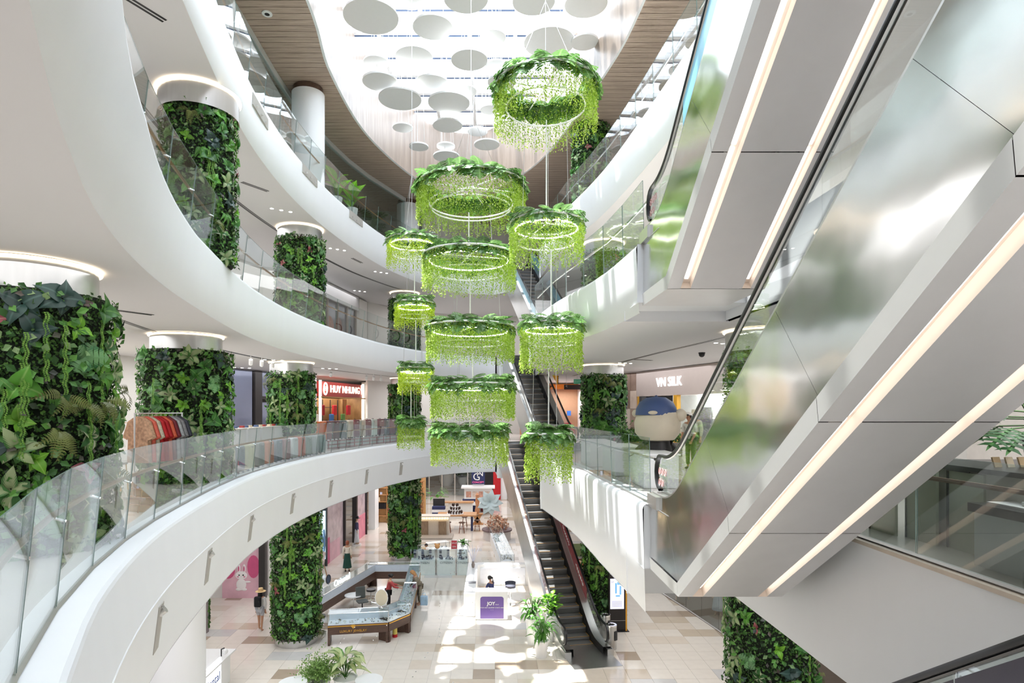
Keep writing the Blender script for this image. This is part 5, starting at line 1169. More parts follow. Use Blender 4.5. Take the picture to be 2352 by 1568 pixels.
for nm, px, py, lb in (('stool', 852, 1387, 'round black stool on a chrome foot inside the jewellery island'), ('stool', 735, 1452, 'black stool half hidden by the planted column')):
    t = thing('stool', lb, 'stool', onz(px, py, 0)); MB().cyl(0, 0, .62, .70, .22).build('seat', BLACK, t, smooth=True); MB().tube([(0, 0, .05), (0, 0, .62)], .025, 6).build('stem', CHROME, t); MB().tube([(.2*math.cos(a), .2*math.sin(a), .25) for a in [k*.524 for k in range(12)]], .014, 5, True).build('foot_ring', CHROME, t)
    for k in range(5): MB().tube([(0, 0, .1), (.26*math.cos(k*1.257), .26*math.sin(k*1.257), .04)], .02, 5).build('leg', CHROME, t)
t = thing('office_chair', 'grey office chair inside the jewellery island', 'chair', onz(832, 1404, 0), .5); MB().box(0, 0, .42, .46, .44, .08).build('seat', M('chair_grey', rgb(84, 88, 86), .7), t, bevel=.03); MB().box(.0, .24, .52, .44, .07, .52, rx=-.12).build('backrest', MATS['chair_grey'], t, bevel=.05); MB().tube([(0, 0, .08), (0, 0, .42)], .03, 6).build('stem', DARK, t)
for k in range(5): MB().tube([(0, 0, .1), (.28*math.cos(k*1.257), .28*math.sin(k*1.257), .04)], .022, 5).build('leg', CHROME, t)
t = thing('table', 'round white table top inside the jewellery island', 'table', onz(812, 1398, 0)); MB().cyl(0, 0, .60, .64, .40, 24).build('table_top', PLAST, t, smooth=True); MB().tube([(0, 0, .02), (0, 0, .6)], .03, 6).build('leg', CHROME, t); MB().cyl(0, 0, 0, .02, .22).build('foot', CHROME, t)
t = thing('vanity_mirror', 'oval vanity mirror on the front jewellery counter', 'mirror', (-4.35, 23.55, 1.215)); o = MB().ball(0, 0, .38, .24, .02, .32, 20, 10).build('mirror_disc', M('cream_mirror', rgb(232, 220, 196), .2, .2), t, smooth=True); MB().tube([(.25*math.cos(a), 0, .38+.33*math.sin(a)) for a in [k*.314 for k in range(20)]], .016, 5, True).build('rim', PLAST, t); MB().tube([(0, 0, .0), (0, 0, .06)], .02).build('stem', CHROME, t); MB().cyl(0, 0, 0, .02, .1).build('foot', CHROME, t)
t = thing('desk_fan', 'small dark round fan standing on the left jewellery counter', 'fan', (-7.35, 26.9, 1.135), 1.2); MB().tube([(.16*math.cos(a), 0, .24+.2*math.sin(a)) for a in [k*.4488 for k in range(14)]], .02, 5, True).build('guard', DARK, t); MB().ball(0, 0, .24, .15, .02, .19).build('blades', M('fan_blue_grey', rgb(80, 90, 110), .4), t, smooth=True); MB().tube([(0, 0, 0), (0, 0, .06)], .02).build('stem', PLAST, t); MB().cyl(0, 0, 0, .02, .09).build('foot', PLAST, t)
t = thing('canister', 'red and yellow canister under the corner of the jewellery island', 'canister', onz(907, 1462, 0)); MB().cyl(0, 0, 0, .12, .10).build('base', RED, t, smooth=True); MB().cyl(0, 0, .12, .40, .095).build('label_band', M('canister_yellow', rgb(236, 214, 110), .4, noise=.05), t, smooth=True)

# ------------------------------------------------------------------ watch counters and other counters in the middle
CITB = M('counter_aqua', rgb(214, 228, 228), .3, noise=.02); WATCH = islandmat('watches', [rgb(40, 44, 70), rgb(70, 80, 110), rgb(190, 196, 210), rgb(120, 110, 110)], 0, .3)
for i, (x0, x1, lb) in enumerate(((-4.42, -3.05, 'leftmost glass watch counter lettered CITIZEN beside the planted column'), (-3.02, -1.96, 'middle glass watch counter lettered CITIZEN with a sale sign at its right'), (-1.93, -1.28, 'narrow rightmost glass watch counter lettered CITIZEN'))):
    t = thing('watch_counter', lb, 'counter', ((x0+x1)/2, 32.5, 0)); W2 = x1-x0
    MB().box(0, .28, 0, W2, .56, .82).build('cabinet', CITB, t); MB().box(0, .005, .05, W2-.12, .012, .70).build('front_panel', M('panel_mint', rgb(222, 234, 232), .25), t); txt('CITIZEN', .16, (0, -.012, .68), (PI/2, 0, 0), M('letter_slate', rgb(110, 128, 138), .4), t, .004, sx=1.15)
    MB().box(0, .0, .85, W2-.02, .012, .55).build('glass_front', CLEAR, t); MB().box(0, .28, 1.40, W2-.01, .56, .012).build('glass_top', CLEAR, t); MB().box(0, .55, .85, W2-.02, .02, .55).build('glass_back', CLEAR, t)
    for sx in (-1, 1): MB().box(sx*(W2/2-.02), 0, 0, .04, .03, 1.42).build('post', CHROME, t)
    mb = MB(); rg = random.Random(i)
    for k in range(int(W2*22)): mb.box(rg.uniform(-W2/2+.1, W2/2-.1), rg.uniform(.08, .48), .84, .05, .05, rg.uniform(.05, .12))
    for c in range(max(1, int(W2*2.2))):
        for r_ in range(5): mb.box(-W2/2+.2+c*.42, .3, .86+r_*.10, .14, .03, .07)
    tag(mb.build('watches', WATCH, t), kind='stuff')
t = thing('sale_sign', 'small red and white SALE sign on the middle watch counter', 'sign', (-2.05, 32.5, 1.415)); MB().box(0, 0, 0, .34, .03, .50).build('board', PLAST, t); MB().box(0, -.02, .03, .30, .012, .44).build('red_field', M('sale_red', rgb(204, 60, 70), .5), t)
txt('SALE', .13, (0, -.032, .34), (PI/2, 0, 0), PLAST, t, .003); txt('50%', .13, (0, -.032, .14), (PI/2, 0, 0), PLAST, t, .003)
t = thing('toy_bear_head', 'small orange plush perched on the watch counter', 'plush', (-2.98, 32.6, 1.415)); MB().ball(0, 0, .14, .14, .12, .14).build('head', M('plush_orange', rgb(230, 170, 110), .8), t, smooth=True)
for sx in (-.11, .11): MB().ball(sx, 0, .26, .05, .04, .05).build('ear', MATS['plush_orange'], t, smooth=True)
def whitecase(label, x, y, rz, L, dp=.6, h=1.0):
    t = thing('display_case', label, 'display case', (x, y, 0), rz); MB().box(0, 0, 0, L, dp, h*.62).build('cabinet', PLAST, t); MB().box(0, 0, h*.62, L-.03, dp-.03, .02).build('tray_base', CASEB, t)
    n = max(2, int(L/1.0))
    for k in range(n): MB().box(-L/2+(k+.5)*L/n, 0, h, L/n-.02, dp-.02, .012).build('glass_top', CLEAR, t); MB().box(-L/2+(k+.5)*L/n, -dp/2+.01, h*.64, L/n-.02, .012, h*.36).build('glass_front', CLEAR, t)
    fr = MB()
    for sy in (-1, 1): fr.tube([(-L/2, sy*dp/2, h), (L/2, sy*dp/2, h)], .014, 4)
    for sx in (-1, 1):
        for sy in (-1, 1): fr.tube([(sx*L/2, sy*dp/2, h*.62), (sx*L/2, sy*dp/2, h)], .014, 4)
    tag(fr.build('case_frame', STEEL2, t), kind='stuff'); rg = random.Random(int(x*31+y)); mb = MB()
    for k in range(int(L*20)): mb.box(rg.uniform(-L/2+.06, L/2-.06), rg.uniform(-dp/2+.06, dp/2-.06), h*.62+.02, .05, .05, rg.uniform(.02, .1))
    tag(mb.build('jewellery', JEWEL, t), kind='stuff'); return t
whitecase('long white jewellery case running back along the left of the long escalator', .55, 36.8, PI/2+.08, 7.6, .75); whitecase('white display case behind the watch counters, set aslant', -3.6, 36.0, .45, 2.0); whitecase('white display case with a plant on it behind the sale sign', -1.75, 35.6, PI/2, 2.6)
t = thing('potted_plant', 'small green plant standing on the white case behind the sale sign', 'potted plant', (-1.7, 34.6, 1.02)); MB().lathe([(.08, 0), (.12, .2), (.10, .2)], n=14).build('pot', PLAST, t, smooth=True); rg = random.Random(4)
for k in range(16): a = rg.uniform(0, 6.28); d = Vector((math.cos(a), math.sin(a), rg.uniform(.5, 1.6))); inst('leaf', LF['lance'], t, frame(Vector((0, 0, .2)), d, Vector((0, 0, 1)), .55))
# white booth with the violet front
BW = M('booth_white', (.88, .88, .88), .35, noise=.01)
t = thing('booth_counter', 'white booth counter with a violet lettered panel on its front end', 'counter', (0, 25.6, 0)); MB().box(-.02, .28, 0, 1.38, .56, 1.22).build('front_block', BW, t, bevel=.015)
mb = MB(); pv = [(-.50, .06), (.50, .06), (.50, .86)]+[(.40+.10*math.cos(a), .90+.10*math.sin(a)) for a in (0, .5, 1.05, 1.57)]+[(-.40+.10*math.cos(a), .90+.10*math.sin(a)) for a in (1.57, 2.1, 2.6, 3.14)]
mb.face([(x, -.004, z) for x, z in pv]); mb.build('violet_panel', M('violet_panel', rgb(112, 88, 158), .4, noise=.06, scale=2), t)
txt('JOY', .20, (-.04, -.012, .70), (PI/2, 0, 0), PLAST, t, .004, bold=.006); txt('tours', .07, (.22, -.012, .67), (PI/2, 0, 0), PLAST, t, .003); txt('YOUR NEXT JOURNEY STARTS HERE', .062, (0, -.012, .53), (PI/2, 0, 0), PLAST, t, .003); txt('GUIDE', .05, (0, -.012, .44), (PI/2, 0, 0), M('lilac', rgb(180, 160, 214), .5), t, .003)
MB().box(-.98, 3.0, 0, .5, 5.2, 1.02).build('side_counter', BW, t, bevel=.01); MB().box(.55, 5.3, 0, 2.6, .5, 1.05).build('rear_counter', BW, t); MB().box(.55, 5.02, .1, 2.3, .03, .8).build('rear_door', M('booth_grey', rgb(226, 230, 240), .35), t); MB().box(1.9, 3.0, 0, .10, 4.6, 2.1).build('screen_wall', BW, t)
for k, (y, z, w_, h2) in enumerate(((1.6, .95, .9, .9), (3.2, .9, .7, 1.0))): MB().box(1.84, y, z, .03, w_, h2).build('screen', glow('screen_blue', rgb(120, 170, 226), 1.0), t)
MB().box(-.92, 2.0, 1.02, .36, .25, .02).build('laptop', M('laptop_grey', rgb(120, 120, 126), .4), t)
t = thing('booth_stool', 'grey padded bar stool inside the white booth', 'stool', (.85, 27.6, 0)); MB().cyl(0, 0, .80, .90, .24).build('seat', M('stool_grey', rgb(92, 92, 104), .6), t, smooth=True); MB().lathe([(.24, .88), (.26, 1.04), (.22, 1.05)], n=16, a0=0.3, a1=2.9).build('backrest', MATS['stool_grey'], t); MB().tube([(0, 0, .03), (0, 0, .8)], .03, 6).build('stem', CHROME, t); MB().cyl(0, 0, 0, .03, .24).build('foot', CHROME, t)
t = thing('seat_block', 'low white stool under the person in the white booth', 'stool', (.02, 27.55, 0)); MB().cyl(0, 0, 0, .42, .2, 18, .18).build('seat', BW, t, smooth=True)
t = thing('seat_block', 'low grey stool under the person behind the watch counters', 'stool', (-3.75, 34.25, 0)); MB().cyl(0, 0, 0, .44, .2, 18, .18).build('seat', M('stool_grey', (0, 0, 0)), t, smooth=True)
t = thing('flower_vase', 'vase of pale twigs on the far corner of the white booth', 'vase', (-.95, 30.2, 1.03)); MB().lathe([(.06, 0), (.09, .15), (.05, .28), (.06, .3)], n=12).build('vase', M('vase_taupe', rgb(150, 136, 130), .5), t, smooth=True)
mb = MB(); rg = random.Random(6)
for k in range(16): a = rg.uniform(0, 6.28); mb.tube([(0, 0, .25), (.2*math.cos(a), .2*math.sin(a), .75), (.3*math.cos(a), .3*math.sin(a), rg.uniform(.8, 1.15))], .008, 4)
tag(mb.build('twigs', M('pale_twig', rgb(220, 220, 236), .6), t), kind='stuff')

# ------------------------------------------------------------------ back of the ground floor
t = thing('bar_table', 'wooden bar table with dark trestle legs and a tiered bottle stand on it', 'table', (-2.6, 44.8, 0)); MB().box(0, 0, 1.12, 2.9, 1.5, .09).build('table_top', OAK, t); 
for sx in (-1.1, 1.1): MB().box(sx, 0, 0, .14, .9, 1.12).build('leg', NAVY, t)
s_ = thing('bottle_stand', 'three-tiered round stand of dark bottles on the bar table', 'stand', (-2.75, 44.8, 1.21))
for k, (r, z) in enumerate(((.62, 0), (.42, .28), (.3, .52))): MB().cyl(0, 0, z, z+.04, r, 24).build('tier', PLAST, s_); o = MB()
for k, (r, z, n) in enumerate(((.5, .04, 14), (.34, .32, 10), (.2, .56, 6))):
    for i in range(n): MB().cyl(r*math.cos(6.28*i/n), r*math.sin(6.28*i/n), z, z+.2, .055, 7).build('bottle', M('bottle_brown', rgb(60, 42, 34), .3), s_)
STM = thing('bar_stool', 'wooden bar stool at the right end of the bar table', 'stool', (-1.1, 44.5, 0), 0, 'bar stools at the wooden table'); MB().cyl(0, 0, .74, .80, .22).build('seat', BROWN, STM, smooth=True)
for k in range(4): a = k*1.571+.785; MB().tube([(.14*math.cos(a), .14*math.sin(a), .75), (.26*math.cos(a), .26*math.sin(a), 0)], .025, 5).build('leg', woodmat('stool_wood', rgb(110, 64, 40), rgb(140, 88, 58), (4, 4, 1)), STM)
MB().tube([(.2*math.cos(a), .2*math.sin(a), .32) for a in (0, 1.57, 3.14, 4.71)], .014, 4, True).build('stretcher', MATS['stool_wood'], STM)
for x, y, lb in ((-2.2, 43.6, 'wooden bar stool in front of the bar table, nearest'), (-2.1, 45.9, 'wooden bar stool behind the bar table'), (-3.2, 43.7, 'wooden bar stool at the front left of the bar table')): copy_tree(STM, (x, y, 0), 0, lb)
t = thing('lit_counter', 'low counter edged with warm bulbs and wood-log panels beside the planted column', 'counter', (-4.35, 42.4, 0)); MB().box(0, .3, 0, 2.6, .6, 1.5).build('body', M('counter_greige', rgb(206, 196, 184), .6), t); MB().box(0, -.05, 1.45, 2.8, .8, .07).build('counter_top', M('counter_greige', (0, 0, 0)), t); MB().box(0, -.3, 0, 3.2, 1.6, .14).build('plinth', M('plinth_grey', rgb(176, 168, 160), .5), t)
for k in range(14): MB().ball(-1.2+k*.185, -.06, 1.30, .05, n=8, m=5).build('bulb', glow('bulb_warm', (1, .82, .5), 6), t)
for x in (-.45, .85): MB().box(x, -.04, .14, .55, .08, .95).build('log_panel', woodmat('log_bark', rgb(120, 98, 78), rgb(176, 152, 126), (9, 9, 1)), t)
t = thing('striped_stand', 'striped white and navy stand with a screen behind the planted column', 'stand', (-4.1, 46.2, 0)); 
for k in range(7): MB().box(0, 0, k*.22, 1.0, .6, .215).build('stripe', PLAST if k % 2 else NAVY, t)
MB().box(0, .1, 1.56, .9, .06, .55).build('screen', DARK, t)
t = thing('wood_counter', 'light wood service counter with vases behind the bar table', 'counter', (-2.9, 49.6, 0)); MB().box(0, 0, 1.3, 2.8, .8, .08).build('counter_top', OAK, t); MB().box(.3, .1, 0, 2.0, .6, 1.3).build('cabinet', M('cab_white', rgb(222, 222, 220), .4), t)
for sx in (-1.3,): MB().box(sx, 0, 0, .1, .7, 1.3).build('leg', DARK, t)
t = thing('leafy_branch_vase', 'tall vase of loose branches on the counter near the olive top person', 'vase', (-4.6, 48.6, 0)); MB().cyl(0, 0, 0, 1.2, .25).build('pedestal', PLAST, t); MB().lathe([(.1, 1.2), (.16, 1.4), (.08, 1.6)], n=12).build('vase', PLAST, t); rg = random.Random(8)
for k in range(22): a = rg.uniform(0, 6.28); d = Vector((math.cos(a), math.sin(a), rg.uniform(.2, 1.4))); inst('leaf', LF['lance'], t, frame(Vector((.5*math.cos(a), .4*math.sin(a), 1.6+rg.uniform(.1, .9))), d, Vector((0, 0, 1)), .6))
t = thing('concept_kiosk', 'white kiosk under a navy sign with white overlapping letters at the back', 'kiosk', (-1.2, 52.5, 0)); MB().box(0, .3, 0, 1.0, 1.2, 4.4).build('core', M('kiosk_white', rgb(214, 212, 212), .5), t); MB().box(0, -.35, 2.5, 1.16, .08, 2.2).build('sign_board', NAVY, t); txt('G', .9, (-.14, -.42, 3.12), (PI/2, 0, 0), PLAST, t, .01); txt('N', .8, (.16, -.42, 3.45), (PI/2, 0, 0), PLAST, t, .01); txt('G', .6, (-.05, -.42, 3.85), (PI/2, 0, 0), PLAST, t, .01); txt('CONCEPT', .22, (0, -.42, 2.66), (PI/2, 0, 0), M('sign_pink', rgb(224, 90, 140), .5, emit=rgb(224, 90, 140), es=.6), t, .01)
MB().box(0, -.3, 2.2, 2.9, 1.6, .12).build('canopy', PLAST, t); MB().box(0, -.2, 1.25, 2.4, .9, .9).build('display_body', PLAST, t)
for k in range(4): MB().box(-.82+k*.54, -.68, 1.4, .44, .03, .5).build('portrait_print', M('portrait_%d' % (k % 2), [rgb(200, 150, 130), rgb(220, 190, 176)][k % 2], .5, noise=.3, scale=6), t)
for sx in (-1, 1): MB().box(sx*.75, -.45, 1.05, 1.2, .5, .18).build('navy_cushion', NAVY, t)
MB().cyl(0, -.4, .88, 1.04, 1.5, 24).build('round_top', PLAST, t)
for k in range(7): MB().box(-1.1+k*.36, -.3, .1, .22, .2, .75).build('hanging_garment', M('kiosk_cloth_%d' % (k % 4), [rgb(110, 40, 44), rgb(150, 110, 80), rgb(40, 50, 100), rgb(30, 30, 32)][k % 4], .8), t)
t = thing('entrance', 'black doorway with a red curtain at the back, left of the long escalator', 'entrance', (-.25, 60, 0)); MB().box(-.1, 0, 0, 1.7, .1, 4.2).build('dark_opening', M('near_black', (0, 0, 0)), t); MB().box(.75, -.15, 0, .75, .2, 4.3).build('curtain', RED, t, bevel=.03); MB().box(1.4, .1, 0, .7, .3, 4.6).build('pier', WHITE, t)
t = thing('wood_sculpture', 'carved wooden figure on a crossed wooden base in the back aisle', 'sculpture', (-1.15, 47.0, 0)); MB().box(0, 0, 0, .95, .6, .06).build('foot', OAK, t); MB().hexa([(-.35, -.1, .06), (.0, -.1, .06), (.0, .1, .06), (-.35, .1, .06), (.1, -.1, .8), (.4, -.1, .8), (.4, .1, .8), (.1, .1, .8)]).build('cross_leg', OAK, t); MB().hexa([(0, -.1, .06), (.35, -.1, .06), (.35, .1, .06), (0, .1, .06), (-.4, -.1, .8), (-.1, -.1, .8), (-.1, .1, .8), (-.4, .1, .8)]).build('cross_leg', OAK, t); MB().box(0, 0, .8, .9, .5, .05).build('shelf', OAK, t); MB().lathe([(.12, .85), (.2, 1.1), (.1, 1.4), (.18, 1.7), (.12, 2.1), (.16, 2.3), (.01, 2.5)], n=12).build('figure', woodmat('carved_wood', rgb(170, 110, 74), rgb(206, 152, 112), (3, 3, 2)), t, smooth=True)
t = thing('paper_flower', 'giant pale blue paper flower standing by the flower table', 'paper flower', (-.15, 44.3, 0)); MB().tube([(.1, .1, .9), (0, 0, 2.1)], .05, 6).build('stem', OAK, t); MB().cyl(.1, .1, 0, .9, .18).build('foot', PLAST, t); PF = M('paper_blue', rgb(190, 208, 212), .7, noise=.05)
for k in range(9):
    a = k*.698; d = Vector((math.cos(a), -.45, math.sin(a))); o = inst('petal', leaf_blade('petal', PF, OVAL, droop=.2) if k == 0 else PET, t, frame(Vector((0, -.05, 2.15)), d, Vector((0, -1, .2)), 1.05)); PET = o.data
t = thing('flower_table', 'round-ended low table of peach dried flowers beside the long escalator', 'table', (.35, 41.6, 0)); MB().cyl(0, 0, .0, .62, .95, 24).build('drum', M('drum_grey', rgb(206, 200, 198), .5), t, smooth=True); MB().cyl(0, 0, .62, .72, 1.05, 28).build('table_top', M('drum_dark', rgb(110, 90, 92), .5), t, smooth=True); mb = MB(); rg = random.Random(12)
for k in range(420): a = rg.uniform(0, 6.28); r = rg.uniform(0, .8); small_leaves(mb, Vector((r*math.cos(a), r*math.sin(a), .8+rg.uniform(0, .9)*(1-r*.6))), Vector((rg.gauss(0, 1), rg.gauss(0, 1), rg.gauss(.4, 1))), Vector((rg.gauss(0, 1), rg.gauss(0, 1), rg.gauss(0, 1))).normalized(), .22, rg)
tag(mb.build('dried_flowers', islandmat('dried_flower', [rgb(230, 170, 130), rgb(240, 226, 206), rgb(196, 120, 80), rgb(170, 180, 170)], .2), t), kind='stuff')
for i, (x, y, s_) in enumerate(((-5.4, 71, 1.15), (-3.5, 71.5, .8))):
    t = thing('planter_pot', 'big white pot of dark shrubs by the far glass doors, %s' % ('larger' if i == 0 else 'smaller'), 'potted plant', (x, y, 0), 0); MB().lathe([(.5*s_, 0), (.75*s_, .6*s_), (.7*s_, 1.2*s_), (.6*s_, 1.2*s_)], n=20).build('pot', PLAST, t, smooth=True); mb = MB(); rg = random.Random(i)
    for k in range(260): small_leaves(mb, Vector((rg.gauss(0, .6), rg.gauss(0, .5), 1.5*s_+abs(rg.gauss(0, .5)))), Vector((rg.gauss(0, 1), rg.gauss(0, 1), rg.gauss(.4, 1))), Vector((0, 0, 1)), .35, rg)
    tag(mb.build('shrub_leaves', HEDGE, t), kind='stuff')
t = thing('glass_doors', 'tall glass entrance doors at the far end of the ground floor', 'doors', (-6.6, 63, 0)); 
for k in range(5): MB().box(k*1.35, 0, 0, .12, .2, 4.8).build('door_frame', STEEL2, t); MB().box(k*1.35+.68, 0, 0, 1.2, .03, 4.8).build('door_glass', CLEAR, t)
# ------------------------------------------------------------------ near ground floor
for i, (px, py) in enumerate(((682, 1553), (853, 1547))):
    p_ = onz(px, py, .74); t = thing('round_table', 'round white table at the bottom edge, %s of the variegated plant' % ('left' if i == 0 else 'right'), 'table', (p_.x, p_.y-.38, 0), 0, 'white tables at the bottom edge'); MB().cyl(0, 0, .70, .74, .42, 32).build('table_top', PLAST, t, smooth=True); MB().tube([(0, 0, .03), (0, 0, .7)], .04, 8).build('stem', PLAST, t); MB().cyl(0, 0, 0, .03, .28, 24).build('foot', PLAST, t)
def bigplant(label, loc, kind, n, s, pot, seed, spread=.9, up=(.3, 1.5), potm=None, hgt=.55):
    t = thing('potted_plant', label, 'potted plant', loc); pr, ph = pot; MB().lathe([(pr*.72, 0), (pr, ph), (pr*.9, ph), (pr*.88, ph-.06), (.01, ph-.06)], n=22).build('pot', potm or PLAST, t, smooth=True); rg = random.Random(seed)
    for k in range(n):
        a = rg.uniform(0, 6.28); e = rg.uniform(*up); d = Vector((math.cos(a), math.sin(a), e*.6)); st = Vector((math.cos(a)*spread*.35*rg.random(), math.sin(a)*spread*.35*rg.random(), ph+hgt*rg.uniform(.15, 1)))
        MB().tube([(0, 0, ph-.05), tuple(Vector((0, 0, ph)).lerp(st, .6)+Vector((0, 0, .05))), tuple(st)], .010, 4).build('stalk', LF['fernb'].materials[0], t); inst('leaf', LF[kind], t, frame(st, d, Vector((0, 0, 1))+Vector((math.cos(a), math.sin(a), 0))*.3, s*rg.uniform(.75, 1.2)))
    return t
bigplant('variegated broad-leaved plant in a white planter at the bottom edge', (-4.62, 18.9, 0), 'dieff', 24, .52, (.38, .55), 2, up=(.1, 1.8), hgt=.75)
t = thing('shrub_planter', 'feathery pale green shrub at the bottom edge left of the variegated plant', 'shrub', (-5.45, 18.85, 0)); MB().lathe([(.3, 0), (.36, .5), (.3, .5)], n=20).build('pot', PLAST, t, smooth=True); mb = MB(); rg = random.Random(2)
for k in range(2600): v = Vector((rg.gauss(0, .26), rg.gauss(0, .24), .60+abs(rg.gauss(0, .26)))); small_leaves(mb, v, Vector((rg.gauss(0, 1), rg.gauss(0, 1), rg.gauss(.3, 1))), Vector((rg.gauss(0, .4), rg.gauss(0, .4), 1)).normalized(), .075, rg)
tag(mb.build('shrub_leaves', islandmat('feathery_leaf', [(.10, .22, .04), (.24, .40, .10), (.34, .50, .16)], .35), t), kind='stuff')
k_ = onz(455, 1560, 0); t = thing('kiosk_counter', 'white kiosk counter with a lit script sign at the lower left corner', 'counter', (-8.68, 18.35, 0)); MB().box(-.8, .5, 0, 1.6, 2.0, .98).build('body', PLAST, t); MB().box(-.75, .5, .98, 1.8, 2.2, .05).build('counter_top', PLAST, t); o = MB().box(.06, -.1, .2, .05, 1.5, .95).build('sign_face', glow('sign_white', (.86, .91, 1), 1.1), t); txt('Oriental', .38, (.10, -.1, .62), (PI/2, 0, PI/2), M('script_blue', rgb(40, 60, 120), .5), t, .004)
c_ = thing('security_camera', 'small white camera on a dark bracket at the corner of the script-signed kiosk', 'camera', (-8.75, 19.35, 1.03)); MB().tube([(0, 0, 0), (0, 0, .22), (.14, -.1, .30)], .02, 5).build('bracket', DARK, c_); MB().ball(.18, -.12, .20, .09, n=12, m=8).build('camera_ball', PLAST, c_, smooth=True)
# pots beside the long escalator
for i, (px, py, hh, sd, lb) in enumerate(((1243, 1508, .62, 4, 'trailing plant in a low white pot, nearest beside the escalator foot'), (1266, 1470, 1.0, 5, 'leafy plant in a tall white tapered pot touching the escalator side'), (1222, 1478, 1.0, 6, 'leafy plant in a tall white pot, leftmost at the escalator foot'))):
    p_ = onz(px, py, 0); bigplant(lb, (p_.x, p_.y, 0), ('lance', 'pothos', 'lance')[i], 56, (.34, .26, .30)[i], ((.27, .62), (.24, 1.0), (.24, 1.0))[i], sd, 1.1, (-.9, 1.7), hgt=.75)
# bins, directory, little green-roofed stall right of the escalator
for i, (px, py) in enumerate(((1404, 1488), (1390, 1462))):
    p_ = onz(px, py, 0); t = thing('litter_bin', 'cylindrical steel litter bin right of the escalator foot, %s one' % ('front' if i == 0 else 'rear'), 'bin', p_, 0, 'steel bins'); MB().cyl(0, 0, 0, .86, .20, 24).build('drum', STEEL2, t, smooth=True); MB().lathe([(.205, .84), (.205, .90), (.13, .90), (.12, .84)], n=24).build('rim', CHROME, t, smooth=True); MB().cyl(0, 0, .80, .86, .12, 16).build('opening', DARK, t); MB().box(.14, -.16, .35, .14, .03, .34, .7).build('label_plate', DARK, t)
p_ = onz(1418, 1450, 0); t = thing('directory_kiosk', 'black and yellow directory kiosk with a lit floor plan, left of the walkway', 'kiosk', (p_.x, p_.y, 0), .06); MB().box(0, .12, 0, .68, .22, 2.3).build('body', M('kiosk_black', rgb(34, 28, 28), .35), t); MB().box(.37, .12, 0, .06, .24, 2.3).build('yellow_edge', YEL, t); s_ = MB().box(-.01, .0, .92, .56, .02, 1.22).build('screen', glow('plan_screen', rgb(226, 226, 250), .55), t); MB().box(0, .0, .44, .66, .012, .01).build('joint', STEEL2, t); MB().box(.02, .1, -.0, .9, .36, .025).build('foot', DARK, t)
PB = M('plan_blue', rgb(110, 170, 214), .5, emit=rgb(110, 170, 214), es=.5)
for (x, z, w_, h2) in ((-.06, 1.55, .07, .42), (.10, 1.90, .22, .12), (.12, 1.5, .07, .35), (.02, 1.42, .18, .06)): MB().box(x, -.014, z, w_, .008, h2).build('plan_shape', PB, s_)
for k in range(5): MB().box(-.02, -.014, 1.02+k*.05, .42, .006, .012).build('text_line', M('line_grey', rgb(150, 150, 170), .5), s_)
txt('L1', .10, (-.2, -.02, 2.02), (PI/2, 0, 0), DARK, s_, .002).parent = t
t = thing('stall', 'small stall with a green roof and a red-framed sign behind the escalator', 'stall', (4.9, 30.6, 0)); MB().box(0, 0, 0, 1.8, 1.5, 1.7).build('body', M('stall_white', rgb(226, 224, 216), .5), t); mb = MB(); mb.hexa([(-.95, -.85, 1.7), (.95, -.85, 1.7), (.95, .85, 1.7), (-.95, .85, 1.7), (-.85, -.5, 1.95), (.85, -.5, 1.95), (.85, .85, 1.95), (-.85, .85, 1.95)]); mb.build('roof', M('stall_green', rgb(84, 98, 44), .7), t); MB().box(-.5, -.78, 1.05, .75, .04, .5).build('sign_frame', M('stall_red', rgb(150, 36, 44), .5), t); MB().box(-.5, -.81, 1.1, .62, .02, .4).build('sign_face', M('stall_cream', rgb(240, 220, 180), .5), t); txt('LAR', .28, (-.5, -.83, 1.3), (PI/2, 0, 0), M('letter_orange', rgb(206, 110, 50), .5), t, .005)
for k in range(6): MB().ball(-.6+.2*k, -.85, .35+.12*(k % 3), .14, n=10, m=7).build('bright_good', M('bright_good_%d' % (k % 3), [rgb(60, 130, 190), rgb(230, 190, 70), rgb(210, 200, 190)][k % 3], .6), t)
# shop on the right of the ground floor: glass front, plinth and mannequins
t = thing('shop_window', 'ground-floor clothes shop window with a dark floor at right, below the escalator', 'shop window', (9.0, 26, 0)); RGL = [(7.9, 31.5), (8.75, 27.0), (9.2, 24.3), (9.5, 21.5), (9.7, 18)]
for a, b in zip(RGL, RGL[1:]):
    for k in range(2):
        p0 = Vector(a).lerp(Vector(b), k/2+.006); p1 = Vector(a).lerp(Vector(b), k/2+.494); MB().hexa([(p0.x, p0.y, 0), (p1.x, p1.y, 0), (p1.x+.02, p1.y, 0), (p0.x+.02, p0.y, 0), (p0.x, p0.y, 4.4), (p1.x, p1.y, 4.4), (p1.x+.02, p1.y, 4.4), (p0.x+.02, p0.y, 4.4)]).build('window_glass', GLASSD, t, world=True)
mb = MB(); mb.face([(7.95, 31.5, .012), (8.8, 27, .012), (9.25, 24.3, .012), (9.55, 21.5, .012), (9.75, 18, .012), (12.4, 18, .012), (12.4, 31.5, .012)]); mb.build('shop_floor', M('shop_floor_grey', rgb(120, 108, 98), .2, noise=.05), t, world=True)
MB().box(1.9, -1.6, .012, 2.4, 1.0, .12).build('plinth', BROWN, t); MB().tube([(RGL[k][0]-9.0, RGL[k][1]-26, .03) for k in range(5)], .03, 4).build('base_channel', STEEL2, t)
wallrun('wall_right_shop', [(12.3, 17), (12.3, 32), (7.9, 32)], 0, C1, M('shop_brown_wall', rgb(150, 128, 112), .6))
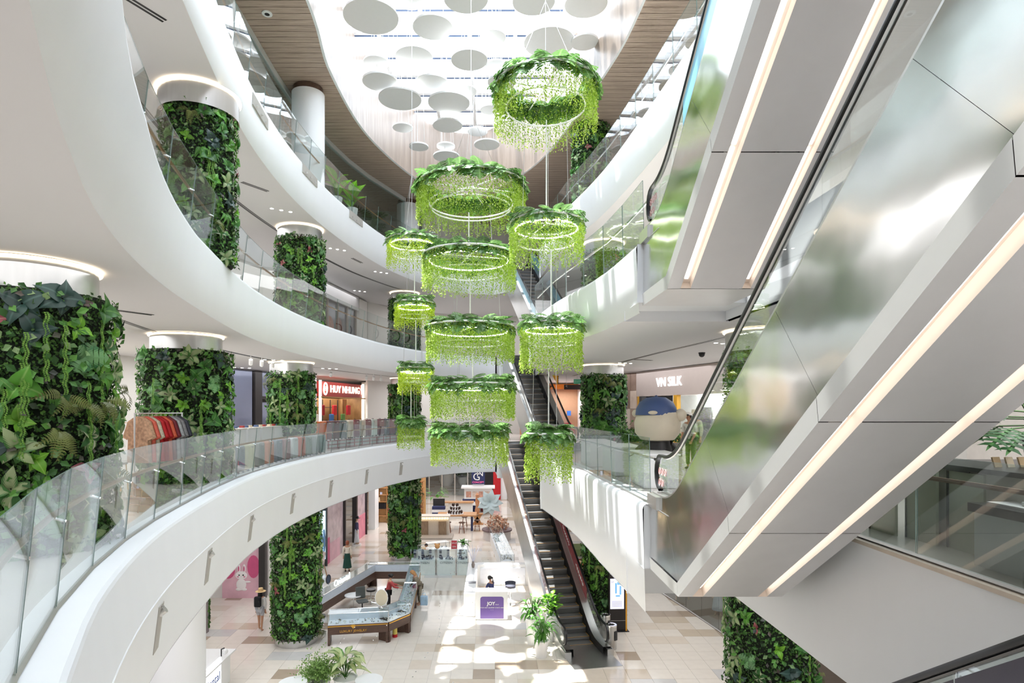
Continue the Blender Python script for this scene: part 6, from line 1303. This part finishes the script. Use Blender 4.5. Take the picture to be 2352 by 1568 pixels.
for i, (x, y, b_, m_, lb) in enumerate(((10.45, 24.4, 'wide', cloth('bottle_green', rgb(34, 50, 42)), 'mannequin in wide dark green trousers in the right shop window'), (11.1, 24.2, None, None, 'bare-legged mannequin beside the dark green trousers in the shop window'), (9.9, 26.2, 'skirt', cloth('pale_skirt', rgb(198, 206, 216)), 'mannequin in a pale pleated skirt in the right shop window'), (10.5, 26.9, 'dress', cloth('cream_dress', rgb(222, 218, 206)), 'mannequin in a cream dress at the rear of the right shop window'))):
    q, h_ = person(lb, (x, y, .135 if i < 2 else .013), 2.6, 1.78, top=cloth('bottle_green', (0, 0, 0)) if i == 0 else cloth('tan_top', rgb(190, 150, 110)), bottom=b_, bmat=m_, hair=None, skin=MANQ, cat='mannequin', name='mannequin')
t = thing('easel', 'wooden easel inside the right shop window', 'easel', (9.0, 28.3, .013))
for sx in (-.3, .3): MB().tube([(sx, 0, 0), (sx*.4, .1, 1.5)], .03, 5).build('leg', OAK, t)
MB().tube([(0, .5, 0), (0, .1, 1.4)], .03, 5).build('leg', OAK, t); MB().tube([(-.25, .02, .45), (.25, .02, .45)], .025, 5).build('crossbar', OAK, t)

# ------------------------------------------------------------------ second storey, right
BEAR = M('bear_cream', rgb(220, 208, 186), .45, noise=.02); BEARK = M('bear_black', rgb(30, 28, 28), .5, noise=.03); CAPB = M('cap_blue', rgb(66, 88, 136), .5, noise=.03)
t = thing('bear_statue', 'big cream bear statue in a blue cap and black suit, seen from behind', 'statue', (4.2, 15.2, Z2), -.12)
MB().lathe([(.01, 1.88), (.30, 1.86), (.50, 1.72), (.58, 1.46), (.56, 1.22), (.42, 1.04), (.18, .98), (.01, .97)], n=28).build('head', BEAR, t, smooth=True)
MB().lathe([(.30, 1.02), (.36, .8), (.36, .45), (.30, .32), (.01, .30)], n=24).build('body', BEARK, t, smooth=True)
cp = MB(); cp.lathe([(.52, 1.66), (.50, 1.82), (.42, 1.98), (.24, 2.10), (.01, 2.13)], n=26); cp.ball(0, 0, 2.13, .035, n=8, m=5); o = cp.build('cap', CAPB, t, smooth=True); o.location = (-.03, 0, 0); MB().ball(-.18, -.50, 1.72, .12, .03, .05, 12, 6).build('cap_strap_gap', BEAR, t, smooth=True)
MB().ball(.53, -.22, 1.66, .15, .11, .16, 14, 9).build('ear', BEAR, t, smooth=True); MB().ball(-.52, .12, 1.70, .10, .08, .10, 12, 8).build('ear', BEAR, t, smooth=True)
for sx in (-1, 1):
    MB().tube([(sx*.26, 0, .92), (sx*.42, .12, .72), (sx*.36, .34, .70)], [.13, .14, .12], 10).build('arm', BEARK, t, smooth=True); MB().ball(sx*.36, .38, .72, .13, .14, .15, 12, 8).build('paw', BEAR, t, smooth=True); MB().cyl(sx*.17, 0, .06, .36, .15, 16).build('leg', BEARK, t, smooth=True); MB().ball(sx*.17, .06, .06, .16, .22, .07, 12, 6).build('foot', BEAR, t, smooth=True)
MB().tube([(.2, .3, 1.0), (.36, .36, .86), (.2, .38, .8)], .03, 6).build('purple_ribbon', cloth('purple', (0, 0, 0)), t)
# wine-coloured shop and the lettered fascia
t, L_ = front('shopfront', 'lit white shop with VN SILK letters on a mauve fascia, second storey right', 'shopfront', (7.35, 30.3), (9.25, 23.4), Z2); Hh = C2-Z2
MB().box(L_/2, .1, 2.45, L_, .3, Hh-2.47).build('fascia_board', M('mauve_fascia', rgb(196, 182, 176), .55, noise=.02), t); txt('VN SILK', .60, (L_*.42, -.07, 3.05), (PI/2, 0, 0), glow('letters_white', (1, .98, 1), .9), t, .03)
MB().box(L_/2, 2.4, 0, L_+1, .1, 2.6).build('back_wall', M('white_shop_wall', rgb(238, 240, 234), .6), t)
for x in (.25, 3.5): MB().box(x, .05, 0, .28, .2, 2.45).build('yellow_post', M('mustard_post', rgb(222, 164, 40), .5), t)
MB().box(.55, .0, 0, .25, .25, 2.45).build('dark_post', DARK, t); MB().box(2.4, 2.2, .2, 1.1, .06, 1.7).build('portrait_print', M('mono_portrait', rgb(130, 124, 130), .5, noise=.5, scale=3), t); MB().box(5.2, .02, 0, 3.0, .02, 2.4).build('window_glass', CLEAR, t)
q, h_ = person('mannequin in a green and white dress with a wide hat, beside the white-capped person', (6.75, 19.9, Z2), 2.4, 1.72, top=cloth('lace', rgb(214, 218, 190), .2), bottom='dress', bmat=cloth('moss', rgb(96, 110, 56), .2), hair=None, skin=MANQ, cat='mannequin', name='mannequin', hat=M('pale_hat', rgb(222, 216, 196), .8))
# wall of wooden tiles
t, L_ = front('wood_tile_wall', 'wall of mixed pale and brown wooden tiles left of the bear statue', 'wall', (6.15, 31.9), (7.35, 30.35), Z2); rg = random.Random(3)
WT = [woodmat('tile_wood_%d' % k, *c) for k, c in enumerate(((rgb(196, 176, 160), rgb(214, 196, 182)), (rgb(150, 128, 114), rgb(176, 154, 138)), (rgb(206, 190, 178), rgb(222, 208, 198)), (rgb(126, 104, 92), rgb(150, 126, 112))))]
for i in range(5):
    for j in range(4): MB().box(.2+i*.4, -.02-rg.random()*.03, j*.92, .395, .10, .91).build('panel', rg.choice(WT), t)
# orange toy shop, signs
t = thing('toy_shop', 'orange-framed gift shop with bright goods seen between the escalators', 'shop', (4.1, 42.9, Z2)); MB().box(.0, .1, 0, 4.2, .1, Hh-.05).build('back_wall', M('shop_tan', rgb(196, 150, 116), .6), t); mb = MB(); mb.hexa([(-2, -.3, 2.2), (-1.6, -.3, 2.2), (-1.6, 0, 2.2), (-2, 0, 2.2), (-.3, -.3, 3.5), (.3, -.3, 3.5), (.3, 0, 3.5), (-.3, 0, 3.5)]); mb.build('orange_beam', M('beam_orange', rgb(230, 130, 40), .5), t); MB().box(.9, -.15, 3.25, 2.4, .3, .35).build('orange_beam', MATS['beam_orange'], t); rg = random.Random(13)
for k in range(46):
    c = rg.choice([(200, 30, 40), (60, 120, 210), (230, 110, 190), (240, 240, 245), (180, 30, 40), (120, 190, 230), (250, 210, 90), (30, 30, 34)]); MB().box(rg.uniform(-1.5, 1.7), -.2-rg.random()*.4, .1+.42*rg.randrange(5), .26, .2, .34).build('boxed_good', M('gift_%d_%d_%d' % c, rgb(*c), .5), t)
t = thing('exit_sign', 'green EXIT sign hanging above the gift shop', 'exit sign', at(1326, 876, 33.5)); MB().box(0, 0, -.13, .40, .05, .26).build('sign_body', M('exit_green', rgb(60, 110, 90), .5, emit=rgb(60, 130, 100), es=.3), t); txt('EXIT', .15, (0, -.03, 0), (PI/2, 0, 0), M('exit_text', rgb(170, 220, 190), .5), t, .003); MB().tube([(0, 0, .13), (0, 0, C2-t.location.z)], .012, 4).build('hanger', STEEL2, t)
t = thing('direction_sign', 'long black direction sign hanging left of the right planted column', 'sign', at(1318, 889, 32)); MB().box(0, 0, -.12, 1.05, .06, .26).build('sign_body', M('sign_black', (0, 0, 0)), t); MB().tube([(-.35, -.04, .01), (-.44, -.04, .06), (-.35, -.04, .11)], .012, 4).build('arrow', PLAST, t)
for sx in (-.4, .4): MB().tube([(sx, 0, .12), (sx, 0, C2-t.location.z)], .01, 4).build('hanger', STEEL2, t)
for i, (px, py, d) in enumerate(((1276, 872, 30.6), (1275, 614, 30.6))):
    t = thing('hazard_board', 'yellow triangular guard board with black stripes hung %s' % ('beside the lower right planters' if i == 0 else 'beside the blue-sided escalator'), 'guard board', at(px, py, d)); mb = MB(); mb.hexa([(-.16, -.01, .22), (.16, -.01, .22), (.16, .01, .22), (-.16, .01, .22), (.10, -.01, -.26), (.13, -.01, -.26), (.13, .01, -.26), (.10, .01, -.26)]); mb.build('board', YEL, t)
    for k in range(5): MB().box(.14, -.014, -.22+k*.09, .05, .004, .04).build('stripe', DARK, t)
    MB().tube([(0, 0, .22), (0, 0, (C2 if i == 0 else C3)-t.location.z)], .006, 4).build('hanger', STEEL2, t)
t = bigplant('ferny shrub in a pot at the foot of the right planted column', (4.3, 23.0, Z2), 'fernb', 22, 1.1, (.3, .4), 9, .6, (.4, 2.2), hgt=.4)
mb = thing('hedge_box', 'low planter box of dark shrubs between the right planted column and the bear', 'planter box', (6.1, 23.2, Z2)); MB().box(0, 0, 0, 2.4, .5, .5).build('box', M('box_grey', rgb(120, 116, 110), .6), mb); hb = MB(); rg = random.Random(21)
for k in range(900): small_leaves(hb, Vector((rg.uniform(-1.2, 1.2), rg.uniform(-.3, .3), .5+abs(rg.gauss(0, .25)))), Vector((rg.gauss(0, 1), rg.gauss(0, 1), 1)), Vector((0, -.5, 1)).normalized(), .16, rg)
tag(hb.build('shrub_leaves', HEDGE, mb), kind='stuff')
for i, (x, y, w_) in enumerate(((3.35, 14.3, 1.0), (3.2, 17.0, 1.3), (2.95, 19.6, 1.3))):
    t = thing('low_plinth', 'low white display plinth behind the right glass rail, %s from the bear' % ORD[i], 'plinth', (x+.5, y, Z2), 0, 'white plinths behind the right rail'); MB().box(0, 0, 0, .8, w_*1.4, .75).build('body', BW, t, bevel=.02); MB().box(0, 0, .75, .86, w_*1.46, .04).build('lid', BW, t)

# ------------------------------------------------------------------ marble shop counter at far right
MARB = M('marble_panel', rgb(196, 190, 180), .35, noise=.18, scale=2.5); SAGE = M('sage_board', rgb(176, 178, 156), .35, noise=.04)
t = thing('marble_counter', 'marble shop counter with black bands behind the dark glass rail at right', 'counter', (6.55, 6.6, Z2)); MB().box(.3, .7, .0, 1.7, 2.6, 1.02).build('body', MARB, t); MB().box(.3, .7, 1.02, 1.8, 2.7, .06).build('counter_top', M('black_stone', rgb(40, 38, 38), .3), t)
for y in (-.2, 1.1): MB().box(-.555, y, 0, .015, .38, 1.02).build('black_band', MATS['black_stone'], t)
b_ = thing('low_display', 'white two-level display bench with cloth samples behind the dark glass rail', 'display bench', (5.95, 5.9, Z2)); MB().box(0, 0, 0, .7, 2.1, .62).build('body', M('bench_white', rgb(202, 206, 204), .4, noise=.02), b_); MB().box(-.02, 0, .62, .78, 2.15, .10).build('ledge', MATS['black_stone'], b_); MB().box(.05, 0, .72, .6, 2.0, .02).build('cloth_sheet', M('sheet_white', rgb(226, 224, 222), .7), b_)
for y in (-.5, .35): MB().box(-.354, y, 0, .006, .012, .62).build('joint', DARK, b_)
for k, (c, y) in enumerate((((214, 70, 70), -.7), ((240, 190, 60), -.45), ((120, 60, 60), .2), ((236, 234, 230), .55))):
    s_ = thing('folded_cloth', '%s folded cloth on the white display bench' % ('red', 'yellow', 'maroon', 'white')[k], 'cloth', (5.98, 5.9+y, Z2+.742)); MB().box(0, 0, 0, .38, .2, .05).build('fold', cloth('fold_%d' % k, rgb(*c)), s_, bevel=.01)
for k in range(3):
    s_ = thing('leaning_board', 'upright sage board, %s from the escalator, behind the dark rail' % ORD[k], 'board', (5.75+.12*k, 8.3-.62*k+.5, Z2), -.0, 'sage boards behind the dark rail'); MB().box(0, 0, 0, .04, .58, 1.0).build('board', SAGE, s_); MB().box(-.025, .27, 0, .02, .02, 1.0).build('edge_strip', DARK, s_)
for k in range(4):
    s_ = thing('booklet', 'small upright card stand on the marble counter, %s from left' % ORD[k], 'card stand', (6.3+.16*k, 7.45, Z2+1.08), .2, 'card stands on the marble counter'); MB().box(0, 0, 0, .11, .02, .13, rx=-.3).build('card', M('card_%d' % (k % 2), [rgb(196, 170, 130), rgb(226, 210, 180)][k % 2], .6), s_)
t = thing('potted_plant', 'big split-leaf philodendron rising behind the marble counter', 'potted plant', (7.0, 7.6, Z2+1.16)); MB().lathe([(.16, -.08), (.22, .3), (.2, .3)], n=18).build('pot', DARK, t, smooth=True); rg = random.Random(17)
for k in range(26):
    a = rg.uniform(0, 6.28); r = rg.uniform(.25, .85); st = Vector((r*math.cos(a), r*math.sin(a)*.8, .45+rg.uniform(.0, .75)-.25*r)); MB().tube([(0, 0, .25), tuple(Vector((st.x*.4, st.y*.4, st.z*.8+.1))), tuple(st)], .011, 4).build('stalk', M('stalk_green', rgb(70, 100, 50), .5), t); inst('leaf', LF['philo'], t, frame(st, Vector((math.cos(a), math.sin(a), -.25)), Vector((0, -.25, 1)), rg.uniform(.34, .5)))
t = thing('fur_coat', 'shaggy beige coat hanging behind the dark glass rail at the right edge', 'coat', (5.85, 5.35, Z2)); MB().lathe([(.10, 1.25), (.22, 1.15), (.24, .8), (.22, .45), (.26, .3), (.02, .3)], n=18).build('coat_body', M('fur_beige', rgb(170, 146, 118), .95, noise=.35, scale=30, bump=.8, bscale=60), t, smooth=True); MB().tube([(0, 0, 0), (0, 0, 1.35)], .02, 6).build('stand', DARK, t); MB().cyl(0, 0, 0, .03, .18).build('foot', DARK, t)
wallrun('wall_right_near', [(9.4, 2), (9.6, 12)], Z2, C2, M('pale_wall', rgb(206, 200, 194), .6))

# ------------------------------------------------------------------ top storey plants, right signs
for i, (px, py, d, kd, lb) in enumerate(((772, 384, 25.6, 'pothos', 'narrow upright plant on the top left balcony beside the white column'), (808, 415, 27, 'pothos', 'broad-leaved plant on the top left balcony, middle one'), (850, 455, 30.5, 'philo', 'dark bushy plant on the top left balcony near the widest hanging planter'), (890, 480, 32.5, 'philo', 'dark bushy plant farthest along the top left balcony'))):
    p_ = at(px, py, d); bigplant(lb, (p_.x, p_.y, Z4), kd, 20 if i > 1 else 8, (.75, .8, .7, .7)[i], (.28, .45), 30+i, .8, (.2, 2.2) if i > 1 else (1.5, 4), hgt=.8)

# ------------------------------------------------------------------ lights and fittings of ceilings and fronts
N_ = normals2(LC, 1)
def front_pt(px):
    k = (px-CX)/F
    for i in range(len(LC)-1):
        a, b = LC[i], LC[i+1]; fa, fb = a[0]-k*a[1], b[0]-k*b[1]
        if fa*fb <= 0 and a[1] > 5: t = fa/(fa-fb); return Vector((a[0]+(b[0]-a[0])*t, a[1]+(b[1]-a[1])*t, 0)), N_[i]
for i, (px, py) in enumerate(((349, 1428), (467, 1290), (568, 1205), (666, 1150), (755, 1117), (838, 1090), (918, 1072))):
    p_, n = front_pt(px); z = EYE-(py-CY)/F*p_.y; a = math.atan2(n.y, n.x); t = thing('recessed_spotlight', 'spotlight in a tall slot of the lowest balcony front, %s from the near end' % ORD[i], 'spotlight', (p_.x+n.x*.03, p_.y+n.y*.03, z), a, 'spotlights in the balcony front')
    zt = min(z+.24, 6.32)-z; zb = -.42; q = lambda h: .14*((z+h)-5.17)/1.18-.03+.006
    MB().hexa([(q(zb)-.02, -.15, zb), (q(zb), -.15, zb), (q(zb), .15, zb), (q(zb)-.02, .15, zb), (q(zt)-.02, -.15, zt), (q(zt), -.15, zt), (q(zt), .15, zt), (q(zt)-.02, .15, zt)]).build('slot', M('slot_grey', rgb(176, 172, 166), .6), t)
    o = MB().cyl(0, 0, -.05, .05, .06, 12).build('lamp_head', STEEL2, t, smooth=True); o.location = (q(zt)+.0, 0, zt-.10); o.rotation_euler = (0, .9, 0); MB().box(q(zt)+.005, 0, zt-.15, .03, .09, .12).build('bracket', M('chrome', (0, 0, 0)), t)
# slots with lamps in the sill of the top left balcony
for i, (px, py) in enumerate(((593, 262), (708, 398), (815, 494))):
    p_, n = front_pt(px); a = math.atan2(n.y, n.x); z = EYE-(py-CY)/F*p_.y; t = thing('sill_light_box', 'open light slot along the top left balcony edge, %s from the left' % ORD[i], 'light slot', (p_.x+n.x*.06, p_.y+n.y*.06, min(z, Z4-.25)), a, 'light slots of the top balcony'); MB().box(.0, 0, -.10, .04, 1.5, .32).build('slot', M('slot_grey', (0, 0, 0)), t)
    for k in range(3):
        o = MB().cyl(0, 0, -.04, .04, .032, 10).build('lamp_head', STEEL2, t); o.location = (.03, -.45+k*.45, -.02); o.rotation_euler = (0, 1.2, 0)
DLM = glow('downlight_glow', (1, .96, .88), 12)
def downlights(px, py, zc, label, n=3, dx=.32, ang=.6):
    p_ = Vector(((px-CX)/F*(F*(zc-EYE)/(CY-py)), F*(zc-EYE)/(CY-py), zc))
    for k in range(n):
        t = thing('downlight', label.replace('one', ('left', 'middle', 'right')[k], 1), 'downlight', (p_.x+(k-(n-1)/2)*dx*math.cos(ang), p_.y+(k-(n-1)/2)*dx*math.sin(ang), zc), 0, label.replace('one of ', '')); MB().cyl(0, 0, -.012, .0, .075, 14).build('trim_ring', PLAST, t); MB().cyl(0, 0, -.016, -.012, .055, 12).build('lens', DLM, t)
for px, py, zc, lb in ((646, 482, C3, 'one of three round downlights in the third-storey ceiling beside the steep planted column'), (775, 572, C3, 'one of three round downlights in the third-storey ceiling right of the red-leaved planted column'), (826, 668, C3, 'one of three round downlights above the dark third-storey windows'), (628, 826, C2, 'one of three round downlights over the suitcases'), (556, 844, C2, 'one of three round downlights before the dark shopfront'),
                       (757, 846, C2, 'one of three round downlights above the red-signed shop'), (1436, 833, C2, 'one of three round downlights right of the lower right hanging planter'), (1660, 788, C2, 'one of three round downlights beside the foreground escalator'), (875, 625, C3, 'one of three round downlights behind the small glowing planter')): downlights(px, py, zc, lb)
for i, (px, py, d) in enumerate(((576, 838, 21), (601, 841, 21.6), (626, 843, 22.2), (760, 858, 28.5), (842, 866, 31.5), (858, 867, 32), (875, 868, 32.6))):
    p_ = at(px, py, d); t = thing('track_spotlight', 'white cylinder track spotlight, %s from the left under the second-storey ceiling' % ORD[i], 'spotlight', (p_.x, p_.y, C2), 0, 'track spotlights'); MB().tube([(0, 0, 0), (0, 0, -.16)], .015, 5).build('stem', PLAST, t); o = MB().cyl(0, 0, -.10, .10, .065, 14).build('lamp_body', PLAST, t, smooth=True); o.location = (0, 0, -.24); o.rotation_euler = (.5, .25, 0); o2 = MB().cyl(0, 0, -.106, -.1, .055, 12).build('lens', DLM, o)
def slotline(name, label, pts, z, w_=.14):
    t = thing(name, label, 'ceiling slot', (pts[0][0], pts[0][1], z)); mb = MB(); A = []; B = []
    for p_, n in zip([Vector(p) for p in pts], normals2([Vector(p) for p in pts], 1)): A.append((p_.x+n.x*w_/2, p_.y+n.y*w_/2, z-.006)); B.append((p_.x-n.x*w_/2, p_.y-n.y*w_/2, z-.006))
    mb.strip(B, A); mb.strip([(x, y, z-.001) for x, y, _ in A], A); mb.build('slot', DARK, t, world=True); mb = MB(); mb.strip([(a[0]*.75+b[0]*.25, a[1]*.75+b[1]*.25, z-.01) for a, b in zip(A, B)], [(a[0]*.65+b[0]*.35, a[1]*.65+b[1]*.35, z-.01) for a, b in zip(A, B)]); mb.build('track', STEEL2, t, world=True)
off = lambda d_: [(p[0]-n.x*d_, p[1]-n.y*d_) for p, n in zip(LC, N_)]
slotline('ceiling_track', 'dark track slot in the second-storey ceiling, left side', [p for p in off(2.0) if 8 < p[1] < 36], C2); slotline('ceiling_track', 'dark track slot in the third-storey ceiling, left side', [p for p in off(2.0) if 12 < p[1] < 36], C3); slotline('ceiling_track', 'dark track slot in the second-storey ceiling, right side', [(4.6, 34), (4.9, 27), (5.6, 20), (6.4, 14), (7, 8)], C2)
for i, (px, py, zc, a_) in enumerate(((588, 428, C3, 1.0), (323, 10, C3, 1.1), (296, 715, C2, 1.0), (822, 598, C3, 1.3), (1478, 826, C2, .5))):
    d = F*(zc-EYE)/(CY-py); p_ = Vector(((px-CX)/F*d, d, zc)); t = thing('air_diffuser', 'slim dark slot diffuser in the ceiling, %s' % ('above the steep planted column\'s right', 'at the top edge near left', 'right of the nearest planted column', 'above the small left planter', 'left of the bear statue')[i], 'air vent', p_, a_)
    for k in range(2): MB().box(0, k*.09, -.008, .95, .045, .006).build('vent_slot', DARK, t)
t = thing('dome_camera', 'small black dome camera on the second-storey ceiling right', 'camera', at(1612, 823, 20).xy.to_3d()+Vector((0, 0, C2))); MB().ball(0, 0, -.06, .10, n=12, m=8).build('dome', BLACK, t, smooth=True); MB().cyl(0, 0, -.04, 0, .11).build('mount', DARK, t)
t = thing('smoke_detector', 'round white detector with dark centre on the timber ceiling', 'detector', (-7.1, 18.9, ZW)); MB().lathe([(.16, 0), (.16, -.03), (.08, -.035)], n=18).build('ring', PLAST, t, smooth=True); MB().cyl(0, 0, -.034, -.02, .08).build('core', DARK, t)
